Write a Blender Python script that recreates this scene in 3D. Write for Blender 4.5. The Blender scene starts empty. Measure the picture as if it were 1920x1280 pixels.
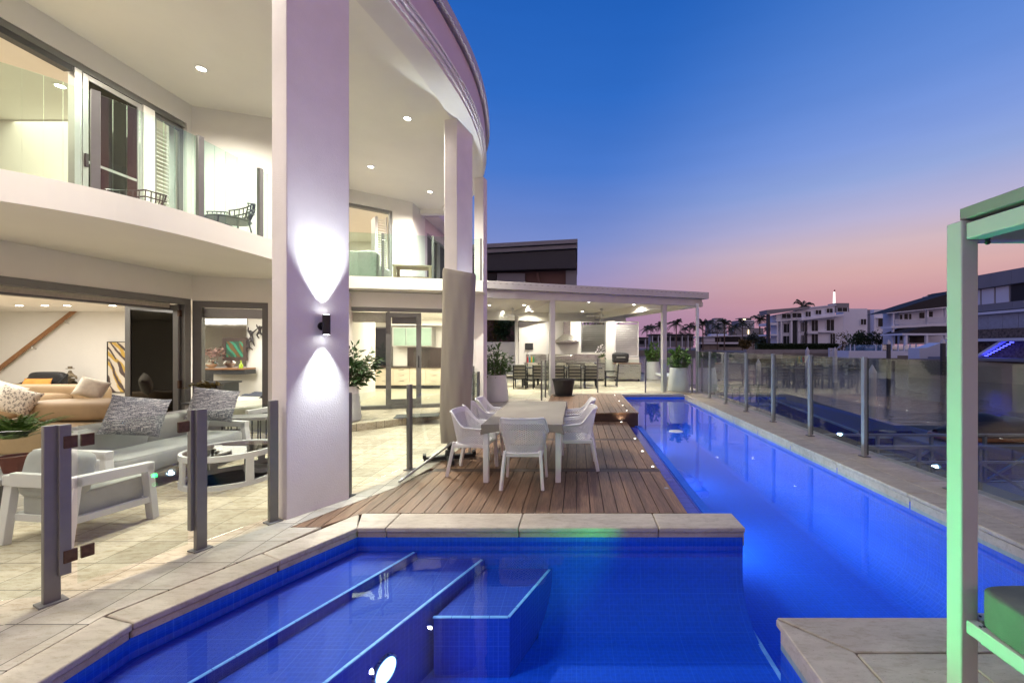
import bpy, bmesh, math, random
from mathutils import Vector, Matrix
random.seed(7)
S = bpy.context.scene
COL = S.collection
R = math.radians
pi = math.pi
HC, F, VX, VY = 1.73, 770.0, 1081.0, 650.0      # eye height (m), focal length and vanishing point of the photograph (px)


def G(px, py, z=0.0):
    """ground plan position of something seen at a pixel and standing at height z"""
    y = F * (HC - z) / (py - VY)
    return ((px - VX) * y / F, y)


def A(px, py, y):
    """point seen at a pixel at a known distance"""
    return Vector(((px - VX) * y / F, y, HC - (py - VY) * y / F))


# ------------------------------------------------------------------ mesh builder
class MB:
    def __init__(self):
        self.bm = bmesh.new()

    def face(self, pts):
        vs = [self.bm.verts.new(p) for p in pts]
        return self.bm.faces.new(vs)

    def ob(self, c, s, rz=0, rx=0, ry=0):
        m = Matrix.Translation(c) @ Matrix.Rotation(rz, 4, 'Z') @ Matrix.Rotation(ry, 4, 'Y') @ Matrix.Rotation(rx, 4, 'X')
        m = m @ Matrix.Diagonal((s[0], s[1], s[2], 1))
        bmesh.ops.create_cube(self.bm, size=1.0, matrix=m)
        return self

    def box(self, x0, x1, y0, y1, z0, z1):
        return self.ob(((x0 + x1) / 2, (y0 + y1) / 2, (z0 + z1) / 2), (abs(x1 - x0), abs(y1 - y0), abs(z1 - z0)))

    def bar(self, p0, p1, w, h=None, up=(0, 0, 1)):
        p0, p1 = Vector(p0), Vector(p1)
        d = p1 - p0
        L = d.length
        if L < 1e-6:
            return self
        d.normalize()
        u = Vector(up)
        if abs(d.dot(u)) > .98:
            u = Vector((0, 1, 0))
        s = d.cross(u).normalized()
        t = s.cross(d).normalized()
        h = w if h is None else h
        m = Matrix((s, d, t)).transposed().to_4x4()
        m.translation = (p0 + p1) / 2
        bmesh.ops.create_cube(self.bm, size=1.0, matrix=m @ Matrix.Diagonal((w, L, h, 1)))
        return self

    def cyl(self, p0, p1, r0, r1=None, n=14):
        p0, p1 = Vector(p0), Vector(p1)
        d = p1 - p0
        r1 = r0 if r1 is None else r1
        q = d.to_track_quat('Z', 'Y').to_matrix().to_4x4()
        q.translation = (p0 + p1) / 2
        bmesh.ops.create_cone(self.bm, cap_ends=True, cap_tris=False, segments=n, radius1=r0, radius2=max(r1, 1e-4), depth=d.length, matrix=q)
        return self

    def tube(self, pts, r, n=8, closed=False):
        pts = [Vector(p) for p in pts]
        N = len(pts)
        rings = []
        for i, p in enumerate(pts):
            a = pts[(i - 1) % N] if (closed or i > 0) else pts[i]
            b = pts[(i + 1) % N] if (closed or i < N - 1) else pts[i]
            d = (b - a).normalized()
            u = Vector((0, 0, 1)) if abs(d.z) < .95 else Vector((1, 0, 0))
            s = d.cross(u).normalized()
            t = s.cross(d).normalized()
            rr = r[i] if isinstance(r, (list, tuple)) else r
            rings.append([self.bm.verts.new(p + (s * math.cos(2 * pi * k / n) + t * math.sin(2 * pi * k / n)) * rr) for k in range(n)])
        M = N if closed else N - 1
        for i in range(M):
            a, b = rings[i], rings[(i + 1) % N]
            for k in range(n):
                self.bm.faces.new((a[k], a[(k + 1) % n], b[(k + 1) % n], b[k]))
        if not closed:
            self.bm.faces.new(list(reversed(rings[0])))
            self.bm.faces.new(rings[-1])
        return self

    def lathe(self, prof, c=(0, 0, 0), n=28, sx=1, sy=1):
        rings = []
        for r, z in prof:
            rings.append([self.bm.verts.new((c[0] + r * sx * math.cos(2 * pi * k / n), c[1] + r * sy * math.sin(2 * pi * k / n), c[2] + z)) for k in range(n)])
        for a, b in zip(rings, rings[1:]):
            for k in range(n):
                self.bm.faces.new((a[k], a[(k + 1) % n], b[(k + 1) % n], b[k]))
        if prof[0][0] > 1e-3:
            self.bm.faces.new(list(reversed(rings[0])))
        if prof[-1][0] > 1e-3:
            self.bm.faces.new(rings[-1])
        return self

    def prism(self, poly, z0, z1):
        lo = [self.bm.verts.new((x, y, z0)) for x, y in poly]
        hi = [self.bm.verts.new((x, y, z1)) for x, y in poly]
        n = len(poly)
        area = sum(poly[i][0] * poly[(i + 1) % n][1] - poly[(i + 1) % n][0] * poly[i][1] for i in range(n))
        if area < 0:
            lo.reverse()
            hi.reverse()
        for i in range(n):
            self.bm.faces.new((lo[i], lo[(i + 1) % n], hi[(i + 1) % n], hi[i]))
        self.bm.faces.new(list(reversed(lo)))
        self.bm.faces.new(hi)
        return self

    def seg(self, p, q, t, z0, z1, u0=0.0, u1=1.0):
        """upright slab from plan point p to q (fractions u0..u1), thickness t laid to the left of p->q"""
        p, q = Vector(p[:2]), Vector(q[:2])
        d = q - p
        n = Vector((-d.y, d.x)).normalized() * t
        a, b = p + d * u0, p + d * u1
        return self.prism([tuple(a), tuple(b), tuple(b + n), tuple(a + n)], z0, z1)

    def sweep(self, pts, o0, o1, z0, z1):
        """band along an open plan curve between outward offsets o0<o1 (outward = right of travel)"""
        n = len(pts)
        L, H = [], []
        for i, p in enumerate(pts):
            a = Vector(pts[max(i - 1, 0)])
            b = Vector(pts[min(i + 1, n - 1)])
            d = (b - a).normalized()
            o = Vector((d.y, -d.x))
            p = Vector(p)
            q0, q1 = p + o * o0, p + o * o1
            L.append([self.bm.verts.new((q.x, q.y, z)) for q, z in ((q0, z0), (q1, z0), (q1, z1), (q0, z1))])
        for a, b in zip(L, L[1:]):
            for k in range(4):
                self.bm.faces.new((a[k], a[(k + 1) % 4], b[(k + 1) % 4], b[k]))
        self.bm.faces.new(list(reversed(L[0])))
        self.bm.faces.new(L[-1])
        return self

    def surf(self, fn, nu, nv, cu=False, cv=False):
        V = [[self.bm.verts.new(fn(i / nu, j / nv)) for j in range(nv + (0 if cv else 1))] for i in range(nu + (0 if cu else 1))]
        for i in range(nu):
            for j in range(nv):
                a = V[i]
                b = V[(i + 1) % len(V)]
                self.bm.faces.new((a[j], b[j], b[(j + 1) % len(a)], a[(j + 1) % len(a)]))
        return self

    def cushion(self, c, s, rz=0, rx=0, ry=0, e=.35, n=20):
        """soft rounded block (superellipsoid)"""
        m = Matrix.Translation(c) @ Matrix.Rotation(rz, 4, 'Z') @ Matrix.Rotation(ry, 4, 'Y') @ Matrix.Rotation(rx, 4, 'X')
        sg = lambda v, k: math.copysign(abs(v) ** k, v)
        rings = []
        for i in range(1, n):
            ph = -pi / 2 + pi * i / n
            row = []
            for k in range(2 * n):
                th = 2 * pi * k / (2 * n)
                p = Vector((sg(math.cos(ph), e) * sg(math.cos(th), e) * s[0] / 2, sg(math.cos(ph), e) * sg(math.sin(th), e) * s[1] / 2, sg(math.sin(ph), e) * s[2] / 2))
                row.append(self.bm.verts.new(m @ p))
            rings.append(row)
        w = 2 * n
        for a, b in zip(rings, rings[1:]):
            for k in range(w):
                self.bm.faces.new((a[k], a[(k + 1) % w], b[(k + 1) % w], b[k]))
        self.bm.faces.new(list(reversed(rings[0])))
        self.bm.faces.new(rings[-1])
        return self

    def pillow(self, c, w, h, t, rz=0, rx=0, ry=0, n=12):
        """scatter cushion standing in its own XZ plane, thin along Y, pinched corners"""
        m = Matrix.Translation(c) @ Matrix.Rotation(rz, 4, 'Z') @ Matrix.Rotation(rx, 4, 'X') @ Matrix.Rotation(ry, 4, 'Y')
        for side in (-1, 1):
            def fn(u, v):
                a, b = 2 * u - 1, 2 * v - 1
                th = (max(0, (1 - a ** 4)) * max(0, (1 - b ** 4))) ** .6
                k = 1 - .09 * (1 - abs(a) ** 3 * abs(b) ** 3) * (a * a + b * b) / 2
                wr = .05 * math.sin(5 * a + 3 * b) * th
                return m @ Vector((a * w / 2 * k, side * (t / 2 * th * (1 + wr)), b * h / 2 * k))
            if side < 0:
                self.surf(fn, n, n)
            else:
                self.surf(lambda u, v: fn(1 - u, v), n, n)
        bmesh.ops.remove_doubles(self.bm, verts=self.bm.verts[:], dist=1e-5)
        return self

    def leaves(self, n, fn, size, asp=.45, droop=.4, rnd=random):
        """n little folded leaves; fn() gives (position, outward direction)"""
        for _ in range(n):
            p, d = fn()
            d = Vector(d)
            d += Vector((rnd.gauss(0, .5), rnd.gauss(0, .5), rnd.gauss(0, .4)))
            d.z -= droop * rnd.random()
            if d.length < .01:
                continue
            d.normalize()
            L = size * rnd.uniform(.6, 1.3)
            s = d.cross(Vector((rnd.gauss(0, .6), rnd.gauss(0, .6), 1))).normalized() * L * asp / 2
            up = s.cross(d).normalized() * L * .1
            p = Vector(p)
            a = self.bm.verts.new(p)
            b = self.bm.verts.new(p + d * L * .5 + s + up)
            c = self.bm.verts.new(p + d * L)
            e = self.bm.verts.new(p + d * L * .5 - s + up)
            self.bm.faces.new((a, b, c))
            self.bm.faces.new((a, c, e))
        return self

    def build(self, name, mat, parent=None, smooth=None, bevel=0, local=False, seg=2):
        bm = self.bm
        bmesh.ops.recalc_face_normals(bm, faces=bm.faces[:])
        if parent is not None and not local:
            base = parent
            while base.parent:
                base = base.parent
            m = Matrix.LocRotScale(base.location, base.rotation_euler, base.scale)
            bm.transform(m.inverted())
        loc = None
        if parent is None:
            xs = [v.co.x for v in bm.verts]
            ys = [v.co.y for v in bm.verts]
            loc = Vector(((min(xs) + max(xs)) / 2, (min(ys) + max(ys)) / 2, min(v.co.z for v in bm.verts)))
            bm.transform(Matrix.Translation(-loc))
        me = bpy.data.meshes.new(name)
        bm.to_mesh(me)
        bm.free()
        if smooth is not None:
            me.shade_smooth()
            me.set_sharp_from_angle(angle=R(smooth))
        o = bpy.data.objects.new(name, me)
        COL.objects.link(o)
        if mat:
            for mm in (mat if isinstance(mat, (list, tuple)) else [mat]):
                me.materials.append(mm)
        if parent is not None:
            o.parent = parent
        else:
            o.location = loc
        if bevel:
            b = o.modifiers.new('bevel', 'BEVEL')
            b.width = bevel
            b.segments = seg
            b.limit_method = 'ANGLE'
            b.angle_limit = R(40)
            b.harden_normals = False
            if smooth is None:
                me.shade_smooth()
                me.set_sharp_from_angle(angle=R(30))
        return o


def thing(name, label, cat, loc=(0, 0, 0), rz=0, group=None):
    o = bpy.data.objects.new(name, None)
    o.empty_display_size = .1
    COL.objects.link(o)
    o.location = loc
    o.rotation_euler = (0, 0, rz)
    return tag(o, label, cat, group)


def tag(o, label=None, cat=None, group=None, kind=None):
    if label:
        o['label'] = label
    if cat:
        o['category'] = cat
    if group:
        o['group'] = group
    if kind:
        o['kind'] = kind
    return o


def kids(o):
    return [c for c in bpy.data.objects if c.parent == o]


def dup(o, loc=None, rz=None, label=None, scale=None, parent=None):
    c = o.copy()
    COL.objects.link(c)
    c.parent = parent
    for k in kids(o):
        dup(k, parent=c)
    if loc is not None:
        c.location = loc
    if rz is not None:
        c.rotation_euler = (0, 0, rz)
    if label:
        c['label'] = label
    if scale is not None:
        c.scale = (scale, scale, scale) if not isinstance(scale, tuple) else scale
    return c


def struct(o):
    o['kind'] = 'structure'
    return o


# ------------------------------------------------------------------ materials
def sRGB(r, g, b):
    f = lambda c: ((c / 255 + .055) / 1.055) ** 2.4 if c / 255 > .04045 else c / 255 / 12.92
    return (f(r), f(g), f(b), 1)


def nodes(m):
    m.use_nodes = True
    nt = m.node_tree
    return nt, nt.nodes, nt.links, nt.nodes.get('Principled BSDF')


def N(nt, kind, **kw):
    n = nt.nodes.new(kind)
    for k, v in kw.items():
        if k in n.inputs:
            n.inputs[k].default_value = v
        else:
            setattr(n, k, v)
    return n


def mat(name, col, rough=.5, metal=0.0, var=.12, vscale=4.0, bump=0.0, bscale=80.0, spec=.5, emit=None, estr=0, coat=0, stretch=(1, 1, 1), sheen=0):
    m = bpy.data.materials.new(name)
    nt, ns, ln, P = nodes(m)
    col = tuple(col)[:3]
    tc = N(nt, 'ShaderNodeTexCoord')
    mp = N(nt, 'ShaderNodeMapping')
    mp.inputs['Scale'].default_value = stretch
    ln.new(tc.outputs['Object'], mp.inputs['Vector'])
    no = N(nt, 'ShaderNodeTexNoise', Scale=vscale, Detail=5.0, Roughness=.6)
    ln.new(mp.outputs['Vector'], no.inputs['Vector'])
    rp = N(nt, 'ShaderNodeValToRGB')
    rp.color_ramp.elements[0].position = .3
    rp.color_ramp.elements[1].position = .7
    rp.color_ramp.elements[0].color = (*[c * (1 - var) for c in col], 1)
    rp.color_ramp.elements[1].color = (*[min(1, c * (1 + var)) for c in col], 1)
    ln.new(no.outputs['Fac'], rp.inputs['Fac'])
    ln.new(rp.outputs['Color'], P.inputs['Base Color'])
    P.inputs['Roughness'].default_value = rough
    P.inputs['Metallic'].default_value = metal
    P.inputs['Specular IOR Level'].default_value = spec
    P.inputs['Coat Weight'].default_value = coat
    P.inputs['Sheen Weight'].default_value = sheen
    mr = N(nt, 'ShaderNodeMapRange')
    mr.inputs['To Min'].default_value = max(0, rough - .07)
    mr.inputs['To Max'].default_value = min(1, rough + .07)
    ln.new(no.outputs['Fac'], mr.inputs['Value'])
    ln.new(mr.outputs['Result'], P.inputs['Roughness'])
    if bump:
        n2 = N(nt, 'ShaderNodeTexNoise', Scale=bscale, Detail=3.0)
        ln.new(mp.outputs['Vector'], n2.inputs['Vector'])
        b = N(nt, 'ShaderNodeBump', Strength=bump, Distance=.01)
        ln.new(n2.outputs['Fac'], b.inputs['Height'])
        ln.new(b.outputs['Normal'], P.inputs['Normal'])
    if emit is not None:
        P.inputs['Emission Color'].default_value = tuple(emit)[:3] + (1,)
        P.inputs['Emission Strength'].default_value = estr
    return m


def glass(name, tint=(.93, .97, .95), f0=.045, mult=1.0, rough=0.0, gcol=(1, 1, 1)):
    """clear sheet: see-through with Schlick reflection, the same from both sides"""
    m = bpy.data.materials.new(name)
    m.use_nodes = True
    nt = m.node_tree
    nt.nodes.clear()
    ln = nt.links
    out = N(nt, 'ShaderNodeOutputMaterial')
    lw = N(nt, 'ShaderNodeLayerWeight', Blend=.5)
    pw = N(nt, 'ShaderNodeMath', operation='POWER')
    pw.inputs[1].default_value = 4.0
    ln.new(lw.outputs['Facing'], pw.inputs[0])
    ml = N(nt, 'ShaderNodeMath', operation='MULTIPLY_ADD')
    ml.inputs[1].default_value = (1 - f0) * mult
    ml.inputs[2].default_value = f0 * mult
    ml.use_clamp = True
    ln.new(pw.outputs[0], ml.inputs[0])
    tr = N(nt, 'ShaderNodeBsdfTransparent', Color=(*tint, 1))
    gl = N(nt, 'ShaderNodeBsdfGlossy', Color=(*gcol, 1), Roughness=rough)
    mx = N(nt, 'ShaderNodeMixShader')
    ln.new(ml.outputs[0], mx.inputs[0])
    ln.new(tr.outputs[0], mx.inputs[1])
    ln.new(gl.outputs[0], mx.inputs[2])
    ln.new(mx.outputs[0], out.inputs['Surface'])
    return m


def emis(name, col, s):
    m = bpy.data.materials.new(name)
    nt, ns, ln, P = nodes(m)
    P.inputs['Base Color'].default_value = (.8, .8, .8, 1)
    P.inputs['Emission Color'].default_value = (*tuple(col)[:3], 1)
    P.inputs['Emission Strength'].default_value = s
    return m


def stone(name, c0, c1, grid=None, off=(0, 0), joint=.006, jcol=(.12, .10, .075), rough=.55, stain=.5):
    """travertine: drifting cream tones, long veins, pits, optional square joints"""
    m = bpy.data.materials.new(name)
    nt, ns, ln, P = nodes(m)
    ge = N(nt, 'ShaderNodeNewGeometry')
    mp = N(nt, 'ShaderNodeMapping')
    mp.inputs['Scale'].default_value = (1.0, 2.6, 2.6)
    ln.new(ge.outputs['Position'], mp.inputs['Vector'])
    n1 = N(nt, 'ShaderNodeTexNoise', Scale=2.2, Detail=8.0, Roughness=.65, Distortion=.6)
    ln.new(mp.outputs['Vector'], n1.inputs['Vector'])
    r1 = N(nt, 'ShaderNodeValToRGB')
    e = r1.color_ramp.elements
    e[0].position, e[1].position = .32, .68
    e[0].color, e[1].color = (*c0, 1), (*c1, 1)
    ln.new(n1.outputs['Fac'], r1.inputs['Fac'])
    n2 = N(nt, 'ShaderNodeTexNoise', Scale=9.0, Detail=6.0, Roughness=.7)
    ln.new(mp.outputs['Vector'], n2.inputs['Vector'])
    r2 = N(nt, 'ShaderNodeValToRGB')
    e = r2.color_ramp.elements
    e[0].position, e[1].position = .36, .52
    e[0].color, e[1].color = (.62, .55, .45, 1), (1, 1, 1, 1)
    ln.new(n2.outputs['Fac'], r2.inputs['Fac'])
    mx = N(nt, 'ShaderNodeMix', data_type='RGBA', blend_type='MULTIPLY')
    mx.inputs[0].default_value = stain
    ln.new(r1.outputs['Color'], mx.inputs[6])
    ln.new(r2.outputs['Color'], mx.inputs[7])
    cur = mx.outputs[2]
    vo = N(nt, 'ShaderNodeTexNoise', Scale=70.0, Detail=2.0)
    ln.new(mp.outputs['Vector'], vo.inputs['Vector'])
    r3 = N(nt, 'ShaderNodeValToRGB')
    e = r3.color_ramp.elements
    e[0].position, e[1].position = .27, .34
    e[0].color, e[1].color = (.45, .42, .38, 1), (1, 1, 1, 1)
    ln.new(vo.outputs['Fac'], r3.inputs['Fac'])
    mx2 = N(nt, 'ShaderNodeMix', data_type='RGBA', blend_type='MULTIPLY')
    mx2.inputs[0].default_value = .8
    ln.new(cur, mx2.inputs[6])
    ln.new(r3.outputs['Color'], mx2.inputs[7])
    cur = mx2.outputs[2]
    bmp = N(nt, 'ShaderNodeBump', Strength=.35, Distance=.006)
    ln.new(n2.outputs['Fac'], bmp.inputs['Height'])
    if grid:
        sx = N(nt, 'ShaderNodeSeparateXYZ')
        ln.new(ge.outputs['Position'], sx.inputs[0])
        ms, cells = [], []
        for ax in (0, 1):
            a = N(nt, 'ShaderNodeMath', operation='SUBTRACT')
            a.inputs[1].default_value = off[ax]
            ln.new(sx.outputs[ax], a.inputs[0])
            d = N(nt, 'ShaderNodeMath', operation='DIVIDE')
            d.inputs[1].default_value = grid[ax]
            ln.new(a.outputs[0], d.inputs[0])
            fl = N(nt, 'ShaderNodeMath', operation='FLOOR')
            ln.new(d.outputs[0], fl.inputs[0])
            cells.append(fl)
            pp = N(nt, 'ShaderNodeMath', operation='PINGPONG')
            pp.inputs[1].default_value = .5
            ln.new(d.outputs[0], pp.inputs[0])
            lt = N(nt, 'ShaderNodeMath', operation='LESS_THAN')
            lt.inputs[1].default_value = joint / 2 / grid[ax]
            ln.new(pp.outputs[0], lt.inputs[0])
            ms.append(lt)
        mxm = N(nt, 'ShaderNodeMath', operation='MAXIMUM')
        ln.new(ms[0].outputs[0], mxm.inputs[0])
        ln.new(ms[1].outputs[0], mxm.inputs[1])
        cb = N(nt, 'ShaderNodeCombineXYZ')
        ln.new(cells[0].outputs[0], cb.inputs[0])
        ln.new(cells[1].outputs[0], cb.inputs[1])
        wn = N(nt, 'ShaderNodeTexWhiteNoise', noise_dimensions='3D')
        ln.new(cb.outputs[0], wn.inputs['Vector'])
        mr = N(nt, 'ShaderNodeMapRange')
        mr.inputs['To Min'].default_value = .76
        mr.inputs['To Max'].default_value = 1.1
        ln.new(wn.outputs['Value'], mr.inputs['Value'])
        vm = N(nt, 'ShaderNodeMix', data_type='RGBA', blend_type='MULTIPLY')
        vm.inputs[0].default_value = 1
        ln.new(cur, vm.inputs[6])
        ln.new(mr.outputs['Result'], vm.inputs[7])
        jm = N(nt, 'ShaderNodeMix', data_type='RGBA')
        ln.new(mxm.outputs[0], jm.inputs[0])
        ln.new(vm.outputs[2], jm.inputs[6])
        jm.inputs[7].default_value = (*jcol, 1)
        cur = jm.outputs[2]
    ln.new(cur, P.inputs['Base Color'])
    ln.new(bmp.outputs['Normal'], P.inputs['Normal'])
    P.inputs['Roughness'].default_value = rough
    return m


def tilemat(name, base, grout, sizes, wid, mixf, rough=.25):
    """mosaic: grout lines of two sizes on any axis-aligned face"""
    m = bpy.data.materials.new(name)
    nt, ns, ln, P = nodes(m)
    ge = N(nt, 'ShaderNodeNewGeometry')
    sp = N(nt, 'ShaderNodeSeparateXYZ')
    ln.new(ge.outputs['Position'], sp.inputs[0])
    sn = N(nt, 'ShaderNodeSeparateXYZ')
    ln.new(ge.outputs['True Normal'], sn.inputs[0])
    cur = None
    for s, w, f in zip(sizes, wid, mixf):
        for ax in range(3):
            d = N(nt, 'ShaderNodeMath', operation='DIVIDE')
            d.inputs[1].default_value = s
            ln.new(sp.outputs[ax], d.inputs[0])
            pp = N(nt, 'ShaderNodeMath', operation='PINGPONG')
            pp.inputs[1].default_value = .5
            ln.new(d.outputs[0], pp.inputs[0])
            lt = N(nt, 'ShaderNodeMath', operation='LESS_THAN')
            lt.inputs[1].default_value = w / 2 / s
            ln.new(pp.outputs[0], lt.inputs[0])
            ab = N(nt, 'ShaderNodeMath', operation='ABSOLUTE')
            ln.new(sn.outputs[ax], ab.inputs[0])
            iv = N(nt, 'ShaderNodeMath', operation='LESS_THAN')
            iv.inputs[1].default_value = .75
            ln.new(ab.outputs[0], iv.inputs[0])
            mu = N(nt, 'ShaderNodeMath', operation='MULTIPLY')
            ln.new(lt.outputs[0], mu.inputs[0])
            ln.new(iv.outputs[0], mu.inputs[1])
            m2 = N(nt, 'ShaderNodeMath', operation='MULTIPLY')
            m2.inputs[1].default_value = f
            ln.new(mu.outputs[0], m2.inputs[0])
            if cur is None:
                cur = m2
            else:
                mm = N(nt, 'ShaderNodeMath', operation='MAXIMUM')
                ln.new(cur.outputs[0], mm.inputs[0])
                ln.new(m2.outputs[0], mm.inputs[1])
                cur = mm
    no = N(nt, 'ShaderNodeTexNoise', Scale=30.0, Detail=2.0)
    ln.new(ge.outputs['Position'], no.inputs['Vector'])
    rp = N(nt, 'ShaderNodeValToRGB')
    rp.color_ramp.elements[0].position, rp.color_ramp.elements[1].position = .35, .65
    rp.color_ramp.elements[0].color = (*[c * .92 for c in base], 1)
    rp.color_ramp.elements[1].color = (*[min(1, c * 1.08) for c in base], 1)
    ln.new(no.outputs['Fac'], rp.inputs['Fac'])
    mx = N(nt, 'ShaderNodeMix', data_type='RGBA')
    ln.new(cur.outputs[0], mx.inputs[0])
    ln.new(rp.outputs['Color'], mx.inputs[6])
    mx.inputs[7].default_value = (*grout, 1)
    ln.new(mx.outputs[2], P.inputs['Base Color'])
    P.inputs['Roughness'].default_value = rough
    return m


def woodmat(name, c0, c1, axis=1, scale=1.0, rough=.5, plank=None):
    """grain running along an axis, optional per-board tone"""
    m = bpy.data.materials.new(name)
    nt, ns, ln, P = nodes(m)
    ge = N(nt, 'ShaderNodeNewGeometry')
    mp = N(nt, 'ShaderNodeMapping')
    sc = [14 * scale] * 3
    sc[axis] = .9 * scale
    mp.inputs['Scale'].default_value = sc
    ln.new(ge.outputs['Position'], mp.inputs['Vector'])
    no = N(nt, 'ShaderNodeTexNoise', Scale=4.0, Detail=7.0, Roughness=.65)
    ln.new(mp.outputs['Vector'], no.inputs['Vector'])
    rp = N(nt, 'ShaderNodeValToRGB')
    e = rp.color_ramp.elements
    e[0].position, e[1].position = .3, .7
    e[0].color, e[1].color = (*c0, 1), (*c1, 1)
    ln.new(no.outputs['Fac'], rp.inputs['Fac'])
    cur = rp.outputs['Color']
    if plank:
        sp = N(nt, 'ShaderNodeSeparateXYZ')
        ln.new(ge.outputs['Position'], sp.inputs[0])
        d = N(nt, 'ShaderNodeMath', operation='MULTIPLY_ADD')
        d.inputs[1].default_value = 1 / plank[0]
        d.inputs[2].default_value = -plank[1] / plank[0]
        ln.new(sp.outputs[1 - axis], d.inputs[0])
        fl = N(nt, 'ShaderNodeMath', operation='FLOOR')
        ln.new(d.outputs[0], fl.inputs[0])
        d2 = N(nt, 'ShaderNodeMath', operation='DIVIDE')
        d2.inputs[1].default_value = 1.87
        ln.new(sp.outputs[axis], d2.inputs[0])
        f2 = N(nt, 'ShaderNodeMath', operation='FLOOR')
        ln.new(d2.outputs[0], f2.inputs[0])
        cb = N(nt, 'ShaderNodeCombineXYZ')
        ln.new(fl.outputs[0], cb.inputs[0])
        ln.new(f2.outputs[0], cb.inputs[1])
        wn = N(nt, 'ShaderNodeTexWhiteNoise', noise_dimensions='3D')
        ln.new(cb.outputs[0], wn.inputs['Vector'])
        mr = N(nt, 'ShaderNodeMapRange')
        mr.inputs['To Min'].default_value = .72
        mr.inputs['To Max'].default_value = 1.18
        ln.new(wn.outputs['Value'], mr.inputs['Value'])
        vm = N(nt, 'ShaderNodeMix', data_type='RGBA', blend_type='MULTIPLY')
        vm.inputs[0].default_value = 1
        ln.new(cur, vm.inputs[6])
        ln.new(mr.outputs['Result'], vm.inputs[7])
        cur = vm.outputs[2]
    ln.new(cur, P.inputs['Base Color'])
    b = N(nt, 'ShaderNodeBump', Strength=.25, Distance=.004)
    ln.new(no.outputs['Fac'], b.inputs['Height'])
    ln.new(b.outputs['Normal'], P.inputs['Normal'])
    P.inputs['Roughness'].default_value = rough
    return m


M = {}
M['stucco'] = mat('stucco', (.80, .755, .735), .75, var=.07, vscale=1.3, bump=.3, bscale=90)
M['paint'] = mat('white_paint', (.85, .83, .77), .7, var=.03, vscale=1.5, bump=.08, bscale=120)
M['soffit'] = mat('soffit_paint', (.90, .885, .79), .7, var=.03, vscale=.8)
M['fascia'] = mat('fascia_paint', (.66, .56, .60), .6, var=.04, vscale=2)  # white paint with the pink sky's light put into its colour
M['gutter'] = mat('gutter_metal', (.50, .45, .45), .45, var=.05)
M['dark_gap'] = mat('dark_recess', (.10, .08, .08), .8)
M['alu'] = mat('grey_aluminium', (.155, .155, .15), .42, metal=.3, var=.06)
M['post'] = mat('grey_post', (.20, .198, .19), .45, metal=.35, var=.06, vscale=9)
M['post_pale'] = mat('pale_grey_post', (.34, .36, .35), .42, metal=.25, var=.06, vscale=9)  # same grey posts, house light put into a paler colour
M['alu_light'] = mat('silver_aluminium', (.48, .48, .46), .38, metal=.55, var=.06)
M['black'] = mat('black_powdercoat', (.012, .013, .014), .42, var=.2)
M['charcoal'] = mat('charcoal_metal', (.03, .031, .033), .5, var=.15)
M['bronze'] = mat('bronze_hinge', (.10, .06, .04), .4, metal=.8, var=.3, vscale=30)
M['glass'] = glass('clear_glass', (.90, .955, .93), .05)
M['rail_glass'] = glass('balustrade_glass', (.85, .945, .91), .045, mult=.9)
M['fence_glass'] = glass('fence_glass', (.88, .935, .91), .065, mult=1.0)
M['dark_glass'] = glass('smoked_glass', (.06, .055, .05), .07)
M['door_glass'] = glass('door_glass', (.95, .97, .96), .035, mult=.7)
M['mirror'] = mat('mirror_silver', (.9, .9, .9), .02, metal=1, var=0)
M['trav'] = stone('travertine_floor', (.46, .385, .27), (.66, .59, .46), (.3665, .3665), (-3.125, 2.557), .007, stain=.75)  # house side of one paving stone, warm light put into the colour
M['trav_pav'] = stone('travertine_paver', (.46, .40, .31), (.60, .54, .45), (.3665, .3665), (-3.125, 2.557), .008, (.10, .085, .065), stain=.4)  # same stone outside the fence, cooler light put into the colour
M['trav_pale'] = stone('travertine_pale', (.50, .43, .31), (.66, .59, .46), (.61, .61), (.2, .3), .009, (.25, .22, .17), stain=.35)
M['coping'] = stone('coping_stone', (.44, .38, .29), (.60, .53, .42), stain=.45)
M['coping_warm'] = stone('coping_stone_warm', (.52, .43, .28), (.68, .59, .42), stain=.45)  # coping stone with the house's warm light put into its colour
M['coping_grey'] = stone('coping_stone_grey', (.36, .34, .29), (.47, .45, .39), stain=.4)
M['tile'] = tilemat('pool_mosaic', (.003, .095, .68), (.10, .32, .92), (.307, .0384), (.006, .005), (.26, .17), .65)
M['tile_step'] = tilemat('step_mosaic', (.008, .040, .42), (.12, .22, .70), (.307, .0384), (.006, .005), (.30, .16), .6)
M['tile_band'] = tilemat('waterline_mosaic', (.03, .035, .30), (.10, .11, .45), (.307, .0384), (.008, .004), (.5, .3), .3)
M['tile_ledge'] = tilemat('ledge_tile', (.075, .085, .46), (.02, .02, .16), (.153, .153), (.007, .007), (.9, .9), .18)
M['tile_edge'] = mat('pale_step_edge', (.42, .66, .95), .35, var=.1, vscale=12)
M['deck'] = woodmat('deck_boards', (.115, .062, .032), (.29, .168, .095), 1, 1.0, .5, (.145, -3.0))
M['deck_dark'] = woodmat('deck_breaker', (.035, .018, .012), (.085, .047, .03), 0, 1.0, .5)
M['timber'] = woodmat('warm_timber', (.22, .10, .04), (.38, .19, .08), 0, 2.0, .4)
M['old_timber'] = woodmat('weathered_timber', (.22, .15, .09), (.42, .31, .2), 0, 2.5, .7)
M['plastic'] = mat('white_resin', (.82, .81, .80), .45, var=.03)
M['white_metal'] = mat('white_powdercoat', (.80, .80, .77), .4, var=.03)
M['cloth_beige'] = mat('beige_cover', (.285, .255, .205), .85, var=.1, vscale=3, bump=.25, bscale=300)
M['cloth_umb'] = mat('umbrella_cover_cloth', (.33, .30, .245), .8, var=.03, vscale=2, bump=.12, bscale=250)
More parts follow.
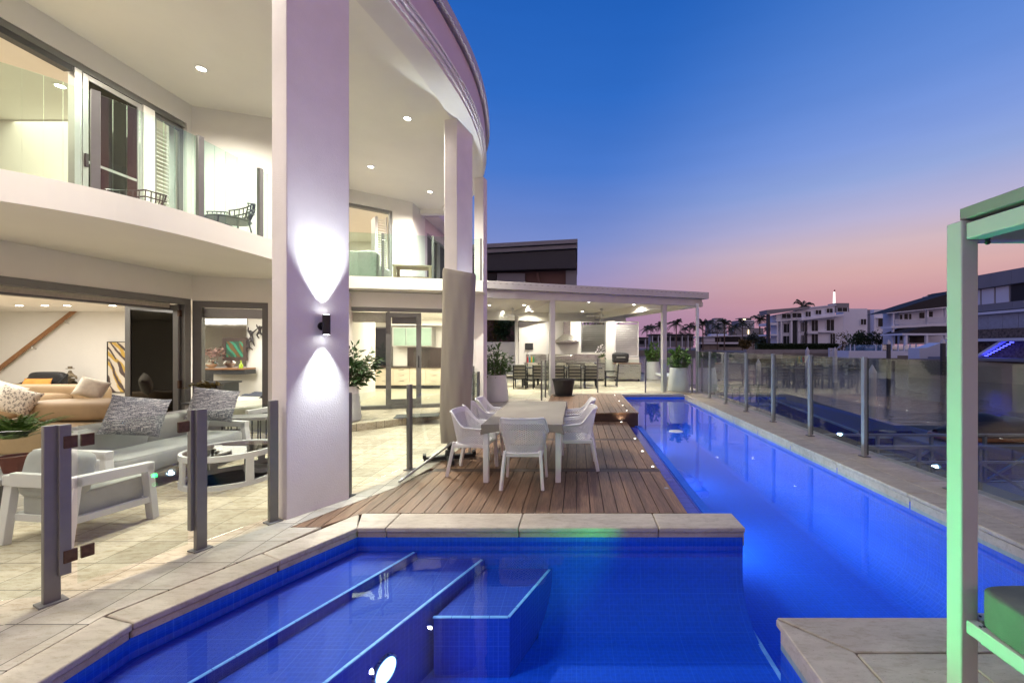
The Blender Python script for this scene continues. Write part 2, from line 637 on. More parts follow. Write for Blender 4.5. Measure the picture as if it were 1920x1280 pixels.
M['grey_cloth'] = mat('grey_cushion', (.40, .41, .385), .9, var=.08, vscale=6, bump=.3, bscale=400, sheen=.2)
M['tan'] = mat('tan_leather', (.29, .20, .11), .6, var=.12, vscale=4, bump=.2, bscale=60)
M['cream'] = mat('cream_leather', (.74, .70, .57), .5, var=.05)
M['orange'] = mat('orange_cloth', (.70, .32, .07), .8, var=.12)
M['ivory'] = mat('ivory_cloth', (.70, .65, .54), .85, var=.1, vscale=20)
M['navy'] = mat('navy_throw', (.035, .045, .075), .9, var=.2)
M['pot'] = mat('white_pot', (.78, .79, .77), .45, var=.04, vscale=3)
M['black_pot'] = mat('black_pot', (.02, .02, .02), .5, var=.2)
M['teal'] = mat('teal_glaze', (.01, .13, .15), .15, var=.3, coat=.5)
M['soil'] = mat('soil', (.04, .028, .02), .95, var=.3, vscale=20)
M['leaf'] = mat('leaf_green', (.075, .15, .03), .5, var=.5, vscale=7)
M['leaf_bright'] = mat('leaf_bright', (.12, .25, .05), .5, var=.5, vscale=7)
M['leaf_dark'] = mat('leaf_dark', (.035, .085, .022), .5, var=.5, vscale=7)
M['leaf_warm'] = mat('leaf_warm', (.13, .10, .025), .6, var=.5, vscale=3)
M['fern'] = mat('fern_green', (.06, .13, .018), .6, var=.4, vscale=9)
M['palm'] = mat('palm_frond', (.045, .06, .03), .6, var=.3)
M['bark'] = mat('bark', (.14, .11, .09), .9, var=.3, vscale=12)
M['hedge'] = mat('hedge_leaf', (.03, .06, .02), .7, var=.4, vscale=5)
M['steel'] = mat('stainless_steel', (.55, .54, .50), .28, metal=.9, var=.06, vscale=3, stretch=(1, 1, 25))
M['louvre_grey'] = mat('grey_louvre', (.22, .22, .21), .5, var=.05)
M['cabinet'] = mat('cream_cabinet', (.62, .56, .44), .4, var=.03)
M['bench_top'] = mat('dark_stone_top', (.05, .035, .03), .25, var=.25, vscale=25)
M['green_glass'] = mat('frosted_green_glass', (.28, .40, .32), .3, var=.05)
M['orchid'] = mat('orchid_petal', (.85, .83, .85), .6, var=.05)
M['cabana'] = mat('cabana_powdercoat', (.56, .565, .545), .42, var=.04, vscale=3)
M['cabana_cloth'] = mat('cabana_cushion_cloth', (.15, .175, .145), .9, var=.12, vscale=8, bump=.4, bscale=350)
M['cabana_dark'] = mat('cabana_awning', (.30, .30, .27), .8, var=.08)
M['room_floor'] = mat('room_floor', (.55, .49, .38), .35, var=.06)
M['carpet'] = mat('carpet', (.5, .46, .4), .95, var=.05)
M['interior'] = mat('interior_wall', (.80, .775, .72), .8, var=.015)
M['wicker'] = mat('grey_wicker', (.32, .33, .29), .8, var=.4, vscale=60, bump=.8, bscale=60)
M['rock'] = mat('dark_stone_wall', (.13, .105, .085), .9, var=.7, vscale=3.5, bump=1, bscale=6)
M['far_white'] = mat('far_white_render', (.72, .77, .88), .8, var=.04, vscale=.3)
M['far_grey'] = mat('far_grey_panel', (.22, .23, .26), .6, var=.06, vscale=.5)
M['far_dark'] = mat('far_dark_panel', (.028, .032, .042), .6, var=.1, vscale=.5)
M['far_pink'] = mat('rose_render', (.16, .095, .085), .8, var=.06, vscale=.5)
M['roof_tile'] = mat('dark_roof_tile', (.022, .023, .028), .8, var=.3, vscale=4)
M['far_glass'] = mat('far_window_glass', (.012, .016, .022), .35, var=.3, vscale=.4, spec=.25)
M['concrete'] = mat('concrete', (.30, .29, .28), .85, var=.15, vscale=.8)
M['sand'] = mat('bank_ground', (.22, .20, .17), .95, var=.3, vscale=.15)
M['dock'] = mat('dark_dock', (.018, .02, .022), .6, var=.3, vscale=4)
M['rubber_blue'] = mat('pontoon_edge', (.20, .30, .33), .5, var=.1)
M['ski'] = mat('black_cover', (.014, .014, .016), .45, var=.3)
M['ski_tan'] = mat('tan_hull', (.35, .16, .05), .4, var=.2)
M['truss'] = mat('pale_aluminium', (.20, .24, .25), .4, metal=.4, var=.08)
M['pile'] = mat('white_pile', (.62, .63, .64), .6, var=.06)
M['pile_dark'] = mat('dark_pile', (.06, .06, .065), .7, var=.2)
M['lamp_warm'] = emis('downlight_lens', (1, .93, .8), 25)
M['lamp_cool'] = emis('wall_lamp_lens', (.9, .97, 1), 25)
M['led'] = emis('deck_led', (1, .92, .82), 14)
M['led_blue'] = emis('blue_led', (.05, .06, 1), 9)
M['lamp_far'] = emis('far_lamp', (1, .75, .4), 4)
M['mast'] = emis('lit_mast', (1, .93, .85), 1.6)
M['pool_lens'] = emis('pool_lamp_lens', (.5, .75, 1), 4)


def chequer(name, a, b, kind='weave'):
    m = bpy.data.materials.new(name)
    nt, ns, ln, P = nodes(m)
    tc = N(nt, 'ShaderNodeTexCoord')
    w1 = N(nt, 'ShaderNodeTexNoise', Scale=1.0, Detail=2.0)
    mp = N(nt, 'ShaderNodeMapping')
    mp2 = N(nt, 'ShaderNodeMapping')
    if kind == 'weave':
        mp.inputs['Scale'].default_value = (230, 230, 14)
        mp2.inputs['Scale'].default_value = (14, 14, 230)
    else:
        mp.inputs['Scale'].default_value = (40, 40, 25)
        mp2.inputs['Scale'].default_value = (-40, 40, 25)
    ln.new(tc.outputs['Object'], mp.inputs[0])
    ln.new(tc.outputs['Object'], mp2.inputs[0])
    w2 = N(nt, 'ShaderNodeTexNoise', Scale=1.0, Detail=2.0)
    ln.new(mp.outputs[0], w1.inputs['Vector'])
    ln.new(mp2.outputs[0], w2.inputs['Vector'])
    mm = N(nt, 'ShaderNodeMath', operation='MAXIMUM')
    ln.new(w1.outputs['Fac'], mm.inputs[0])
    ln.new(w2.outputs['Fac'], mm.inputs[1])
    rp = N(nt, 'ShaderNodeValToRGB')
    rp.color_ramp.elements[0].position, rp.color_ramp.elements[1].position = .56, .62
    rp.color_ramp.elements[0].color, rp.color_ramp.elements[1].color = (*a, 1), (*b, 1)
    ln.new(mm.outputs[0], rp.inputs['Fac'])
    ln.new(rp.outputs['Color'], P.inputs['Base Color'])
    P.inputs['Roughness'].default_value = .9
    return m


M['weave'] = chequer('woven_check', (.10, .11, .135), (.60, .60, .58))
M['zigzag'] = chequer('zigzag_cloth', (.62, .57, .48), (.22, .2, .18), 'z')


def perforated(name, col, s=.019, hole=.39):
    """resin shell pierced by small holes in staggered rows"""
    m = bpy.data.materials.new(name)
    nt, ns, ln, P = nodes(m)
    P.inputs['Base Color'].default_value = (*col, 1)
    P.inputs['Roughness'].default_value = .45
    uv = N(nt, 'ShaderNodeUVMap')
    uv.uv_map = 'UVMap'
    vo = N(nt, 'ShaderNodeTexVoronoi', Scale=1.0, Randomness=0.0)
    mp = N(nt, 'ShaderNodeMapping')
    mp.inputs['Scale'].default_value = (1 / s, 1 / s, 1)
    mp.inputs['Rotation'].default_value = (0, 0, R(45))
    ln.new(uv.outputs[0], mp.inputs[0])
    ln.new(mp.outputs[0], vo.inputs['Vector'])
    gt = N(nt, 'ShaderNodeMath', operation='GREATER_THAN')
    gt.inputs[1].default_value = hole
    ln.new(vo.outputs['Distance'], gt.inputs[0])
    ln.new(gt.outputs[0], P.inputs['Alpha'])
    return m


M['perf'] = perforated('pierced_resin', (.82, .81, .80))


def painting(name, kind):
    """loose brush arcs: broken curved strokes of two colours on a pale or dark ground"""
    m = bpy.data.materials.new(name)
    nt, ns, ln, P = nodes(m)
    tc = N(nt, 'ShaderNodeTexCoord')
    ground, c1, c2 = {'gold': ((.66, .60, .50), (.55, .36, .07), (.09, .06, .055)), 'green': ((.015, .10, .06), (.16, .09, .02), (.03, .28, .16))}[kind]
    cur = None
    for seed, scale, col, th in ((3.1, 1.05, c1, .62), (8.7, 1.5, c2, .70)):
        mp = N(nt, 'ShaderNodeMapping')
        mp.inputs['Location'].default_value = (seed, 0, seed * .6)
        ln.new(tc.outputs['Object'], mp.inputs[0])
        w = N(nt, 'ShaderNodeTexWave', wave_type='RINGS', rings_direction='Y', Scale=scale, Distortion=7.0, Detail=2.0)
        w.inputs['Detail Scale'].default_value = .8
        ln.new(mp.outputs[0], w.inputs['Vector'])
        n = N(nt, 'ShaderNodeTexNoise', Scale=1.7, Detail=6.0, Roughness=.75)
        ln.new(mp.outputs[0], n.inputs['Vector'])
        mu = N(nt, 'ShaderNodeMath', operation='MULTIPLY')
        ln.new(w.outputs['Fac'], mu.inputs[0])
        ln.new(n.outputs['Fac'], mu.inputs[1])
        mr = N(nt, 'ShaderNodeMapRange')
        mr.inputs['From Min'].default_value = th * .5
        mr.inputs['From Max'].default_value = th * .5 + .10
        ln.new(mu.outputs[0], mr.inputs['Value'])
        mx = N(nt, 'ShaderNodeMix', data_type='RGBA')
        ln.new(mr.outputs['Result'], mx.inputs[0])
        if cur is None:
            mx.inputs[6].default_value = (*ground, 1)
        else:
            ln.new(cur, mx.inputs[6])
        mx.inputs[7].default_value = (*col, 1)
        cur = mx.outputs[2]
    ln.new(cur, P.inputs['Base Color'])
    P.inputs['Roughness'].default_value = .6
    return m


M['art_gold'] = painting('gold_brush_canvas', 'gold')
M['art_green'] = painting('green_canvas', 'green')


def watermat(name, tint, f0, scale, strength, dist, stretch=(1, 1, 1), body=None, rough=0.0):
    m = bpy.data.materials.new(name)
    m.use_nodes = True
    nt = m.node_tree
    nt.nodes.clear()
    ln = nt.links
    out = N(nt, 'ShaderNodeOutputMaterial')
    ge = N(nt, 'ShaderNodeNewGeometry')
    mp = N(nt, 'ShaderNodeMapping')
    mp.inputs['Scale'].default_value = stretch
    ln.new(ge.outputs['Position'], mp.inputs[0])
    no = N(nt, 'ShaderNodeTexNoise', Scale=scale, Detail=3.0, Roughness=.5)
    ln.new(mp.outputs[0], no.inputs['Vector'])
    b = N(nt, 'ShaderNodeBump', Strength=strength, Distance=dist)
    ln.new(no.outputs['Fac'], b.inputs['Height'])
    lw = N(nt, 'ShaderNodeLayerWeight', Blend=.5)
    ln.new(b.outputs['Normal'], lw.inputs['Normal'])
    pw = N(nt, 'ShaderNodeMath', operation='POWER')
    pw.inputs[1].default_value = 5.2
    ln.new(lw.outputs['Facing'], pw.inputs[0])
    ml = N(nt, 'ShaderNodeMath', operation='MULTIPLY_ADD')
    ml.inputs[1].default_value = 1 - f0
    ml.inputs[2].default_value = f0
    ml.use_clamp = True
    ln.new(pw.outputs[0], ml.inputs[0])
    if body is None:
        under = N(nt, 'ShaderNodeBsdfTransparent', Color=(*tint, 1))
    else:
        under = N(nt, 'ShaderNodeBsdfDiffuse', Color=(*body, 1))
    gl = N(nt, 'ShaderNodeBsdfGlossy', Roughness=rough)
    gl.inputs['Color'].default_value = (1, 1, 1, 1)
    ln.new(b.outputs['Normal'], gl.inputs['Normal'])
    mx = N(nt, 'ShaderNodeMixShader')
    ln.new(ml.outputs[0], mx.inputs[0])
    ln.new(under.outputs[0], mx.inputs[1])
    ln.new(gl.outputs[0], mx.inputs[2])
    ln.new(mx.outputs[0], out.inputs['Surface'])
    return m


M['pool_water'] = watermat('pool_water', (.64, .85, 1.0), .03, 1.6, .09, .02)
M['canal'] = watermat('canal_water', None, .03, 2.2, .35, .12, (.5, 1.6, 1), body=(.10, .10, .10), rough=.12)


# ------------------------------------------------------------------ lamps
def lampobj(kind, name, loc, watts, col, aim=None, **kw):
    d = bpy.data.lights.new(name, kind)
    d.energy = watts
    d.color = col
    for k, v in kw.items():
        setattr(d, k, v)
    o = bpy.data.objects.new(name, d)
    COL.objects.link(o)
    o.location = loc
    if aim is not None:
        o.rotation_euler = (Vector(aim) - Vector(loc)).to_track_quat('-Z', 'Y').to_euler()
    return o


WARM = (1.0, .86, .62)
NEUT = (1.0, .93, .80)
COOL = (.86, .95, 1.0)

# ------------------------------------------------------------------ camera
cam = bpy.data.cameras.new('camera')
cam.sensor_width = 36
cam.lens = F / 1920 * 36
cam.shift_x = -(VX - 960) / 1920
cam.shift_y = (VY - 640) / 1920
cam.clip_start = .05
cam.clip_end = 3000
camo = bpy.data.objects.new('camera', cam)
COL.objects.link(camo)
camo.location = (0, 0, HC)
camo.rotation_euler = (R(90), 0, 0)
S.camera = camo

# ------------------------------------------------------------------ dusk sky
W = bpy.data.worlds.new('World')
S.world = W
W.use_nodes = True
nt = W.node_tree
ln = nt.links
bg = nt.nodes['Background']
tc = N(nt, 'ShaderNodeTexCoord')
sp = N(nt, 'ShaderNodeSeparateXYZ')
ln.new(tc.outputs['Generated'], sp.inputs[0])


def ramp(stops):
    r = N(nt, 'ShaderNodeValToRGB')
    e = r.color_ramp.elements
    e[0].position, e[0].color = stops[0][0], sRGB(*stops[0][1])
    e[1].position, e[1].color = stops[-1][0], sRGB(*stops[-1][1])
    for p, c in stops[1:-1]:
        x = e.new(p)
        x.color = sRGB(*c)
    ln.new(sp.outputs[2], r.inputs['Fac'])
    return r


rl = ramp([(0, (156, 124, 160)), (.065, (162, 132, 168)), (.116, (164, 146, 184)), (.19, (145, 146, 198)), (.25, (120, 140, 204)), (.39, (74, 122, 206)), (.52, (48, 108, 198)), (.65, (34, 96, 186)), (1, (20, 76, 160))])
rr = ramp([(0, (190, 136, 160)), (.065, (192, 143, 160)), (.10, (205, 154, 161)), (.15, (216, 173, 172)), (.20, (210, 184, 192)), (.25, (186, 180, 212)), (.32, (150, 170, 222)), (.38, (130, 158, 224)), (.46, (108, 146, 220)), (.60, (84, 134, 214)), (1, (40, 100, 190))])
# the afterglow lies to the right of the view
dt = N(nt, 'ShaderNodeVectorMath', operation='DOT_PRODUCT')
dt.inputs[1].default_value = (.80, .60, 0)
ln.new(tc.outputs['Generated'], dt.inputs[0])
mr = N(nt, 'ShaderNodeMapRange', interpolation_type='SMOOTHSTEP')
mr.inputs['From Min'].default_value = .56
mr.inputs['From Max'].default_value = .97
ln.new(dt.outputs['Value'], mr.inputs['Value'])
mx = N(nt, 'ShaderNodeMix', data_type='RGBA')
ln.new(mr.outputs['Result'], mx.inputs[0])
ln.new(rl.outputs['Color'], mx.inputs[6])
ln.new(rr.outputs['Color'], mx.inputs[7])
# the sun has gone down off to the right, outside the picture: the brightest sky is there
rg = ramp([(0, (255, 190, 160)), (.10, (255, 205, 180)), (.22, (250, 205, 200)), (.40, (190, 185, 215)), (.65, (90, 130, 205)), (1, (20, 76, 150))])
dg = N(nt, 'ShaderNodeVectorMath', operation='DOT_PRODUCT')
dg.inputs[1].default_value = (.94, -.34, 0)
ln.new(tc.outputs['Generated'], dg.inputs[0])
mg = N(nt, 'ShaderNodeMapRange', interpolation_type='SMOOTHSTEP')
mg.inputs['From Min'].default_value = .50
mg.inputs['From Max'].default_value = .97
ln.new(dg.outputs['Value'], mg.inputs['Value'])
gs = N(nt, 'ShaderNodeMix', data_type='RGBA', blend_type='MULTIPLY')
gs.inputs[0].default_value = 1
gs.inputs[7].default_value = (1.9, 1.2, 1.1, 1)
ln.new(rg.outputs['Color'], gs.inputs[6])
mx2 = N(nt, 'ShaderNodeMix', data_type='RGBA')
ln.new(mg.outputs['Result'], mx2.inputs[0])
ln.new(mx.outputs[2], mx2.inputs[6])
ln.new(gs.outputs[2], mx2.inputs[7])
# a paler, rosier twilight arch behind the camera
ba = N(nt, 'ShaderNodeMapRange', interpolation_type='SMOOTHSTEP')
ba.inputs['From Min'].default_value = .1
ba.inputs['From Max'].default_value = -.6
ln.new(sp.outputs[1], ba.inputs['Value'])
rb_ = ramp([(0, (222, 180, 182)), (.2, (220, 184, 188)), (.5, (188, 172, 190)), (1, (112, 138, 192))])
mx3 = N(nt, 'ShaderNodeMix', data_type='RGBA')
ln.new(ba.outputs['Result'], mx3.inputs[0])
ln.new(mx2.outputs[2], mx3.inputs[6])
ln.new(rb_.outputs['Color'], mx3.inputs[7])
# faint haze streaks low in the sky
hm = N(nt, 'ShaderNodeMapping')
hm.inputs['Scale'].default_value = (2.2, 2.2, 16)
ln.new(tc.outputs['Generated'], hm.inputs[0])
hn = N(nt, 'ShaderNodeTexNoise', Scale=1.6, Detail=5.0, Roughness=.6)
ln.new(hm.outputs[0], hn.inputs['Vector'])
hr = N(nt, 'ShaderNodeMapRange')
hr.inputs['From Min'].default_value = .3
hr.inputs['From Max'].default_value = .7
hr.inputs['To Min'].default_value = .975
hr.inputs['To Max'].default_value = 1.02
ln.new(hn.outputs['Fac'], hr.inputs['Value'])
ln.new(hr.outputs['Result'], bg.inputs['Strength'])
ln.new(mx3.outputs[2], bg.inputs['Color'])

S.view_settings.view_transform = 'Standard'
S.view_settings.look = 'None'
S.view_settings.exposure = 0
S.view_settings.gamma = 1
cy = S.cycles
cy.use_denoising = True
cy.max_bounces = 8
cy.diffuse_bounces = 4
cy.glossy_bounces = 4
cy.transmission_bounces = 4
cy.transparent_max_bounces = 24
cy.sample_clamp_indirect = 5
cy.caustics_reflective = False
cy.caustics_refractive = False
# ================================================================== GROUND, POOL, DECK
WZ = -.143                                   # pool water level
LE = [(-2.81, -4), (-2.80, 2.58), (-2.43, 3.35), (-2.11, 3.95)]          # pool edge on the house side
LO = [(-3.06, -4), (-3.04, 2.65), (-2.64, 3.45), (-2.26, 4.28)]          # back of its coping
DB = [(-2.75, 3.94), (-2.52, 4.44), (-2.23, 5.05), (-2.09, 5.85), (-2.0, 6.8), (-1.95, 8.0), (-1.93, 9.5)]   # house-side edge of the deck

mb = MB()
mb.prism([(-40, -8)] + [(-3.06, -8)] + LO[:3] + [(-2.45, 3.94), (-2.75, 3.94)] + DB[1:] + [(-.8, 9.5), (-.8, 13.3), (1.45, 13.3), (1.45, 15.33), (4.9, 15.33), (4.9, 26), (-40, 26)], -.2, 0)
struct(mb.build('terrace', M['trav']))
# the paler paved floor of the pavilion
PFL = [(-2.7, 11.6), (-.81, 11.6), (-.81, 13.31), (1.44, 13.31), (1.44, 15.34), (4.88, 15.34), (4.88, 25.9), (-9, 25.9), (-9, 12)]
struct(MB().prism(PFL, .001, .005).build('pavilion_floor', M['trav_pale']))
# pavement outside the glass fence, pool side
OUT = [(-3.6, -4), (-3.56, 2.6), (-3.24, 3.4), (-2.93, 4.03), (-2.62, 4.72), (-2.34, 5.7), (-2.18, 6.8), (-2.12, 8.6), (-2.1, 9.45)]
pv = OUT + [(-1.94, 9.45)] + list(reversed(DB[1:])) + [(-2.75, 3.93), (-2.46, 3.93)] + list(reversed(LO[:3]))
struct(MB().prism(pv, .001, .004).build('pool_pavement', M['trav_pav']))
# raised landing by the kitchen doors with a curved step
STEP = [(-5.6, 7.95), (-5.1, 8.05), (-4.62, 8.33), (-4.2, 8.68), (-3.8, 9.15), (-3.45, 9.7), (-3.1, 10.3), (-2.9, 10.9)]
struct(MB().prism(STEP + [(-2.9, 13), (-6.4, 13)], .001, .16).build('landing_step', M['trav'], bevel=.012))

# earth under everything on this side, with the seawall
mb = MB()
mb.prism([(-90, -30), (-3.5, -30), (-3.5, 16), (4.9, 16), (4.9, 26), (6, 70), (-90, 70)], -3, -.21)
struct(mb.build('ground', M['sand']))
struct(MB().box(4.62, 4.92, -20, 26, -3, -.16).build('seawall', M['concrete']))


def cope(mb, p, q, po, qo, gap=.004, proud=.022):
    """one coping stone: slab with a lip above a set-back face"""
    p, q, po, qo = (Vector(v) for v in (p, q, po, qo))
    d = (q - p).normalized()
    do = (qo - po).normalized()
    p, q = p + d * gap, q - d * gap
    po, qo = po + do * gap, qo - do * gap
    mid = ((po + qo) - (p + q)).normalized()
    a, b = p - mid * proud, q - mid * proud
    mb.prism([tuple(a), tuple(b), tuple(qo), tuple(po)], -.046, 0.0)
    mb.prism([tuple(p + mid * .003), tuple(q + mid * .003), tuple(qo), tuple(po)], -.19, -.052)


mb = MB()
for k, (y0, y1) in enumerate(((-4, -2.2), (-2.2, -.6), (-.6, 1.0), (1.0, 2.58))):
    cope(mb, (-2.81 + .01 * k / 3, y0), (-2.81 + .01 * (k + 1) / 3 if k < 3 else -2.80, y1), (-3.06, y0), (-3.05, y1 + (.07 if k == 3 else 0)))
for i in (1, 2):
    cope(mb, LE[i], LE[i + 1], LO[i], LO[i + 1])
fx = [-2.11, -1.83, -.556, .787, 1.62]
fo = [-2.24, -1.83, -.556, .787, 1.62]
for i in range(4):
    cope(mb, (fx[i], 3.95), (fx[i + 1], 3.95), (fo[i], 4.28), (fo[i + 1], 4.28))
o = struct(mb.build('pool_coping', M['coping'], bevel=.012, seg=3))
mb = MB()
y = -3.3
while y < 15:
    y1 = min(y + 1.36, 15)
    cope(mb, (3.94, y), (3.94, y1), (4.26, y), (4.26, y1))
    mb.box(4.265, 4.9, y + .005 + .45, y1 - .005 + .45 if y1 < 15 else 15.3, -.16, -.002)
    y = y1
struct(mb.build('seaside_coping', M['coping_warm'], bevel=.01, seg=3))
mb = MB()
x = 1.45
while x < 3.93:
    cope(mb, (min(x + .5, 3.94), 15.0), (x, 15.0), (min(x + .5, 3.94), 15.33), (x, 15.33))
    x += .5
struct(mb.build('end_coping', M['coping_grey'], bevel=.008))
# tiled platform under the cabana
mb = MB()
cope(mb, (1.29, 2.61), (1.29, .9), (1.575, 2.33), (1.575, .9))
cope(mb, (1.29, .9), (1.29, -.6), (1.575, .9), (1.575, -.6))
cope(mb, (2.55, 2.61), (1.29, 2.61), (2.55, 2.33), (1.575, 2.33))
cope(mb, (3.93, 2.61), (2.55, 2.61), (3.93, 2.33), (2.55, 2.33))
for i, (x0, x1) in enumerate(((1.58, 2.15), (2.15, 2.75), (2.75, 3.35), (3.35, 3.93))):
    for j, (y0, y1) in enumerate(((2.06, 2.325), (1.6, 2.06), (1.1, 1.6), (.6, 1.1), (-.6, .6))):
        s = .16 * (j % 2)
        mb.box(x0 + .004 + (s if i else 0), min(x1 - .004 + s, 3.93), y0 + .004, y1 - .004, -.16, -.001)
struct(mb.build('cabana_platform', M['coping'], bevel=.007))

# basin
mb = MB()
ol = LE + [(1.597, 3.95), None, (1.60, 3.953), (1.60, 4.185), None, (1.62, 4.29), (1.5, 4.29), None, (1.5, 4.3), (1.5, 9.5), (1.45, 9.5), (1.45, 15.0), (3.945, 15.0), (3.945, 2.605), (1.295, 2.605), (1.295, -4)]
for a, b in zip(ol, ol[1:]):
    if a and b:
        mb.seg(a, b, .10, -1.3, -.10)
mb.box(-3, 1.62, -4, 4.0, -1.4, -.86)
mb.box(1.0, 4.1, -4, 15.2, -1.5, -1.16)
# steps and bench along the house side
mb_ = mb
mb = MB()
st1 = [(-2.85, -4), (-2.30, -4), (-2.30, 2.28), (-2.20, 2.5), (-1.53, 3.94), (-2.12, 3.96), (-2.45, 3.36), (-2.82, 2.6)]
st2 = [(-2.30, -4), (-1.55, -4), (-1.55, 2.38), (-.88, 3.94), (-1.54, 3.945), (-2.18, 2.5), (-2.28, 2.27)]
mb.prism(st1, -1.0, -.235)
mb.prism(st2, -1.0, -.305)
mb.prism([(-1.12, 3.22), (-.525, 3.22), (-.235, 3.945), (-.90, 3.945)], -1.0, -.40)
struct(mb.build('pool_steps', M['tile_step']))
mb = mb_
# wet ledge beside the deck
struct(MB().box(1.171, 1.525, 4.292, 9.5, -.3, -.126).build('wet_ledge', M['tile_ledge'], bevel=.008))
mb.box(1.17, 1.52, 4.29, 9.5, -1.0, -.31)
struct(mb.build('pool_basin', M['tile'], bevel=0))
mb = MB()


def cove(mb, p, q, zf, r=.42):
    """rounded foot of a pool wall running p->q, pool on the right"""
    p, q = Vector(p), Vector(q)
    d = (q - p).normalized()
    n = Vector((d.y, -d.x))
    L = (q - p).length

    def fn(u, v):
        a = v * pi / 2
        c = p + d * (u * L) + n * (r - r * math.cos(a))
        return (c.x, c.y, zf + r - r * math.sin(a))
    mb.surf(fn, 2, 10)


cove(mb, (-.34, 3.948), (1.595, 3.948), -.858)
cove(mb, (3.943, 14.9), (3.943, 2.6), -1.158)
cove(mb, (1.502, 4.3), (1.502, 9.5), -1.158, .3)
struct(mb.build('pool_cove', M['tile'], smooth=60))
mb = MB()


def edge_strip(mb, pts, z, w=.023):
    for a, b in zip(pts, pts[1:]):
        a, b = Vector(a), Vector(b)
        L = (b - a).length
        n = max(1, int(L / .12))
        for i in range(n):
            p, q = a + (b - a) * (i / n), a + (b - a) * ((i + .96) / n)
            mb.bar((p.x, p.y, z), (q.x, q.y, z), w, .008)


edge_strip(mb, [(-2.315, -3), (-2.315, 2.28), (-2.215, 2.5), (-1.55, 3.93)], -.233)
edge_strip(mb, [(-1.57, -3), (-1.57, 2.38), (-.905, 3.93)], -.303)
edge_strip(mb, [(-1.13, 3.237), (-.535, 3.237), (-.258, 3.93)], -.398)
edge_strip(mb, [(1.60, -3), (1.60, 3.93)], -.858, .035)
struct(mb.build('step_edge_tiles', M['tile_edge']))
mb = MB()
mb.face([(x, y, WZ) for x, y in LE + [(1.60, 3.97), (1.60, 4.29), (1.5, 4.3), (1.5, 9.5), (1.45, 9.5), (1.45, 15.0), (3.95, 15.0), (3.95, -4)]])
struct(mb.build('pool_water', M['pool_water']))

# deck boards
mb = MB()


def dbx(x):
    """near end of a board at x: follows the house-side curve and the coping"""
    pts = DB
    if x <= -2.74:
        return 3.95, 3.95
    if x >= -2.24:
        base = 4.286
    elif x >= -2.45:
        base = 3.96 + (x + 2.45) / .21 * .32
    else:
        base = 3.95
    for (xa, ya), (xb, yb) in zip(pts, pts[1:]):
        if xa <= x <= xb:
            return base, ya + (yb - ya) * (x - xa) / (xb - xa)
    return base, 9.5


x = -2.9
k = 0
breaks = [(5.70, 5.84), (7.62, 7.74)]
while x < 1.15:
    xl, xr = x + .0045, min(x + .1405, 1.17)
    b0, t0 = dbx(xl)
    b1, t1 = dbx(xr)
    if xr > -2.72:
        edges = [(b0, b1)] + [v for br in breaks for v in ((br[0], br[0]), (br[1], br[1]))] + [(t0, t1)]
        cur = (b0, b1)
        spans, lo = [], (b0, b1)
        for br in breaks + [(9.5, 9.5)]:
            hi = (max(min(br[0] - .004, t0), lo[0]), max(min(br[0] - .004, t1), lo[1]))
            if hi[0] - lo[0] > .03 or hi[1] - lo[1] > .03:
                spans.append((lo, (max(hi[0], lo[0]), max(hi[1], lo[1]))))
            lo = (br[1] + .004, br[1] + .004)
            if lo[0] > max(t0, t1):
                break
        for lo, hi in [s_ for s_ in spans if s_[1][0] - s_[0][0] > .01 or s_[1][1] - s_[0][1] > .01]:
            mb.prism([(xl, lo[0]), (xr, lo[1]), (xr, hi[1] + 1e-4), (xl, hi[0] + 1e-4)], -.028, .0)
    x += .145
struct(mb.build('timber_deck', M['deck'], bevel=.004, seg=1))
mb = MB()
for y0, y1 in breaks:
    mb.box(-2.02 if y0 < 6 else -1.92, 1.168, y0, y1, -.028, -.0005)
struct(mb.build('deck_breaker_boards', M['deck_dark'], bevel=.003, seg=1))
struct(MB().prism([(-2.7, 3.97), (-2.44, 3.97), (-2.2, 4.29), (1.16, 4.29), (1.16, 9.5), (-1.93, 9.5)] + list(reversed(DB[1:-1])), -.19, -.03).build('deck_underlay', M['dark_gap']))
# upper deck landing at the far end
mb = MB()
x = -.8
while x < 1.40:
    mb.box(x + .003, min(x + .142, 1.44), 9.50, 13.3, .178, .206)
    x += .145
struct(mb.build('deck_landing', M['deck'], bevel=.004, seg=1))
struct(MB().box(-.79, 1.425, 9.52, 13.29, -.14, .176).build('deck_landing_fascia', M['deck_dark']))

# recessed deck lights
mb = MB()
mb.lathe([(.027, 0), (.027, .004), (.018, .005)], n=14)
led = mb.build('deck_light', M['alu_light'], local=True)
MB().lathe([(.0, .006), (.017, .0061), (.017, .0062), (0, .0063)], n=12).build('lens', M['led'], led, local=True)
led.location = (1.10, 5.93, 0)
tag(led, 'lit deck light nearest the front coping on the lower deck edge', 'deck light', 'deck lights along the pool edge')
for (x, y, z, l) in ((1.09, 6.8, 0, 'lit deck light between two others on the lower deck edge'), (1.10, 7.74, 0, 'lit deck light on the lower deck edge closest to the raised landing'),
                     (1.2, 9.82, .206, 'lit deck light at the front corner of the raised landing'), (1.2, 10.67, .206, 'second lit light from the front edge of the raised landing'),
                     (1.2, 11.55, .206, 'third lit light from the front edge of the raised landing'), (1.2, 12.9, .206, 'lit deck light at the far end of the raised landing'),
                     (.23, 9.44, 0, 'step light on the deck washing the riser behind the chairs'), (1.03, 9.44, 0, 'step light on the deck washing the riser at the pool corner')):
    dup(led, (x, y, z), label=l)
dead = dup(led, (1.10, 5.03, 0), label='unlit deck light disc near the front coping')
for c in kids(dead):
    c.data = c.data.copy()
    c.data.materials[0] = M['alu_light']
for x in (.23, 1.03):
    lampobj('SPOT', 'step_glow', (x, 9.42, .012), 4.5, (1, .72, .45), (x, 9.5, .2), spot_size=R(120), spot_blend=.8, shadow_soft_size=.01)

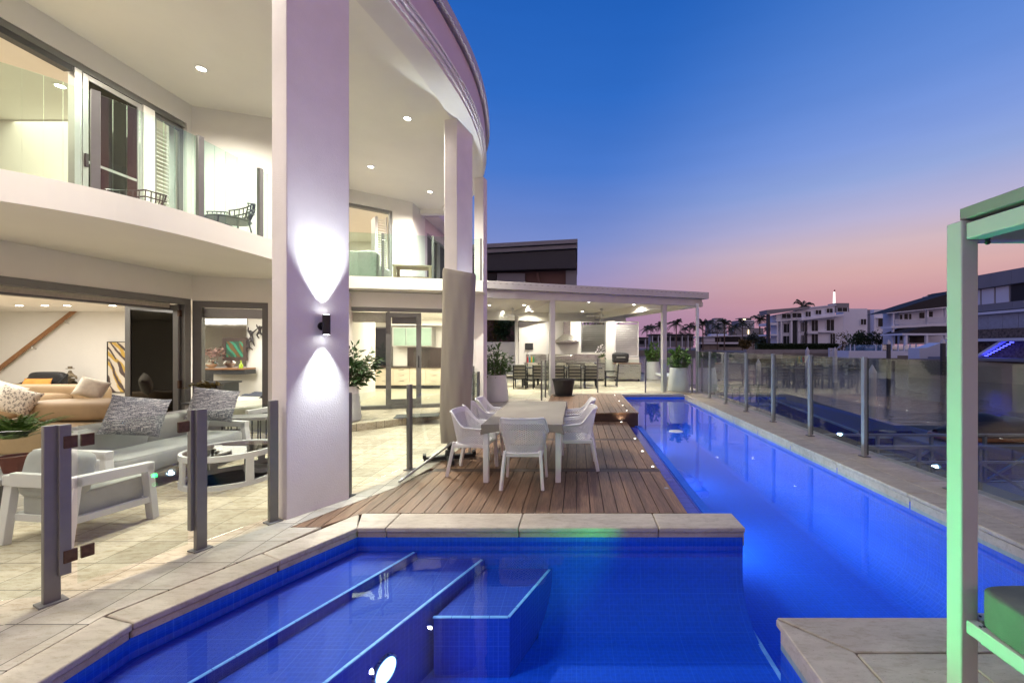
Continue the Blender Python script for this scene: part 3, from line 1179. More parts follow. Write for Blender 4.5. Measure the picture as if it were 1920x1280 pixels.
# drain lid floating in the channel
o = MB().lathe([(.0, .012), (.13, .011), (.15, .006), (.15, .0), (0, .0)], c=(2.2, 9.1, WZ + .001), n=24).build('skimmer_float', M['pot'], smooth=40)
tag(o, 'small white floating disc on the channel water', 'float')

# lamps under water: niche fittings and their light
for i, (p, aim, w, l) in enumerate((((-1.335, 2.86, -.52), (.6, 2.0, -.6), 24, 'bright round pool lamp set low beside the steps'),
                                    ((1.53, 5.9, -.80), (3.9, 5.9, -.6), 165, 'round pool lamp in the channel wall under the lower deck'),
                                    ((1.53, 8.6, -.80), (3.9, 8.6, -.6), 165, 'round pool lamp in the channel wall near the raised landing'),
                                    ((1.48, 11.8, -.80), (3.9, 11.8, -.6), 165, 'round pool lamp in the channel wall under the raised landing'),
                                    ((3.92, 3.6, -.85), (1.6, 3.7, -.7), 30, 'round pool lamp in the seaward wall opposite the front coping'),
                                    ((1.27, 1.2, -.62), (-2, 2.6, -.7), 14, 'round pool lamp in the wall of the cabana platform'))):
    d = (Vector(aim) - Vector(p)).normalized()
    t = thing('pool_lamp', l, 'pool lamp', p)
    MB().cyl(Vector(p) - d * .02, Vector(p) + d * .012, .10, n=20).build('ring', M['steel'], t)
    MB().cyl(Vector(p) + d * .0125, Vector(p) + d * .02, .085, .07, n=20).build('lens', M['pool_lens'], t)
    lampobj('SPOT', 'pool_glow', Vector(p) + d * .06, w, (.55, .78, 1), aim, spot_size=R(165), spot_blend=1.0, shadow_soft_size=.05)

# ================================================================== CANAL AND FAR BANK
struct(MB().box(4.93, 900, -300, 900, -1.9, -1.75).build('canal_water', M['canal']))
struct(MB().box(-900, 4.9, 75, 900, -1.95, -1.8).build('harbour_water', M['canal']))
BK = [(-60, 190), (30, 165), (47, 140), (40, 96), (58, 91), (50, 66), (64, 60), (38, 47), (44, 30), (60, 0), (90, -60), (500, -60), (500, 700), (-200, 700), (-200, 190)]
struct(MB().prism(BK, -3, .35).build('far_bank', M['sand']))
# ================================================================== THE HOUSE
HX = -7.4
house = thing('house', 'white two storey house with a curved columned balcony front', 'house', (HX, 7.9, 0))
CW = (-7.4, 7.9)          # wall corner
CB = (-5.3, 8.65)


def part(mb, name, m, parent=house, **kw):
    return mb.build(name, m, parent, **kw)


# ---- outside walls (each storey one skin, openings left out)
mb = MB()
T = .2
# ground: wall along the terrace, opening y 2.7..7.75, then the angled bay with its window
mb.box(HX - T, HX, -6, 2.7, .0, 3.1)
mb.box(HX - T, HX, 2.7, 7.9, 2.64, 3.1)
mb.seg(CW, CB, T, 2.62, 3.1)
mb.seg(CW, CB, T, .0, 2.62, .55, 1)
mb.seg(CB, (-5.75, 9.95), T, .0, 3.1)
KP, KQ = (-5.85, 10.05), (-2.62, 10.95)
mb.seg(KP, KQ, T, 2.72, 3.1)
mb.seg(KP, KQ, T, .16, 2.72, 0, .058)
mb.seg(KP, KQ, T, .16, 2.72, .83, 1)
mb.seg(KQ, (-4.9, 19), T, 0, 3.1)
part(mb, 'ground_wall', M['paint'])
mb = MB()
mb.box(HX - T, HX, -6, 2.0, 3.4, 6.4)
mb.box(HX - T, HX, 2.0, 7.9, 5.97, 6.4)
mb.box(HX - T, HX, 7.80, 7.9, 3.4, 5.97)
mb.seg(CW, CB, T, 3.4, 6.4)
mb.seg(CB, (-6.9, 11.9), T, 3.4, 6.4)
UP, UQ = (-6.9, 11.884), (-5.27, 13.2)
mb.seg(UP, UQ, T, 5.97, 6.4)
mb.seg(UP, UQ, T, 3.4, 5.97, .71, 1)
mb.seg(UQ, (-5.27, 14.3), T, 3.4, 6.4)
part(mb, 'upper_wall', M['paint'])
# rear wing with windows beyond the balcony
mb = MB()
mb.box(-5.47, -5.27, 14.3, 14.5, 3.0, 6.2)
mb.box(-5.47, -5.27, 14.5, 17.3, 5.75, 6.2)
mb.box(-5.47, -5.27, 14.5, 17.3, 3.0, 3.55)
part(mb, 'wing_wall', M['fascia'])
part(MB().box(-5.6, -4.75, 14.2, 17.4, 6.2, 6.42), 'wing_eave', M['fascia'])
for i, (y0, y1) in enumerate(((14.5, 15.9), (15.95, 17.3))):
    w = part(MB().box(-5.42, -5.40, y0 + .06, y1 - .06, 3.6, 5.7), 'window', M['far_glass'])
    fr = MB()
    for a, b, c, d in ((y0, y0 + .06, 3.55, 5.75), (y1 - .06, y1, 3.55, 5.75), (y0 + .06, y1 - .06, 3.55, 3.6), (y0 + .06, y1 - .06, 5.7, 5.75)):
        fr.box(-5.44, -5.32, a, b, c, d)
    part(fr, 'frame', M['alu_light'], w)

# ---- balcony slabs
SA = [(-7.4, 2.55), (-6.75, 2.85), (-6.1, 3.28), (-5.42, 3.86), (-5.06, 4.37), (-4.88, 4.9), (-4.80, 5.5), (-4.77, 6.4), (-4.80, 7.2), (-4.92, 8.0), (-5.2, 8.66)]


def catmull(pts, n=5):
    out = []
    P = [Vector(p) for p in pts]
    P = [2 * P[0] - P[1]] + P + [2 * P[-1] - P[-2]]
    for i in range(1, len(P) - 2):
        for k in range(n):
            t = k / n
            a, b, c, d = P[i - 1], P[i], P[i + 1], P[i + 2]
            q = .5 * ((2 * b) + (c - a) * t + (2 * a - 5 * b + 4 * c - d) * t * t + (3 * b - a - 3 * c + d) * t ** 3)
            out.append((q.x, q.y))
    out.append(tuple(P[-2]))
    return out


SAc = catmull(SA)
part(MB().prism(SAc + [(-7.39, 8.0)], 3.1, 3.4), 'balcony_slab', M['soffit'])
SB = [(-6.2, 9.50), (-5.41, 9.67), (-4.3, 9.9), (-3.26, 10.12), (-2.36, 10.37)]
part(MB().prism(SB + [(-2.45, 11.2), (-3.3, 12.6), (-4.3, 14.2), (-5.26, 14.2), (-5.27, 13.2), (-6.88, 11.9), (-6.2, 10.5)], 3.12, 3.4), 'balcony_slab', M['soffit'])
# ---- roof: ceiling, edge beam, mouldings, fascia, gutter
RO = [(-4.9, -.6), (-4.1, 1.1), (-3.42, 2.75), (-2.78, 4.1), (-2.58, 4.67), (-2.44, 5.33), (-2.2, 6.6), (-2.08, 7.97), (-2.18, 9.4), (-2.48, 10.85), (-3.1, 12.3), (-4.1, 13.85)]
ROc = catmull(RO, 6)
part(MB().prism(ROc + [(-5.5, 14.1), (-7.3, 13), (-9.8, 9), (-9.8, -2)], 6.36, 6.42), 'ceiling', M['soffit'])
mb = MB()
mb.sweep(list(ROc), -.42, 0, 6.23, 6.5)
mb.box(-5.28, -4.1, 13.82, 14.02, 6.2, 6.5)
part(mb, 'edge_beam', M['paint'], smooth=30)
mb = MB()
mb.sweep(ROc, .0005, .035, 6.30, 6.345)
mb.sweep(ROc, .0005, .06, 6.385, 6.43)
mb.sweep(ROc, .0005, .075, 6.46, 6.50)
part(mb, 'moulding', M['paint'], smooth=30)
part(MB().sweep(ROc, -.2, .05, 6.505, 7.03), 'fascia', M['fascia'], smooth=30)
part(MB().sweep(ROc, -.2, .0, 7.031, 7.07), 'shadow_gap', M['dark_gap'], smooth=30)
part(MB().sweep(ROc, -.2, .15, 7.071, 7.24), 'gutter', M['gutter'], smooth=30)
part(MB().prism(ROc + [(-5.5, 14.1), (-7.3, 13), (-9.8, 9), (-9.8, -2)], 7.1, 7.2), 'roof', M['gutter'])


# ---- columns
def column(p0, p1, t, z1, m=M['stucco']):
    p0, p1 = Vector(p0), Vector(p1)
    d = (p1 - p0).normalized()
    n = Vector((-d.y, d.x))
    mb = MB()
    mb.prism([tuple(p0), tuple(p1), tuple(p1 + n * t), tuple(p0 + n * t)], 0, z1)
    part(mb, 'column', m, bevel=.008)


column((-2.896, 4.10), (-2.586, 4.674), .28, 6.24)
column((-2.357, 8.10), (-2.211, 8.733), .28, 6.24)
column((-2.73, 10.95), (-2.47, 10.9), .24, 6.24)

# ---- ground floor bifold opening: head, blind, folded leaves
opn = part(MB().box(HX - .13, HX + .02, 2.7, 7.86, 2.53, 2.64), 'door_frame', M['alu'], bevel=.004)
part(MB().box(HX - .13, HX + .02, 7.74, 7.86, .0, 2.53), 'jamb', M['alu'], opn)
part(MB().box(HX - .12, HX + .01, 2.7, 7.73, .0, .03), 'sill', M['alu'], opn)
bl = part(MB().box(HX - .32, HX - .22, 2.7, 7.7, 2.46, 2.60), 'blind', M['ivory'])
part(MB().box(HX - .34, HX - .2, 2.7, 7.7, 2.425, 2.456), 'bottom_rail', M['alu'], bl)


def leaf(x0, x1, y, z0, z1, name='door_leaf', gm='dark_glass', fr=.1, t=.04, parent=house):
    mb = MB()
    mb.box(x0, x0 + fr, y, y + t, z0, z1)
    mb.box(x1 - fr, x1, y, y + t, z0, z1)
    mb.box(x0 + fr, x1 - fr, y, y + t, z1 - fr, z1)
    mb.box(x0 + fr, x1 - fr, y, y + t, z0, z0 + fr * 1.4)
    l = part(mb, name, M['alu'], parent, bevel=.003)
    part(MB().box(x0 + fr - .005, x1 - fr + .005, y + t / 2 - .004, y + t / 2 + .004, z0 + fr * 1.4 - .005, z1 - fr + .005), 'pane', M[gm], l)
    return l


for k in range(3):
    l = leaf(-8.46, -7.46, 7.84 - .075 * k, .04, 2.52)
    for z0, z1 in ((2.30, 2.42), (.95, 1.1)):
        part(MB().box(-7.47, -7.435, 7.835 - .075 * k, 7.885 - .075 * k, z0, z1), 'hinge', M['bronze'], l)

# ---- window in the angled bay
d = (Vector(CB) - Vector(CW)).normalized()


def bay(u0, u1, off0, off1, z0, z1, name, m, parent=house):
    a = Vector(CW) + d * u0
    b = Vector(CW) + d * u1
    n = Vector((-d.y, d.x))
    return part(MB().prism([tuple(a + n * off0), tuple(b + n * off0), tuple(b + n * off1), tuple(a + n * off1)], z0, z1), name, m, parent)


w = bay(.0, 1.24, .02, .16, 2.5, 2.618, 'window', M['alu'])
for u0, u1 in ((.0, .14), (1.12, 1.24)):
    bay(u0, u1, .02, .16, .05, 2.5, 'frame', M['alu'], w)
bay(.14, 1.12, .02, .16, .0, .1, 'sill', M['alu'], w)
bay(.14, 1.12, .08, .086, .1, 2.5, 'pane', M['door_glass'], w)
bay(.14, 1.12, .12, .15, 2.30, 2.49, 'blind', M['alu_light'], w)

# ---- kitchen sliding door in the angled wall
kd = (Vector(KQ) - Vector(KP)).normalized()
KL = (Vector(KQ) - Vector(KP)).length
kn = Vector((-kd.y, kd.x))


def kit(u0, u1, o0, o1, z0, z1, name=None, m=None, parent=house, mb=None):
    a = Vector(KP) + kd * u0
    b = Vector(KP) + kd * u1
    P = [tuple(a + kn * o0), tuple(b + kn * o0), tuple(b + kn * o1), tuple(a + kn * o1)]
    if mb is not None:
        return mb.prism(P, z0, z1)
    return part(MB().prism(P, z0, z1), name, m, parent)


mb = MB()
kit(.20, 2.78, .03, .17, 2.62, 2.718, mb=mb)
kit(.20, .28, .03, .17, .25, 2.62, mb=mb)
kit(2.70, 2.78, .03, .17, .25, 2.62, mb=mb)
kit(1.10, 1.16, .10, .16, .25, 2.62, mb=mb)
kit(.20, 2.78, .01, .17, .162, .25, mb=mb)
kfr = part(mb, 'door_frame', M['alu'])
kit(.28, 1.10, .12, .126, .25, 2.62, 'pane', M['door_glass'], kfr)
kit(1.86, 2.70, .12, .126, .25, 2.62, 'pane', M['door_glass'], kfr)
mb = MB()
kit(1.08, 1.20, .035, .075, .252, 2.6, mb=mb)
kit(1.80, 1.92, .035, .075, .252, 2.6, mb=mb)
kit(1.20, 1.80, .035, .075, 2.48, 2.6, mb=mb)
kit(1.20, 1.80, .035, .075, .252, .40, mb=mb)
sd = part(mb, 'sliding_door', M['alu'])
kit(1.20, 1.80, .052, .058, .4, 2.48, 'pane', M['door_glass'], sd)
kit(1.845, 1.875, .015, .035, 1.2, 1.5, 'handle', M['black'], sd)
kit(.28, 1.10, .18, .19, 2.35, 2.6, 'blind', M['ivory'], kfr)
kit(1.2, 1.8, .19, .20, 2.32, 2.6, 'blind', M['louvre_grey'], kfr)

# ---- upper sliding doors and shuttered window
uf = part(MB().box(HX - .15, HX - .02, 2.0, 7.78, 5.87, 5.968), 'door_frame', M['alu'])
part(MB().box(HX - .13, HX - .03, 6.08, 6.17, 3.4, 5.87), 'jamb', M['alu_light'], uf)
part(MB().box(HX - .15, HX - .02, 2.0, 6.05, 5.78, 5.865), 'track', M['charcoal'], uf)


def yleaf(y0, y1, x, z0, z1, name, gm, frm='alu_light', fr=.075, t=.04, parent=house):
    mb = MB()
    mb.box(x, x + t, y0, y0 + fr, z0, z1)
    mb.box(x, x + t, y1 - fr, y1, z0, z1)
    mb.box(x, x + t, y0 + fr, y1 - fr, z1 - fr, z1)
    mb.box(x, x + t, y0 + fr, y1 - fr, z0, z0 + fr)
    l = part(mb, name, M[frm], parent, bevel=.003)
    part(MB().box(x + t / 2 - .004, x + t / 2 + .004, y0 + fr - .004, y1 - fr + .004, z0 + fr - .004, z1 - fr + .004), 'pane', M[gm], l)
    return l


M['screen'] = glass('insect_screen', (.22, .225, .22), .03, .5)
sl = yleaf(6.18, 7.03, HX - .07, 3.42, 5.86, 'sliding_door', 'screen')
part(MB().box(HX - .068, HX - .035, 6.26, 6.95, 4.52, 4.56), 'rail', M['alu_light'], sl)
part(MB().box(HX - .03, HX - .005, 6.2, 6.235, 4.45, 4.65), 'handle', M['black'], sl)
part(MB().box(HX - .2, HX - .01, 7.03, 7.22, 3.4, 5.87), 'pier', M['paint'])
sw = yleaf(7.22, 7.79, HX - .10, 3.42, 5.86, 'window', 'door_glass', 'alu')
sh = MB()
for k in range(26):
    z = 3.9 + k * .072
    sh.ob((HX - .22, 7.46, z), (.065, .40, .01), ry=R(35))
sh.box(HX - .25, HX - .2, 7.22, 7.26, 3.42, 5.86)
sh.box(HX - .25, HX - .2, 7.66, 7.79, 3.42, 5.86)
sh.box(HX - .25, HX - .2, 7.26, 7.66, 3.42, 3.88)
part(sh, 'shutter', M['plastic'], sw)

# ---- upper right doorway (angled wall)
ud = (Vector(UQ) - Vector(UP)).normalized()
un = Vector((-ud.y, ud.x))


def upd(u0, u1, o0, o1, z0, z1, name=None, m=None, parent=house, mb=None):
    a = Vector(UP) + ud * u0
    b = Vector(UP) + ud * u1
    P = [tuple(a + un * o0), tuple(b + un * o0), tuple(b + un * o1), tuple(a + un * o1)]
    if mb is not None:
        return mb.prism(P, z0, z1)
    return part(MB().prism(P, z0, z1), name, m, parent)


mb = MB()
upd(0, 1.49, .03, .16, 5.87, 5.965, mb=mb)
upd(1.40, 1.485, .03, .16, 3.4, 5.87, mb=mb)
upd(.12, .21, .05, .12, 3.4, 5.87, mb=mb)
dfr = part(mb, 'door_frame', M['alu'])
upd(.0, .12, .07, .08, 3.45, 5.87, 'pane', M['screen'], dfr)
upd(.13, .17, .01, .05, 4.4, 4.6, 'handle', M['black'], dfr)
mb = MB()
for k in range(30):
    z = 3.5 + k * .076
    p = Vector(UP) + ud * 1.24 + un * .28
    mb.ob((p.x, p.y, z), (.26, .05, .008), rz=math.atan2(ud.y, ud.x), rx=R(30))
upd(1.09, 1.12, .24, .31, 3.42, 5.8, mb=mb)
upd(1.36, 1.39, .24, .31, 3.42, 5.8, mb=mb)
p = Vector(UP) + ud * 1.06 + un * .5
mb.ob((p.x, p.y, 4.6), (.04, .5, 2.35), rz=math.atan2(ud.y, ud.x))
part(mb, 'shutter', M['plastic'], dfr)

# ---- rooms behind the glass
mb = MB()
# living room
mb.box(-20, HX - T, 12.3, 12.45, 0, 3.05)
mb.box(-20.1, -20, -1, 12.45, 0, 3.05)
mb.seg(CB, (-6.2, 12.3), -.1, 0, 3.05)
mb.box(-7.2, -6.1, 12.3, 12.45, 0, 3.05)
mb.box(HX - T, -7.2, 12.3, 12.45, 0, 3.05)
mb.box(-20, HX - T, -1.1, -1, 0, 3.05)
# kitchen
mb.box(-8.5, -4.0, 15.45, 15.6, 0, 3.05)
mb.box(-8.6, -8.5, 12.46, 15.6, 0, 3.05)
# upper rooms
mb.box(-20, HX - T, 10.2, 10.3, 3.3, 6.3)
mb.box(-11.4, -11.3, 8.1, 10.2, 3.3, 6.3)
mb.box(-11.3, -9.6, 8.1, 8.2, 3.3, 6.3)
mb.box(-20.1, -20, -1, 10.3, 3.3, 6.3)
mb.box(-12, -5.5, 17.3, 17.4, 3.3, 6.3)
mb.box(-10.1, -10, 11.5, 17.3, 3.3, 6.3)
part(mb, 'inner_wall', M['interior'])
mb = MB()
mb.prism([(-20, -1), (HX - T, -1), (HX - T, 7.95), (-5.5, 8.75), (-6.2, 12.3), (-20, 12.3)], 2.78, 2.86)
mb.prism([(-8.5, 12.46), (-6.2, 12.46), (KP[0], KP[1] + .22), (KQ[0] - .25, KQ[1] + .22), (-4.0, 15.45), (-8.5, 15.45)], 2.74, 2.82)
mb.prism([(-20, -1), (HX - T, -1), (HX - T, 7.95), (-8.2, 10.2), (-20, 10.2)], 6.2, 6.28)
mb.prism([(-10, 12), (-7.2, 12), (-5.5, 13.4), (-5.5, 17.3), (-10, 17.3)], 6.14, 6.22)
part(mb, 'inner_ceiling', M['interior'])
mb = MB()
mb.prism([(-20, -1), (HX - .13, -1), (HX - .13, 7.9), (-5.4, 8.6), (-6.2, 12.3), (-20, 12.3)], .003, .02)
mb.prism([(-8.5, 12.46), (-6.2, 12.46), (KP[0], KP[1] + .03), (KQ[0] - .12, KQ[1] + .03), (-4.0, 15.45), (-8.5, 15.45)], .1, .24)
mb.prism([(-20, -1), (HX - .03, -1), (HX - .03, 7.95), (-8.2, 10.2), (-20, 10.2)], 3.3, 3.395)
mb.prism([(-10, 11.5), (-6.92, 11.95), (-5.3, 13.25), (-5.5, 17.3), (-10, 17.3)], 3.3, 3.395)
part(mb, 'room_floor', M['room_floor'])
# stair handrail on the living room wall
hr = part(MB().bar(A(-12, 699, 12.2), A(149, 575, 12.2), .05, .11), 'handrail', M['timber'], bevel=.01)
mb = MB()
for px, py in ((60, 646), (122, 598)):
    p = A(px, py, 12.2)
    mb.tube([p, p - Vector((0, 0, .11)), p - Vector((0, -.1, .13))], .012, 6)
part(mb, 'bracket', M['steel'], hr)
# kitchen joinery (built in)
kc = part(MB().box(-8.3, -3.95, 14.6, 15.4, .36, .98), 'kitchen_cabinet', M['cabinet'])
part(MB().box(-8.35, -3.94, 14.55, 15.44, .981, 1.03), 'bench_top', M['bench_top'], kc)
part(MB().box(-8.3, -3.95, 14.66, 15.4, .24, .359), 'plinth', M['charcoal'], kc)
mb = MB()
gr = MB()
for i in range(7):
    x0 = -8.25 + i * .58
    for j in range(3):
        z0 = .38 + j * .2
        mb.box(x0 + .01, x0 + .57, 14.585, 14.599, z0, z0 + .19)
        gr.box(x0 + .2, x0 + .38, 14.565, 14.58, z0 + .135, z0 + .15)
part(mb, 'drawer_front', M['cabinet'], kc)
part(gr, 'handle', M['steel'], kc)
part(MB().box(-6.35, -4.4, 15.41, 15.44, 1.03, 1.7), 'splashback', M['bench_top'])
uc = part(MB().box(-6.75, -5.3, 15.05, 15.44, 1.75, 2.45), 'upper_cabinet', M['alu_light'])
mb = MB()
for i in range(3):
    mb.box(-6.7 + i * .47, -6.26 + i * .47, 15.03, 15.049, 1.78, 2.42)
part(mb, 'door', M['green_glass'], uc)
kw = part(MB().box(-7.85, -6.95, 15.40, 15.44, 1.05, 2.42), 'kitchen_window', M['far_glass'])
mb = MB()
for a, b, c, e in ((-7.9, -7.84, 1.03, 2.47), (-6.96, -6.9, 1.03, 2.47), (-7.84, -6.96, 2.42, 2.47)):
    mb.box(a, b, 15.38, 15.445, c, e)
part(mb, 'frame', M['alu'], kw)
part(MB().box(-4.5, -3.95, 14.7, 15.4, 1.03, 2.5), 'oven_tower', M['louvre_grey'])
# soffit over the cabinets and pelmet
part(MB().box(-6.9, -4.0, 14.9, 15.44, 2.5, 2.74), 'bulkhead', M['interior'])

# ---- balustrades
def balustrade(name, label, pts, posts, z0, h, bottom=.02, end_posts=False):
    t = thing(name, label, 'balustrade', (pts[0][0], pts[0][1], z0))
    mb = MB()
    for a, b in zip(pts, pts[1:]):
        mb.seg(a, b, .012, z0 + bottom, z0 + h)
    mb.build('glass_panel', M['rail_glass'], t)
    for x, y, rz in posts:
        MB().ob((x, y, z0 + h / 2 + .01), (.05, .07, h + .02), rz=rz).build('post', M['post'], t, bevel=.004)
    return t


SAi = [(x - .06, y + .02) for x, y in SAc[4:]]
balustrade('glass_balustrade', 'curved clear glass balustrade with grey posts on the front balcony', SAi[:-4],
           [(-5.12, 4.37, R(-35)), (-4.87, 5.31, R(-8)), (-4.83, 6.27, 0), (-4.98, 8.0, .2)], 3.4, 1.03)
balustrade('glass_balustrade', 'straight clear glass balustrade along the rear balcony edge', [(-6.1, 9.58), (-5.41, 9.73), (-4.3, 9.96), (-3.26, 10.18), (-2.46, 10.4)],
           [(-4.68, 9.92, .2), (-3.55, 10.16, .2), (-2.43, 10.44, .2)], 3.4, 1.05)

# ---- ceiling downlights
def downlight(p, label, group, w=40, col=NEUT, r=.062, ang=150, blend=.7):
    t = thing('ceiling_light', label, 'ceiling light', p, 0, group)
    MB().lathe([(r * 1.45, -.001), (r * 1.45, -.008), (r, -.010)], c=p, n=16).build('trim', M['pot'], t)
    MB().lathe([(0, -.0115), (r, -.011), (r, -.0105), (0, -.0102)], c=p, n=16).build('lens', M['lamp_warm'], t)
    if w:
        lampobj('SPOT', 'downlight_beam', (p[0], p[1], p[2] - .03), w, col, (p[0], p[1], p[2] - 3), spot_size=R(ang), spot_blend=blend, shadow_soft_size=.05)
    return t


for p, l in (((-6.25, 6.84, 6.36), 'bright round downlight over the left end of the front balcony'),
             ((-3.43, 8.33, 6.36), 'bright round downlight near the curved roof edge by the middle column'),
             ((-5.29, 10.56, 6.36), 'bright round downlight above the front of the rear balcony'),
             ((-4.38, 12.27, 6.36), 'bright round downlight at the far back of the balcony ceiling')):
    downlight(p, l, 'downlights in the balcony ceiling', 850 if p[0] < -6 else 1700, ang=150, blend=1.0)
for x, y, l in ((-3.95, 4.5, 'downlight in the balcony ceiling above the front column'), (-5.4, 3.0, 'downlight in the balcony ceiling toward the near end'), (-4.9, 1.2, 'downlight nearest the near end of the balcony ceiling')):  # unseen downlights added to light the coping, paving and deck
    downlight((x, y, 6.36), l, 'downlights in the balcony ceiling', 520, ang=150, blend=1.0)
downlight((-8.85, 7.04, 6.2), 'downlight in the upper room seen through the open door', 'downlights inside the upper rooms', 150)
for px, l in ((36, 'living room downlight farthest from the folded door'), (84, 'second living room downlight from the left end of the blind'), (126, 'living room downlight above the wooden handrail top'), (211, 'living room downlight nearest the folded door')):
    y = 10.4
    downlight(((px - VX) * y / F, y, 2.78), l, 'downlights inside the living room', 0)
# up and down wall lamp on the front column
cdir = Vector((.31, .574)).normalized()
cn = Vector((cdir.y, -cdir.x))
cp = Vector((-2.896, 4.10)) + cdir * .345
wp = Vector((cp.x + cn.x * .085, cp.y + cn.y * .085, 0))
t = thing('wall_lamp', 'black cylinder wall lamp shining up and down the front column', 'wall lamp', (wp.x, wp.y, 1.83))
MB().lathe([(.038, -.105), (.038, .105)], c=(wp.x, wp.y, 1.965), n=20).build('body', M['black'], t, smooth=40)
MB().cyl((cp.x, cp.y, 1.95), (cp.x + cn.x * .015, cp.y + cn.y * .015, 1.95), .045).cyl((cp.x, cp.y, 1.95), (wp.x, wp.y, 1.95), .015).build('bracket', M['black'], t)
for s, nm in ((1, 'lens'), (-1, 'lens')):
    MB().lathe([(0, s * .106), (.032, s * .1065)], c=(wp.x, wp.y, 1.965), n=16).build(nm, M['lamp_cool'], t)
    lampobj('SPOT', 'wall_lamp_beam', (wp.x, wp.y, 1.965 + s * .115), 420 if s > 0 else 170, COOL, (wp.x, wp.y, 1.965 + s * 1.5), spot_size=R(64), spot_blend=1.0, shadow_soft_size=.015)
# the same lamp on the middle column, hidden by the umbrella except for its beam
c2 = Vector((.146, .633)).normalized()
n2 = Vector((c2.y, -c2.x))
q = Vector((-2.357, 8.10)) + c2 * .33 + n2 * .085
q0 = Vector((-2.357, 8.10)) + c2 * .33
t = thing('wall_lamp', 'black wall lamp on the middle column behind the covered umbrella', 'wall lamp', (q.x, q.y, 1.83))
MB().lathe([(.038, -.105), (.038, .105)], c=(q.x, q.y, 1.965), n=20).build('body', M['black'], t, smooth=40)
MB().cyl((q0.x, q0.y, 1.95), (q.x, q.y, 1.95), .015).build('bracket', M['black'], t)
for s in (1, -1):
    lampobj('SPOT', 'wall_lamp_beam', (q.x, q.y, 1.965 + s * .115), 420 if s > 0 else 170, COOL, (q.x, q.y, 1.965 + s * 1.5), spot_size=R(56), spot_blend=1.0, shadow_soft_size=.015)

# ---- room light
lampobj('AREA', 'living_light', (-10.4, 5.6, 2.74), 270, (1, .93, .84), (-10.4, 5.6, 0), shape='RECTANGLE', size=3.4, size_y=5.5)
lampobj('AREA', 'living_light', (-13.5, 9.5, 2.74), 330, (1, .94, .87), (-13.5, 9.6, 0), shape='RECTANGLE', size=6, size_y=4)
lampobj('AREA', 'living_light', (-8.6, 10.4, 2.74), 170, (1, .95, .90), (-8.2, 10.6, 0), shape='RECTANGLE', size=2.5, size_y=2)
lampobj('AREA', 'kitchen_light', (-5.6, 13, 2.7), 260, (1, .92, .76), (-5.6, 13, 0), shape='RECTANGLE', size=4, size_y=3)
lampobj('AREA', 'upper_light', (-9.5, 6, 6.17), 260, (1, .86, .66), (-9.5, 6, 0), shape='RECTANGLE', size=3.2, size_y=6)
lampobj('AREA', 'upper_light', (-7.6, 14.8, 6.1), 170, (1, .88, .7), (-7.6, 14.8, 0), shape='RECTANGLE', size=3, size_y=3)
# ================================================================== GLASS POOL FENCES
def fpost(t, x, y, h=1.2, rz=0.0, w=(.05, .075), foot=True, z=0.0):
    p = MB().ob((x, y, z + h / 2), (w[0], w[1], h), rz=rz).build('post', M['post'], t, bevel=.004)
    if foot:
        MB().ob((x, y, z + .008), (.115, .13, .014), rz=rz).build('foot_plate', M['post'], p, bevel=.003)
    return p


def gpanel(t, p, q, z0, z1, th=.01, name='glass_panel', m='fence_glass'):
    return MB().seg(p, q, th, z0, z1).build(name, M[m], t)


M['near_glass'] = glass('near_fence_glass', (.93, .965, .945), .03, mult=.7)
P1, P2, P3, P4, P5 = (-3.55, 2.775), (-3.21, 3.505), (-3.0, 4.06), (-2.65, 4.757), (-2.354, 5.79)
P6, P7 = (-2.18, 7.2), (-2.10, 8.78)
nf = thing('glass_fence', 'low clear glass fence with grey posts along the house side of the pool', 'fence', (P3[0], P3[1], 0))
for p, q in ((P2, P3), (P4, P5), (P5, P6), (P6, P7)):
    a, b = Vector(p), Vector(q)
    e = (b - a).normalized() * .03
    gpanel(nf, a + e, b - e, .06, 1.17, m='near_glass')
gpanel(nf, (-5.6, 2.2), (-3.59, 2.76), .06, 1.17, m='near_glass')
# twin section posts: a flat face and a deeper web behind it
for p, r in ((P1, .43), (P2, .36), (P3, .5), (P4, .35), (P5, .2), (P6, .1), (P7, .05)):
    po = fpost(nf, p[0], p[1], 1.2, -r)
    if p in (P1, P2):
        MB().ob((p[0] + (.05 if p == P1 else -.045), p[1] + (.03 if p == P1 else -.02), .69), (.05, .055, 1.02), rz=-r).build('web', M['post'], po, bevel=.003)
gt = thing('glass_gate', 'frameless glass gate hung on bronze hinges between two fence posts', 'gate', (-3.38, 3.14, 0))
a, b = Vector((-3.46, 2.85)), Vector((-3.235, 3.42))
gpanel(gt, a, b, .09, 1.19, m='near_glass')
gd = (b - a).normalized()
for z in (.30, 1.08):
    for o, nm in ((-.035, 'hinge'), (.045, 'hinge')):
        p = a + gd * o
        MB().ob((p.x, p.y, z), (.022, .065, .085), rz=-math.atan2(gd.x, gd.y)).build(nm, M['bronze'], gt, bevel=.004)
p = b - gd * .03
MB().ob((p.x, p.y, 1.07), (.028, .075, .09), rz=-math.atan2(gd.x, gd.y)).build('latch', M['bronze'], gt, bevel=.006)

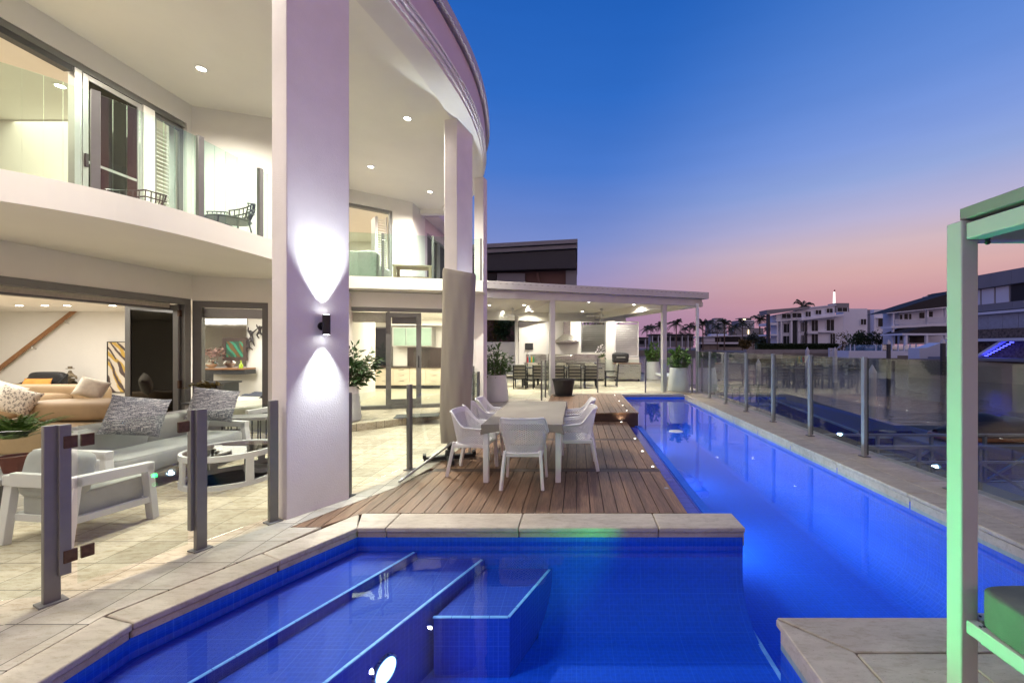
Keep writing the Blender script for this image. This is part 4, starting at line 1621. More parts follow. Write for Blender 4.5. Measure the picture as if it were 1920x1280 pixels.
# fence round the pavilion side
t = thing('glass_fence', 'glass fence posts in front of the white planter between house and pavilion', 'fence', (-3.0, 13.2, 0))
for x, y in ((-3.02, 13.2), (-2.86, 13.2), (-2.42, 9.6)):
    fpost(t, x, y, 1.28, foot=False)
gpanel(t, (-2.12, 8.85), (-2.41, 9.55), .06, 1.17, m='near_glass')
gpanel(t, (-2.44, 9.65), (-3.0, 13.15), .06, 1.17, m='near_glass')
gpanel(t, (-2.82, 13.2), (-1.15, 13.2), .06, 1.17, m='near_glass')
t = thing('glass_fence', 'glass fence crossing in front of the pavilion at the end of the pool', 'fence', (1.6, 15.5, 0))
for x, y in ((-1.13, 13.25), (-1.06, 14.0), (-.98, 14.75), (.80, 15.5), (2.60, 15.5), (4.36, 15.5)):
    fpost(t, x, y, 1.28, foot=False)
for p, q in (((-1.13, 13.3), (-1.06, 13.95)), ((-1.06, 14.05), (-.98, 14.7)), ((-.97, 15.0), (.76, 15.5)), ((.84, 15.5), (2.56, 15.5)), ((2.64, 15.5), (4.32, 15.5))):
    gpanel(t, p, q, .06, 1.25, m='near_glass')
# tall seaside fence
t = thing('glass_fence', 'long tall glass fence with grey posts along the canal side coping', 'fence', (4.54, 9, 0))
k = 0
for i in range(-5, 7):
    y = 6.476 + 1.505 * i
    p = fpost(t, 4.54, y, 1.57, 0, (.06, .07))
    p.data.materials[0] = M['post_pale']
    MB().box(4.562, 4.572, y - .05, y + .06, .04, 1.55).build('seal', M['black'], p)
    if i < 6:
        gpanel(t, (4.555, y + .045), (4.555, y + 1.505 - .045), .07, 1.555, .012)

# ================================================================== UMBRELLA, TABLE, CHAIRS
ux, uy = -1.94, 6.28
t = thing('umbrella', 'closed patio umbrella in a long beige cover standing on a black cross base', 'umbrella', (ux, uy, 0))


def ucov(u, v):
    a = 2 * pi * u
    z = .27 + v * 2.62
    r = .205 + .05 * v ** .8
    f = .05 * math.cos(2 * a + 1.1) + .03 * math.sin(4 * a + 5 * v) + .014 * math.sin(7 * a - 8 * v) + .005 * math.sin(13 * a + 17 * v)
    f += .03 * math.exp(-((v - .12) / .05) ** 2) * math.sin(6 * a)
    f *= 1.15 - .6 * v
    rx = r * (1 + f * 1.3)
    ry = r * .62 * (1 + f * 2.6)
    if v > .985:
        rx *= .95
        ry *= .9
    top = .05 * v ** 6 * math.cos(a + .4)
    return (ux + .075 + .075 * v + rx * math.cos(a), uy + ry * math.sin(a), z - top)


mb = MB().surf(ucov, 110, 60, cu=True)
mb.face([ucov(i / 110, 1) for i in range(110)])
mb.build('cover', M['cloth_umb'], t, smooth=75)
MB().cyl((ux, uy, .0), (ux, uy, .5), .035).build('pole', M['black'], t, smooth=40)
MB().cyl((ux, uy, .02), (ux, uy, .16), .09, .06, 16).ob((ux, uy, .05), (.75, .09, .06), rz=.35).ob((ux, uy, .051), (.09, .75, .06), rz=.35).ob((ux + .34, uy + .12, .09), (.05, .13, .06), rz=.35).ob((ux - .34, uy - .12, .09), (.05, .13, .06), rz=.35).build('base', M['black'], t, bevel=.008)
o = MB().cyl((-2.235, 5.17, .03), (-1.72, 6.60, .40), .017, n=10).build('spare_pole', M['alu_light'], smooth=40)
tag(o, 'loose grey tube leaning across the umbrella base', 'pole')

tx0, tx1, ty0, ty1 = -1.19, -.20, 5.22, 7.42
t = thing('dining_table', 'white resin dining table hidden under a beige fitted cover', 'table', ((tx0 + tx1) / 2, (ty0 + ty1) / 2, 0))
for x in (tx0 + .035, tx1 - .035):
    for y in (ty0 + .035, ty1 - .035):
        MB().box(x - .035, x + .035, y - .035, y + .035, 0, .70).build('leg', M['plastic'], t, bevel=.008)
MB().box(tx0 + .01, tx1 - .01, ty0 + .01, ty1 - .01, .69, .735).build('tabletop', M['plastic'], t, bevel=.01)


def tcov(u, v):
    """cover: flat top, short skirt that sags at the corners"""
    cx, cy = (tx0 + tx1) / 2, (ty0 + ty1) / 2
    hx, hy = (tx1 - tx0) / 2 + .02, (ty1 - ty0) / 2 + .02
    a, b = 2 * u - 1, 2 * v - 1
    m = max(abs(a), abs(b))
    k = min(m / .86, 1)
    s = 1 / max(m, 1e-6) * k if m > 0 else 0
    x, y = a * s * hx if m > .86 else a / .86 * hx, b * s * hy if m > .86 else b / .86 * hy
    z = .745 + .003 * math.sin(7 * x) * math.sin(3 * y)
    if m > .86:
        f = (m - .86) / .14
        cor = abs(a * b) / m / m
        z -= f * (.075 + .05 * cor ** 3 + .006 * math.sin(11 * (x + y)))
        x += (.012 * math.sin(9 * y) + .02 * cor ** 4 * (1 if a > 0 else -1)) * f
        y += (.012 * math.sin(10 * x) + .02 * cor ** 4 * (1 if b > 0 else -1)) * f
    return (cx + x, cy + y, z)


o = MB().surf(tcov, 56, 56).build('table_cover', M['cloth_beige'], smooth=60)
tag(o, 'beige fabric cover drawn over the outdoor dining table', 'table cover')


def make_shell_chair():
    """white pierced resin armchair; faces +Y in its own space, seat at .45"""
    t = thing('resin_chair', '', 'chair')
    # wrap round shell: back and arms in one sheet, u round the plan, v up
    bm = bmesh.new()
    uvl = bm.loops.layers.uv.new('UVMap')
    NU, NV = 36, 14
    rows = []
    for i in range(NU + 1):
        a = -1 + 2 * i / NU                      # -1 left arm front .. 0 back .. 1 right arm front
        th = a * R(128)
        ex = .27 * math.copysign(abs(math.sin(th)) ** .75, th) if abs(th) < pi / 2 else .27 * (1 if th > 0 else -1)
        ey = -.24 * math.copysign(abs(math.cos(th)) ** .75, math.cos(th))
        if abs(th) > pi / 2:
            ey = .24 * abs(math.cos(th)) / abs(math.cos(R(128))) * .95
        w = min(1, max(0, (abs(a) - .38) / .3))
        w = w * w * (3 - 2 * w)
        top = .86 - w * .20 - .02 * max(0, abs(a) - .7) / .3
        row = []
        for j in range(NV + 1):
            v = j / NV
            z = .42 + (top - .42) * v
            fl = 1 + .16 * v * (1 - .3 * w)
            x, y = ex * (.86 + .14 * v) * fl, ey * (.86 + .14 * v) - .05 * v * (1 - w)
            row.append((bm.verts.new((x, y, z)), (a * .52, z)))
        rows.append(row)
    for i in range(NU):
        for j in range(NV):
            q = [rows[i][j], rows[i + 1][j], rows[i + 1][j + 1], rows[i][j + 1]]
            f = bm.faces.new([p[0] for p in q])
            for l, p in zip(f.loops, q):
                l[uvl].uv = p[1]
            f.material_index = 1 if j >= NV - 2 else 0
    rim = [r[NV][0].co.copy() for r in rows]
    me = bpy.data.meshes.new('backrest')
    bm.to_mesh(me)
    bm.free()
    me.shade_smooth()
    me.materials.append(M['perf'])
    me.materials.append(M['plastic'])
    o = bpy.data.objects.new('backrest', me)
    COL.objects.link(o)
    o.parent = t
    sm = o.modifiers.new('thick', 'SOLIDIFY')
    sm.thickness = .007
    MB().tube(rim, .0125, 8).build('rim', M['plastic'], o, smooth=60, local=True)

    def seat(u, v):
        a, b = 2 * u - 1, 2 * v - 1
        return (a * .235 * (1 - .12 * max(0, -b)), b * .23 + .01, .44 - .014 * (1 - a * a) * (1 - .5 * b * b) - .02 * max(0, b - .7) / .3)
    s = MB().surf(seat, 14, 14).build('seat', M['plastic'], t, smooth=60, local=True)
    s.modifiers.new('thick', 'SOLIDIFY').thickness = .02
    MB().box(-.235, .235, -.215, -.19, .385, .43).box(-.235, .235, .2, .225, .385, .43).box(-.24, -.215, -.2, .21, .385, .43).box(.215, .24, -.2, .21, .385, .43).build('seat_frame', M['plastic'], t, local=True, bevel=.006)
    for sx in (-1, 1):
        mb = MB()
        mb.bar((sx * .225, .215, .64), (sx * .262, .245, 0), .034, .044)
        mb.build('leg', M['plastic'], t, local=True, bevel=.006)
        mb = MB()
        mb.bar((sx * .215, -.20, .46), (sx * .252, -.29, 0), .034, .044)
        mb.build('leg', M['plastic'], t, local=True, bevel=.006)
    return t


ch = make_shell_chair()
GRP = 'white resin armchairs round the covered table'
ch.location = (-.66, 5.23, 0)
tag(ch, 'white pierced resin armchair at the near end of the covered table, back to the pool', 'chair', GRP)
for x, y, r, l in ((-1.42, 5.70, -95, 'white resin armchair on the umbrella side nearest the front coping'),
                   (-1.43, 6.32, -90, 'white resin armchair in the middle of the umbrella side of the table'),
                   (-1.40, 6.95, -86, 'white resin armchair on the umbrella side farthest from the front coping'),
                   (.00, 5.95, 92, 'white resin armchair on the pool side of the table, nearer the front coping'),
                   (.02, 6.80, 88, 'white resin armchair on the pool side of the table, nearer the raised landing')):
    dup(ch, (x, y, 0), R(r), l)

# ================================================================== LOUNGE ON THE TERRACE
def armframe(mb, x, y0, y1, h0, h1, z0=0.0):
    """side frame with raked legs and a flat arm, in local YZ at x"""
    w, th = .085, .075
    mb.bar((x, y0 + .06, h0 - .02), (x, y0 - .02, z0), w, th, up=(0, 1, 0))
    mb.bar((x, y1 - .05, h1 - .02), (x, y1 + .02, z0), w, th, up=(0, 1, 0))
    mb.bar((x, y0 - .0, h0 - .045), (x, y1, h1 - .045), w, .09)
    mb.bar((x, y0, .22), (x, y1 - .01, .20), .05, .06)


def make_sofa(name, label, w, cat, loc, rz, backs, group=None, seats=None):
    """white framed seat, faces +Y in own space"""
    t = thing(name, label, cat, loc, rz, group)
    for sx in (-1, 1):
        mb = MB()
        armframe(mb, sx * (w / 2 - .045), -.42, .40, .60, .575)
        mb.build('side_frame', M['white_metal'], t, local=True, bevel=.006)
    MB().box(-w / 2 + .08, w / 2 - .08, -.42, -.36, .50, .62).box(-w / 2 + .08, w / 2 - .08, -.38, -.32, .19, .25).box(-w / 2 + .08, w / 2 - .08, .33, .39, .18, .24).box(-w / 2 + .09, w / 2 - .09, -.33, .33, .205, .22).build('rail', M['white_metal'], t, local=True, bevel=.005)
    ns = seats or backs
    sw = (w - .18) / ns
    for i in range(ns):
        sc = MB().cushion((-w / 2 + .09 + sw * (i + .5), .04, .33), (sw * 1.02, .80, .26), e=.28).build('seat_cushion', M['grey_cloth'], t, smooth=60, local=True)
        cx_, hx_, hy_ = -w / 2 + .09 + sw * (i + .5), sw * .5, .385
        for zz in (.435, .225):
            MB().tube([(cx_ + hx_ * math.copysign(abs(math.cos(a)) ** .28, math.cos(a)), .04 + hy_ * math.copysign(abs(math.sin(a)) ** .28, math.sin(a)), zz) for a in [2 * pi * k / 48 for k in range(48)]], .006, 6, closed=True).build('piping', M['grey_cloth'], sc, smooth=60, local=True)
    bw = (w - .18) / backs
    for i in range(backs):
        MB().cushion((-w / 2 + .09 + bw * (i + .5), -.24, .585), (bw * 1.03, .24, .42), rx=R(-14), e=.36).build('back_cushion', M['grey_cloth'], t, smooth=60, local=True)
    return t


make_sofa('outdoor_sofa', 'long white framed outdoor sofa with grey cushions against the open doorway', 1.95, 'sofa', (-5.55, 5.48, 0), R(-91), 2, seats=1)
make_sofa('outdoor_armchair', 'white framed outdoor armchair with its back to the glass gate', .74, 'armchair', (-4.66, 3.89, 0), R(-7), 1).scale = (1, .76, 1)
make_sofa('outdoor_armchair', 'white framed outdoor armchair past the round tables, mostly hidden by the front column', .82, 'armchair', (-5.52, 7.72, 0), R(160), 1)
for p, rz, rx, l in (((-5.45, 5.08, .60), 42, -24, 'black and white woven scatter cushion on the sofa nearest the armchair'),
                     ((-5.38, 6.08, .60), 40, -24, 'black and white woven scatter cushion at the far end of the grey sofa')):
    o = MB().pillow((0, 0, 0), .54, .50, .17, rz=R(rz), rx=R(rx), ry=R(12)).build('scatter_cushion', M['weave'], smooth=70)
    o.location = p
    tag(o, l, 'cushion', 'woven cushions on the outdoor sofa')


def coffee(label, x, y, r, h, sy=1.0, group=None):
    t = thing('coffee_table', label, 'coffee table', (x, y, 0), 0, group)
    def ring(z0, z1, m, nm):
        MB().lathe([(r - .035, z0), (r, z0), (r, z1), (r - .035, z1), (r - .035, z0)], c=(x, y, 0), n=48, sy=sy).build(nm, m, t, smooth=40)
    ring(h - .07, h, M['white_metal'], 'top_ring')
    ring(.0, .06, M['white_metal'], 'base_ring')
    MB().lathe([(0, h - .012), (r - .036, h - .012), (r - .036, h - .022), (0, h - .022)], c=(x, y, 0), n=48, sy=sy).build('glass_top', M['table_glass'], t)
    for k in range(4):
        a = pi / 4 + k * pi / 2 + .3
        MB().ob((x + (r - .018) * math.cos(a), y + (r - .018) * sy * math.sin(a), h / 2 - .005), (.034, .09, h - .13), rz=a).build('leg', M['white_metal'], t, bevel=.004)


M['table_glass'] = glass('bronze_table_glass', (.84, .79, .74), .06, .45)
coffee('large round white coffee table with a bronze glass top', -4.53, 5.38, .50, .41, group='nesting coffee tables on the terrace')
coffee('smaller round white coffee table tucked behind the large one', -4.42, 5.98, .34, .34, group='nesting coffee tables on the terrace')
# stone topped side table with wire legs
t = thing('side_table', 'side table with pale stone top and thin dark legs past the grey sofa', 'side table', (-5.62, 6.95, 0))
MB().ob((-5.62, 6.95, .535), (.78, .46, .05), rz=.3).build('tabletop', M['concrete'], t, bevel=.006)
for dx, dy in ((-.25, -.15), (.25, -.15), (-.25, .15), (.25, .15)):
    mb = MB()
    x, y = -5.62 + dx, 6.95 + dy * .6
    mb.tube([(x - .05, y, .51), (x - .05, y, .01), (x + .05, y, .01), (x + .05, y, .51)], .009, 6)
    mb.build('leg', M['charcoal'], t)
# fern on a small pale table
t = thing('side_table', 'low pale side table under the fern at the terrace end', 'side table', (-5.86, 4.2, 0))
MB().box(-6.14, -5.58, 3.98, 4.42, .38, .44).build('tabletop', M['concrete'], t, bevel=.006)
for x in (-6.08, -5.64):
    for y in (4.04, 4.36):
        MB().box(x - .02, x + .02, y - .02, y + .02, 0, .38).build('leg', M['charcoal'], t)
t = thing('fern', 'green fern in a terracotta pot on the low side table', 'plant', (-5.80, 4.25, .44))
MB().lathe([(.08, 0), (.115, .16), (.12, .17), (.105, .17), (.10, .15), (0, .15)], c=(-5.80, 4.25, .44)).build('pot', mat('terracotta', (.16, .04, .02), .7, var=.2), t, smooth=40)
mb = MB()
rf = random.Random(3)
for i in range(46):
    a = rf.uniform(0, 2 * pi)
    L = rf.uniform(.28, .46)
    el = rf.uniform(.35, 1.25)
    prev = None
    for k in range(13):
        s = k / 12
        r = L * s * math.cos(el) * (1 + .2 * s)
        z = .6 + L * s * math.sin(el) - .22 * s * s * L / .4
        c = Vector((-5.80 + 1.15 * r * math.cos(a), 4.25 + 1.15 * r * math.sin(a), z + .16 + .12 * s))
        wd = .055 * math.sin(pi * min(1, s * .9 + .1))
        side = Vector((-math.sin(a), math.cos(a), 0))
        if prev is not None and k > 1:
            for sg in (-1, 1):
                tip = c + side * sg * wd + Vector((math.cos(a), math.sin(a), -.3)) * .02
                mb.face([prev, c, tip])
        prev = c
mb.build('fronds', M['fern'], t)

# ================================================================== INSIDE THE LIVING ROOM
t = thing('leather_sofa', 'long tan leather sofa facing into the living room', 'sofa', (-9.2, 7.05, 0))
MB().cushion((-9.55, 6.95, .24), (3.6, 1.0, .46), e=.2).build('base', M['tan'], t, smooth=60)
for i in range(2):
    MB().cushion((-10.2 + i * 1.62, 7.0, .66), (1.66, .38, .34), rx=R(6), ry=R(-1.5), e=.45).build('back_cushion', M['tan'], t, smooth=60)
MB().cushion((-11.25, 7.9, .40), (.5, 2.4, .72), e=.4).build('arm', M['tan'], t, smooth=60)
t = thing('leather_sofa', 'tan leather sofa section at the back of the living room', 'sofa', (-12.3, 9.4, 0))
MB().cushion((-12.0, 9.6, .26), (3.0, 1.0, .5), e=.25).build('base', M['tan'], t, smooth=60)
MB().cushion((-12.0, 9.2, .66), (3.0, .34, .46), e=.4).build('back_cushion', M['tan'], t, smooth=60)
for px, py, y, rz, w, m, l in ((30, 783, 6.7, 40, .46, 'zigzag', 'zigzag patterned cushion at the end of the tan sofa'), (8, 768, 7.4, 30, .46, 'ivory', 'ivory cushion behind the zigzag one on the tan sofa'),
                               (172, 752, 7.25, 55, .38, 'ivory', 'ivory cushion propped on the back of the tan sofa')):
    o = MB().pillow((0, 0, 0), w, w * .9, .16, rz=R(rz), rx=R(-12), ry=R(24)).build('scatter_cushion', M[m], smooth=70)
    o.location = A(px, py, y)
    tag(o, l, 'cushion')
t = thing('armchair', 'dark leather armchair with a rounded back in the living room corner', 'armchair', (A(70, 750, 11.3).x, 11.3, 0))
ax = A(68, 750, 11.3).x
MB().cushion((ax, 11.55, .72), (1.0, .18, .62), e=.4).build('backrest', M['charcoal'], t, smooth=60)
MB().cushion((ax, 11.3, .40), (.9, .6, .2), e=.35).build('seat', M['charcoal'], t, smooth=60)
for s in (-1, 1):
    MB().tube([(ax + s * .48, 11.0, .02), (ax + s * .5, 11.0, .62), (ax + s * .5, 11.4, .72), (ax + s * .48, 11.6, .95)], .035, 8).build('arm', M['black'], t, smooth=60)
o = MB().pillow((ax + .02, 11.28, .66), .78, .42, .2, rx=R(-15)).build('scatter_cushion', M['orange'], smooth=70)
tag(o, 'orange cushion on the dark leather armchair', 'cushion')
# console with the rider sculpture
t = thing('console_table', 'thin legged console table against the living room wall', 'table', (A(132, 750, 11.9).x, 11.9, 0))
cx = A(134, 750, 11.9).x
MB().box(cx - .43, cx + .43, 11.75, 12.1, .13 + A(134, 752, 11.9).z, .17 + A(134, 752, 11.9).z).build('tabletop', M['concrete'], t)
tz = .15 + A(134, 752, 11.9).z
for k in range(6):
    MB().box(cx - .4 + k * .16 - .01, cx - .4 + k * .16 + .01, 11.8, 11.82, 0, tz).build('leg', M['charcoal'], t)


def skin(name, verts, edges, radii, m, parent=None, sub=1, loc=None):
    me = bpy.data.meshes.new(name)
    me.from_pydata([Vector(v) for v in verts], edges, [])
    o = bpy.data.objects.new(name, me)
    COL.objects.link(o)
    s = o.modifiers.new('skin', 'SKIN')
    for v, r in zip(me.skin_vertices[0].data, radii):
        v.radius = (r, r) if not isinstance(r, tuple) else r
    me.skin_vertices[0].data[0].use_root = True
    if sub:
        o.modifiers.new('sub', 'SUBSURF').levels = sub
        o.modifiers['sub'].render_levels = sub
    me.materials.append(m)
    if parent:
        o.parent = parent
    if loc is not None:
        o.location = loc
    return o


M['verdigris'] = mat('aged_bronze', (.22, .18, .12), .55, metal=.5, var=.4, vscale=20)
t = thing('rider_sculpture', 'small bronze sculpture of a horse and rider on the console', 'sculpture', (cx - .04, 11.9, tz + .02))
# horse: root at the barrel, legs, neck, head, tail
skin('horse', [(0, 0, .32), (-.14, 0, .33), (.15, 0, .33), (-.25, 0, .42), (-.36, 0, .40), (-.13, -.05, .16), (-.13, -.05, 0), (-.12, .05, .16), (-.12, .05, 0), (.15, -.05, .17), (.17, -.05, 0), (.14, .05, .17), (.16, .05, 0), (.22, 0, .28), (.23, 0, .12)],
     [(0, 1), (0, 2), (1, 3), (3, 4), (1, 5), (5, 6), (1, 7), (7, 8), (2, 9), (9, 10), (2, 11), (11, 12), (2, 13), (13, 14)],
     [.11, .10, .105, .06, .035, .04, .025, .04, .025, .045, .025, .045, .025, .02, .012], M['verdigris'], t)
skin('rider', [(0, 0, .44), (.0, 0, .58), (0, 0, .67), (0, 0, .73), (-.10, -.06, .55), (-.17, -.03, .50), (.1, .05, .55), (.17, .02, .47), (-.06, -.12, .34), (-.04, -.13, .2), (-.06, .12, .34), (-.04, .13, .2)],
     [(0, 1), (1, 2), (2, 3), (1, 4), (4, 5), (1, 6), (6, 7), (0, 8), (8, 9), (0, 10), (10, 11)], [.07, .075, .03, .05, .03, .022, .03, .022, .04, .03, .04, .03], M['verdigris'], t)
MB().cyl((0, 0, .77), (0, 0, .785), .085, n=12).cyl((0, 0, .785), (0, 0, .84), .045, n=10).build('hat', M['verdigris'], t, local=True)
MB().box(-.2, .2, -.08, .08, -.02, .0).build('plinth', M['pot'], t, local=True)
t = thing('urn', 'tall mottled ochre urn at the far end of the living room', 'urn', A(4, 760, 11.6))
MB().lathe([(.10, -.3), (.20, -.05), (.22, .12), (.14, .32), (.17, .42), (.24, .47), (.22, .47), (.13, .36)], c=A(0, 765, 11.6)).build('body', mat('ochre_glaze', (.38, .24, .07), .4, var=.5, vscale=9), t, smooth=40)
# gold painting
pc = A(238, 688, 12.27)
t = thing('painting', 'large canvas with gold and brown brush arcs on the living room wall', 'painting', pc)
MB().box(pc.x - .55, pc.x + .55, 12.255, 12.29, pc.z - .74, pc.z + .74).build('canvas', M['art_gold'], t)
mb = MB()
for a, b, c, e in ((-.57, -.55, -.76, .76), (.55, .57, -.76, .76), (-.55, .55, -.76, -.74), (-.55, .55, .74, .76)):
    mb.box(pc.x + a, pc.x + b, 12.24, 12.295, pc.z + c, pc.z + e)
mb.build('frame', M['charcoal'], t)
# mirror, climbers, chaise, desk in the bay
mc0, mc1 = A(372, 700, 12.27), A(463, 598, 12.27)
o = MB().box(mc0.x, mc1.x, 12.26, 12.285, mc0.z, mc1.z).build('wall_mirror', M['mirror'])
tag(o, 'large frameless mirror on the wall seen through the bay window', 'mirror')
f0, f1 = A(417, 676, 12.2), A(462, 633, 12.2)
t = thing('framed_picture', 'green abstract picture in a broad dark frame in front of the mirror', 'picture', ((f0.x + f1.x) / 2, 12.2, f0.z))  # solid object standing in for a reflection in the mirror
MB().box(f0.x, f1.x, 12.2, 12.25, f0.z, f0.z + .11).box(f0.x, f1.x, 12.2, 12.25, f1.z - .11, f1.z).box(f0.x, f0.x + .1, 12.2, 12.25, f0.z + .11, f1.z - .11).box(f1.x - .1, f1.x, 12.2, 12.25, f0.z + .11, f1.z - .11).build('frame', mat('dark_carved_wood', (.06, .04, .03), .6, var=.3), t)
MB().box(f0.x + .1, f1.x - .1, 12.215, 12.24, f0.z + .11, f1.z - .11).build('canvas', M['art_green'], t)
sb0, sb1 = A(372, 690, 11.85), A(462, 690, 11.85)
t = thing('sideboard', 'slim dark timber shelf below the framed picture', 'sideboard', (sb0.x, 11.9, sb0.z))  # shelf seen only in the mirror, added as a solid piece
MB().box(sb0.x, sb1.x, 11.75, 12.2, sb0.z - .04, sb0.z).build('top', M['timber'], t)
MB().box(sb0.x, sb1.x, 11.8, 12.2, sb0.z - .17, sb0.z - .045).build('drawer', M['charcoal'], t)
vp = A(394, 690, 11.9)
t = thing('flower_vase', 'silver bowl vase with dusty pink flowers on the timber shelf', 'vase', (vp.x, 11.95, sb0.z))  # flowers of the mirror's reflection, built as solid geometry
MB().lathe([(.05, 0), (.12, .06), (.15, .12), (.08, .2), (.09, .24)], c=(vp.x, 11.95, sb0.z)).build('bowl', M['mirror'], t, smooth=40)
rv = random.Random(5)
MB().leaves(170, lambda: ((vp.x + rv.gauss(0, .16), 11.93 + rv.gauss(0, .06), sb0.z + .42 + rv.gauss(0, .08)), (rv.gauss(0, 1), rv.gauss(0, 1), rv.random())), .09, .7, rnd=rv).build('flowers', mat('dusty_pink_petals', (.42, .26, .22), .8, var=.4, vscale=20), t)
gp = A(452, 688, 11.9)
o = MB().lathe([(.05, 0), (.055, .09), (.015, .15), (.015, .22)], c=(gp.x, 11.9, sb0.z)).build('glass_bottle', mat('lime_glass', (.35, .5, .02), .2, var=.1), smooth=40)
tag(o, 'small lime green glass bottle on the timber shelf', 'bottle')
for (px, py), sc, l in (((487, 622), 1, 'topmost bronze climbing figure on the wall beside the mirror'), ((473, 633), 1.1, 'middle bronze climbing figure reaching upward beside the mirror'), ((466, 648), .9, 'lowest bronze climbing figure beside the mirror edge')):
    p = A(px, py, 12.2)
    v = [(0, 0, 0), (.02, -.03, .10), (.03, -.05, .17), (.10, -.02, .16), (.13, .03, .25), (-.06, -.02, .14), (-.12, .03, .22), (.08, -.06, -.06), (.15, .0, -.14), (-.05, -.05, -.09), (-.04, .03, -.2)]
    if '633' in str(py):
        v = [(-x, y, z * 1.15) for x, y, z in v]
    o = skin('climbing_figure', [(a * sc, b * sc, c * sc) for a, b, c in v], [(0, 1), (1, 2), (1, 3), (3, 4), (1, 5), (5, 6), (0, 7), (7, 8), (0, 9), (9, 10)], [x * sc for x in (.035, .04, .028, .02, .013, .02, .013, .026, .015, .026, .015)], M['black'], loc=p)
    tag(o, l, 'wall sculpture', 'bronze climbers on the living room wall')
t = thing('chaise', 'curved cream leather chaise inside the bay window', 'chaise', (A(470, 760, 9.6).x, 9.7, 0))
cxx = A(470, 760, 9.6).x
MB().cushion((cxx, 9.9, .38), (1.7, 1.0, .34), e=.55).build('seat', M['cream'], t, smooth=60)
MB().cushion((cxx + .75, 10.0, .72), (.5, .95, .62), e=.6, ry=R(-14)).build('backrest', M['cream'], t, smooth=60)
MB().cushion((cxx + .35, 9.15, .34), (1.3, .8, .30), e=.6).build('footrest', M['cream'], t, smooth=60)


def thr(u, v):
    x = cxx - .45 + 1.15 * u
    z = .575 + max(0, u - .55) * .95 + .015 * math.sin(14 * v + 5 * u)
    return (x, 9.55 + .75 * v * (1 - .25 * u), z - .10 * (1 - v) ** 2)


o = MB().surf(thr, 20, 12).build('throw_blanket', M['navy'], smooth=70)
o.modifiers.new('thick', 'SOLIDIFY').thickness = .02
tag(o, 'dark navy throw draped over the cream chaise', 'throw')
t = thing('desk', 'dark grey desk under the mirror inside the bay', 'desk', (A(400, 720, 11.2).x, 11.3, 0))
dz = A(400, 716, 11.2).z
dx0, dx1 = A(368, 716, 11.2).x, A(426, 716, 11.2).x
MB().box(dx0, dx1, 11.0, 11.7, dz - .05, dz).build('top', M['charcoal'], t)
MB().box(dx1 - .14, dx1 - .05, 11.05, 11.65, 0, dz - .05).box(dx0, dx0 + .5, 11.1, 11.65, 0, dz - .05).build('pedestal', M['charcoal'], t)
l0, l1 = A(378, 716, 11.3), A(396, 705, 11.3)
t = thing('laptop', 'open dark laptop on the grey desk', 'laptop', (l0.x, 11.3, dz))
MB().box(l0.x, l1.x, 11.1, 11.35, dz + .001, dz + .02).build('keyboard', M['charcoal'], t)
MB().box(l0.x, l1.x, 11.36, 11.375, dz + .02, dz + .22).build('screen', M['black'], t)
# teal pot on its stand, outside the bay window
tp = A(386, 752, 7.6)
t = thing('side_table', 'pale blockish stand with a dark top by the bay window', 'side table', (tp.x, 7.6, 0))
MB().box(tp.x - .2, tp.x + .24, 7.4, 7.75, .0, tp.z - .035).build('block', M['concrete'], t, bevel=.01)
MB().box(tp.x - .25, tp.x + .28, 7.36, 7.79, tp.z - .034, tp.z - .002).build('top', M['charcoal'], t, bevel=.005)
t = thing('potted_plant', 'glazed teal pot with a low ochre plant on the dark topped stand', 'plant', (tp.x, 7.57, tp.z))
MB().lathe([(.09, 0), (.14, .08), (.145, .17), (.125, .235), (.115, .235), (.12, .2), (0, .2)], c=(tp.x, 7.57, tp.z)).build('pot', M['teal'], t, smooth=40)
rv = random.Random(6)
MB().leaves(120, lambda: ((tp.x + rv.gauss(0, .1), 7.57 + rv.gauss(0, .08), tp.z + .26 + abs(rv.gauss(0, .03))), (rv.gauss(0, 1), rv.gauss(0, 1), .4)), .11, .5, rnd=rv).build('leaves', M['leaf_warm'], t)

# upper rooms: picture seen through the open door
p = A(142, 332, 7.9)
t = thing('painting', 'small grey and gold abstract leaning in the upper room doorway', 'painting', (p.x, 8.05, p.z - .3))
MB().box(p.x - .22, p.x + .32, 8.05, 8.085, p.z - .3, p.z + .25).build('canvas', M['art_gold'], t)
MB().box(p.x - .235, p.x - .22, 8.04, 8.09, p.z - .31, p.z + .26).box(p.x + .32, p.x + .335, 8.04, 8.09, p.z - .31, p.z + .26).build('frame', M['charcoal'], t)

# ---- balcony furniture
def wire_chair(x, y, rz, label, z=3.4, s=1.0):
    t = thing('wire_chair', label, 'chair', (x, y, z), rz, 'black wire chairs on the front balcony')
    mb = MB()
    for k in range(13):
        a = -1.15 + 2.3 * k / 12
        mb.tube([(.30 * math.sin(a), -.26 * math.cos(a), .40), (.37 * math.sin(a), -.33 * math.cos(a), .60), (.38 * math.sin(a), -.34 * math.cos(a), .78 - .1 * abs(a))], .008, 5)
    for hh, r, q in ((.78, .38, .1), (.68, .38, .1), (.58, .365, .06)):
        mb.tube([(r * math.sin(a), -(r - .04) * math.cos(a), hh - q * abs(a)) for a in [-1.2 + 2.4 * k / 16 for k in range(17)]], .011, 6)
    mb.build('backrest', M['black'], t, local=True)
    MB().lathe([(0, .39), (.29, .39), (.31, .41), (.29, .425), (0, .42)], n=20).build('seat', M['black'], t, local=True, smooth=40)
    for sx in (-1, 1):
        for sy in (-1, 1):
            MB().tube([(sx * .2, sy * .2, .4), (sx * .27, sy * .26, 0)], .012, 6).build('leg', M['black'], t, local=True)
    return t


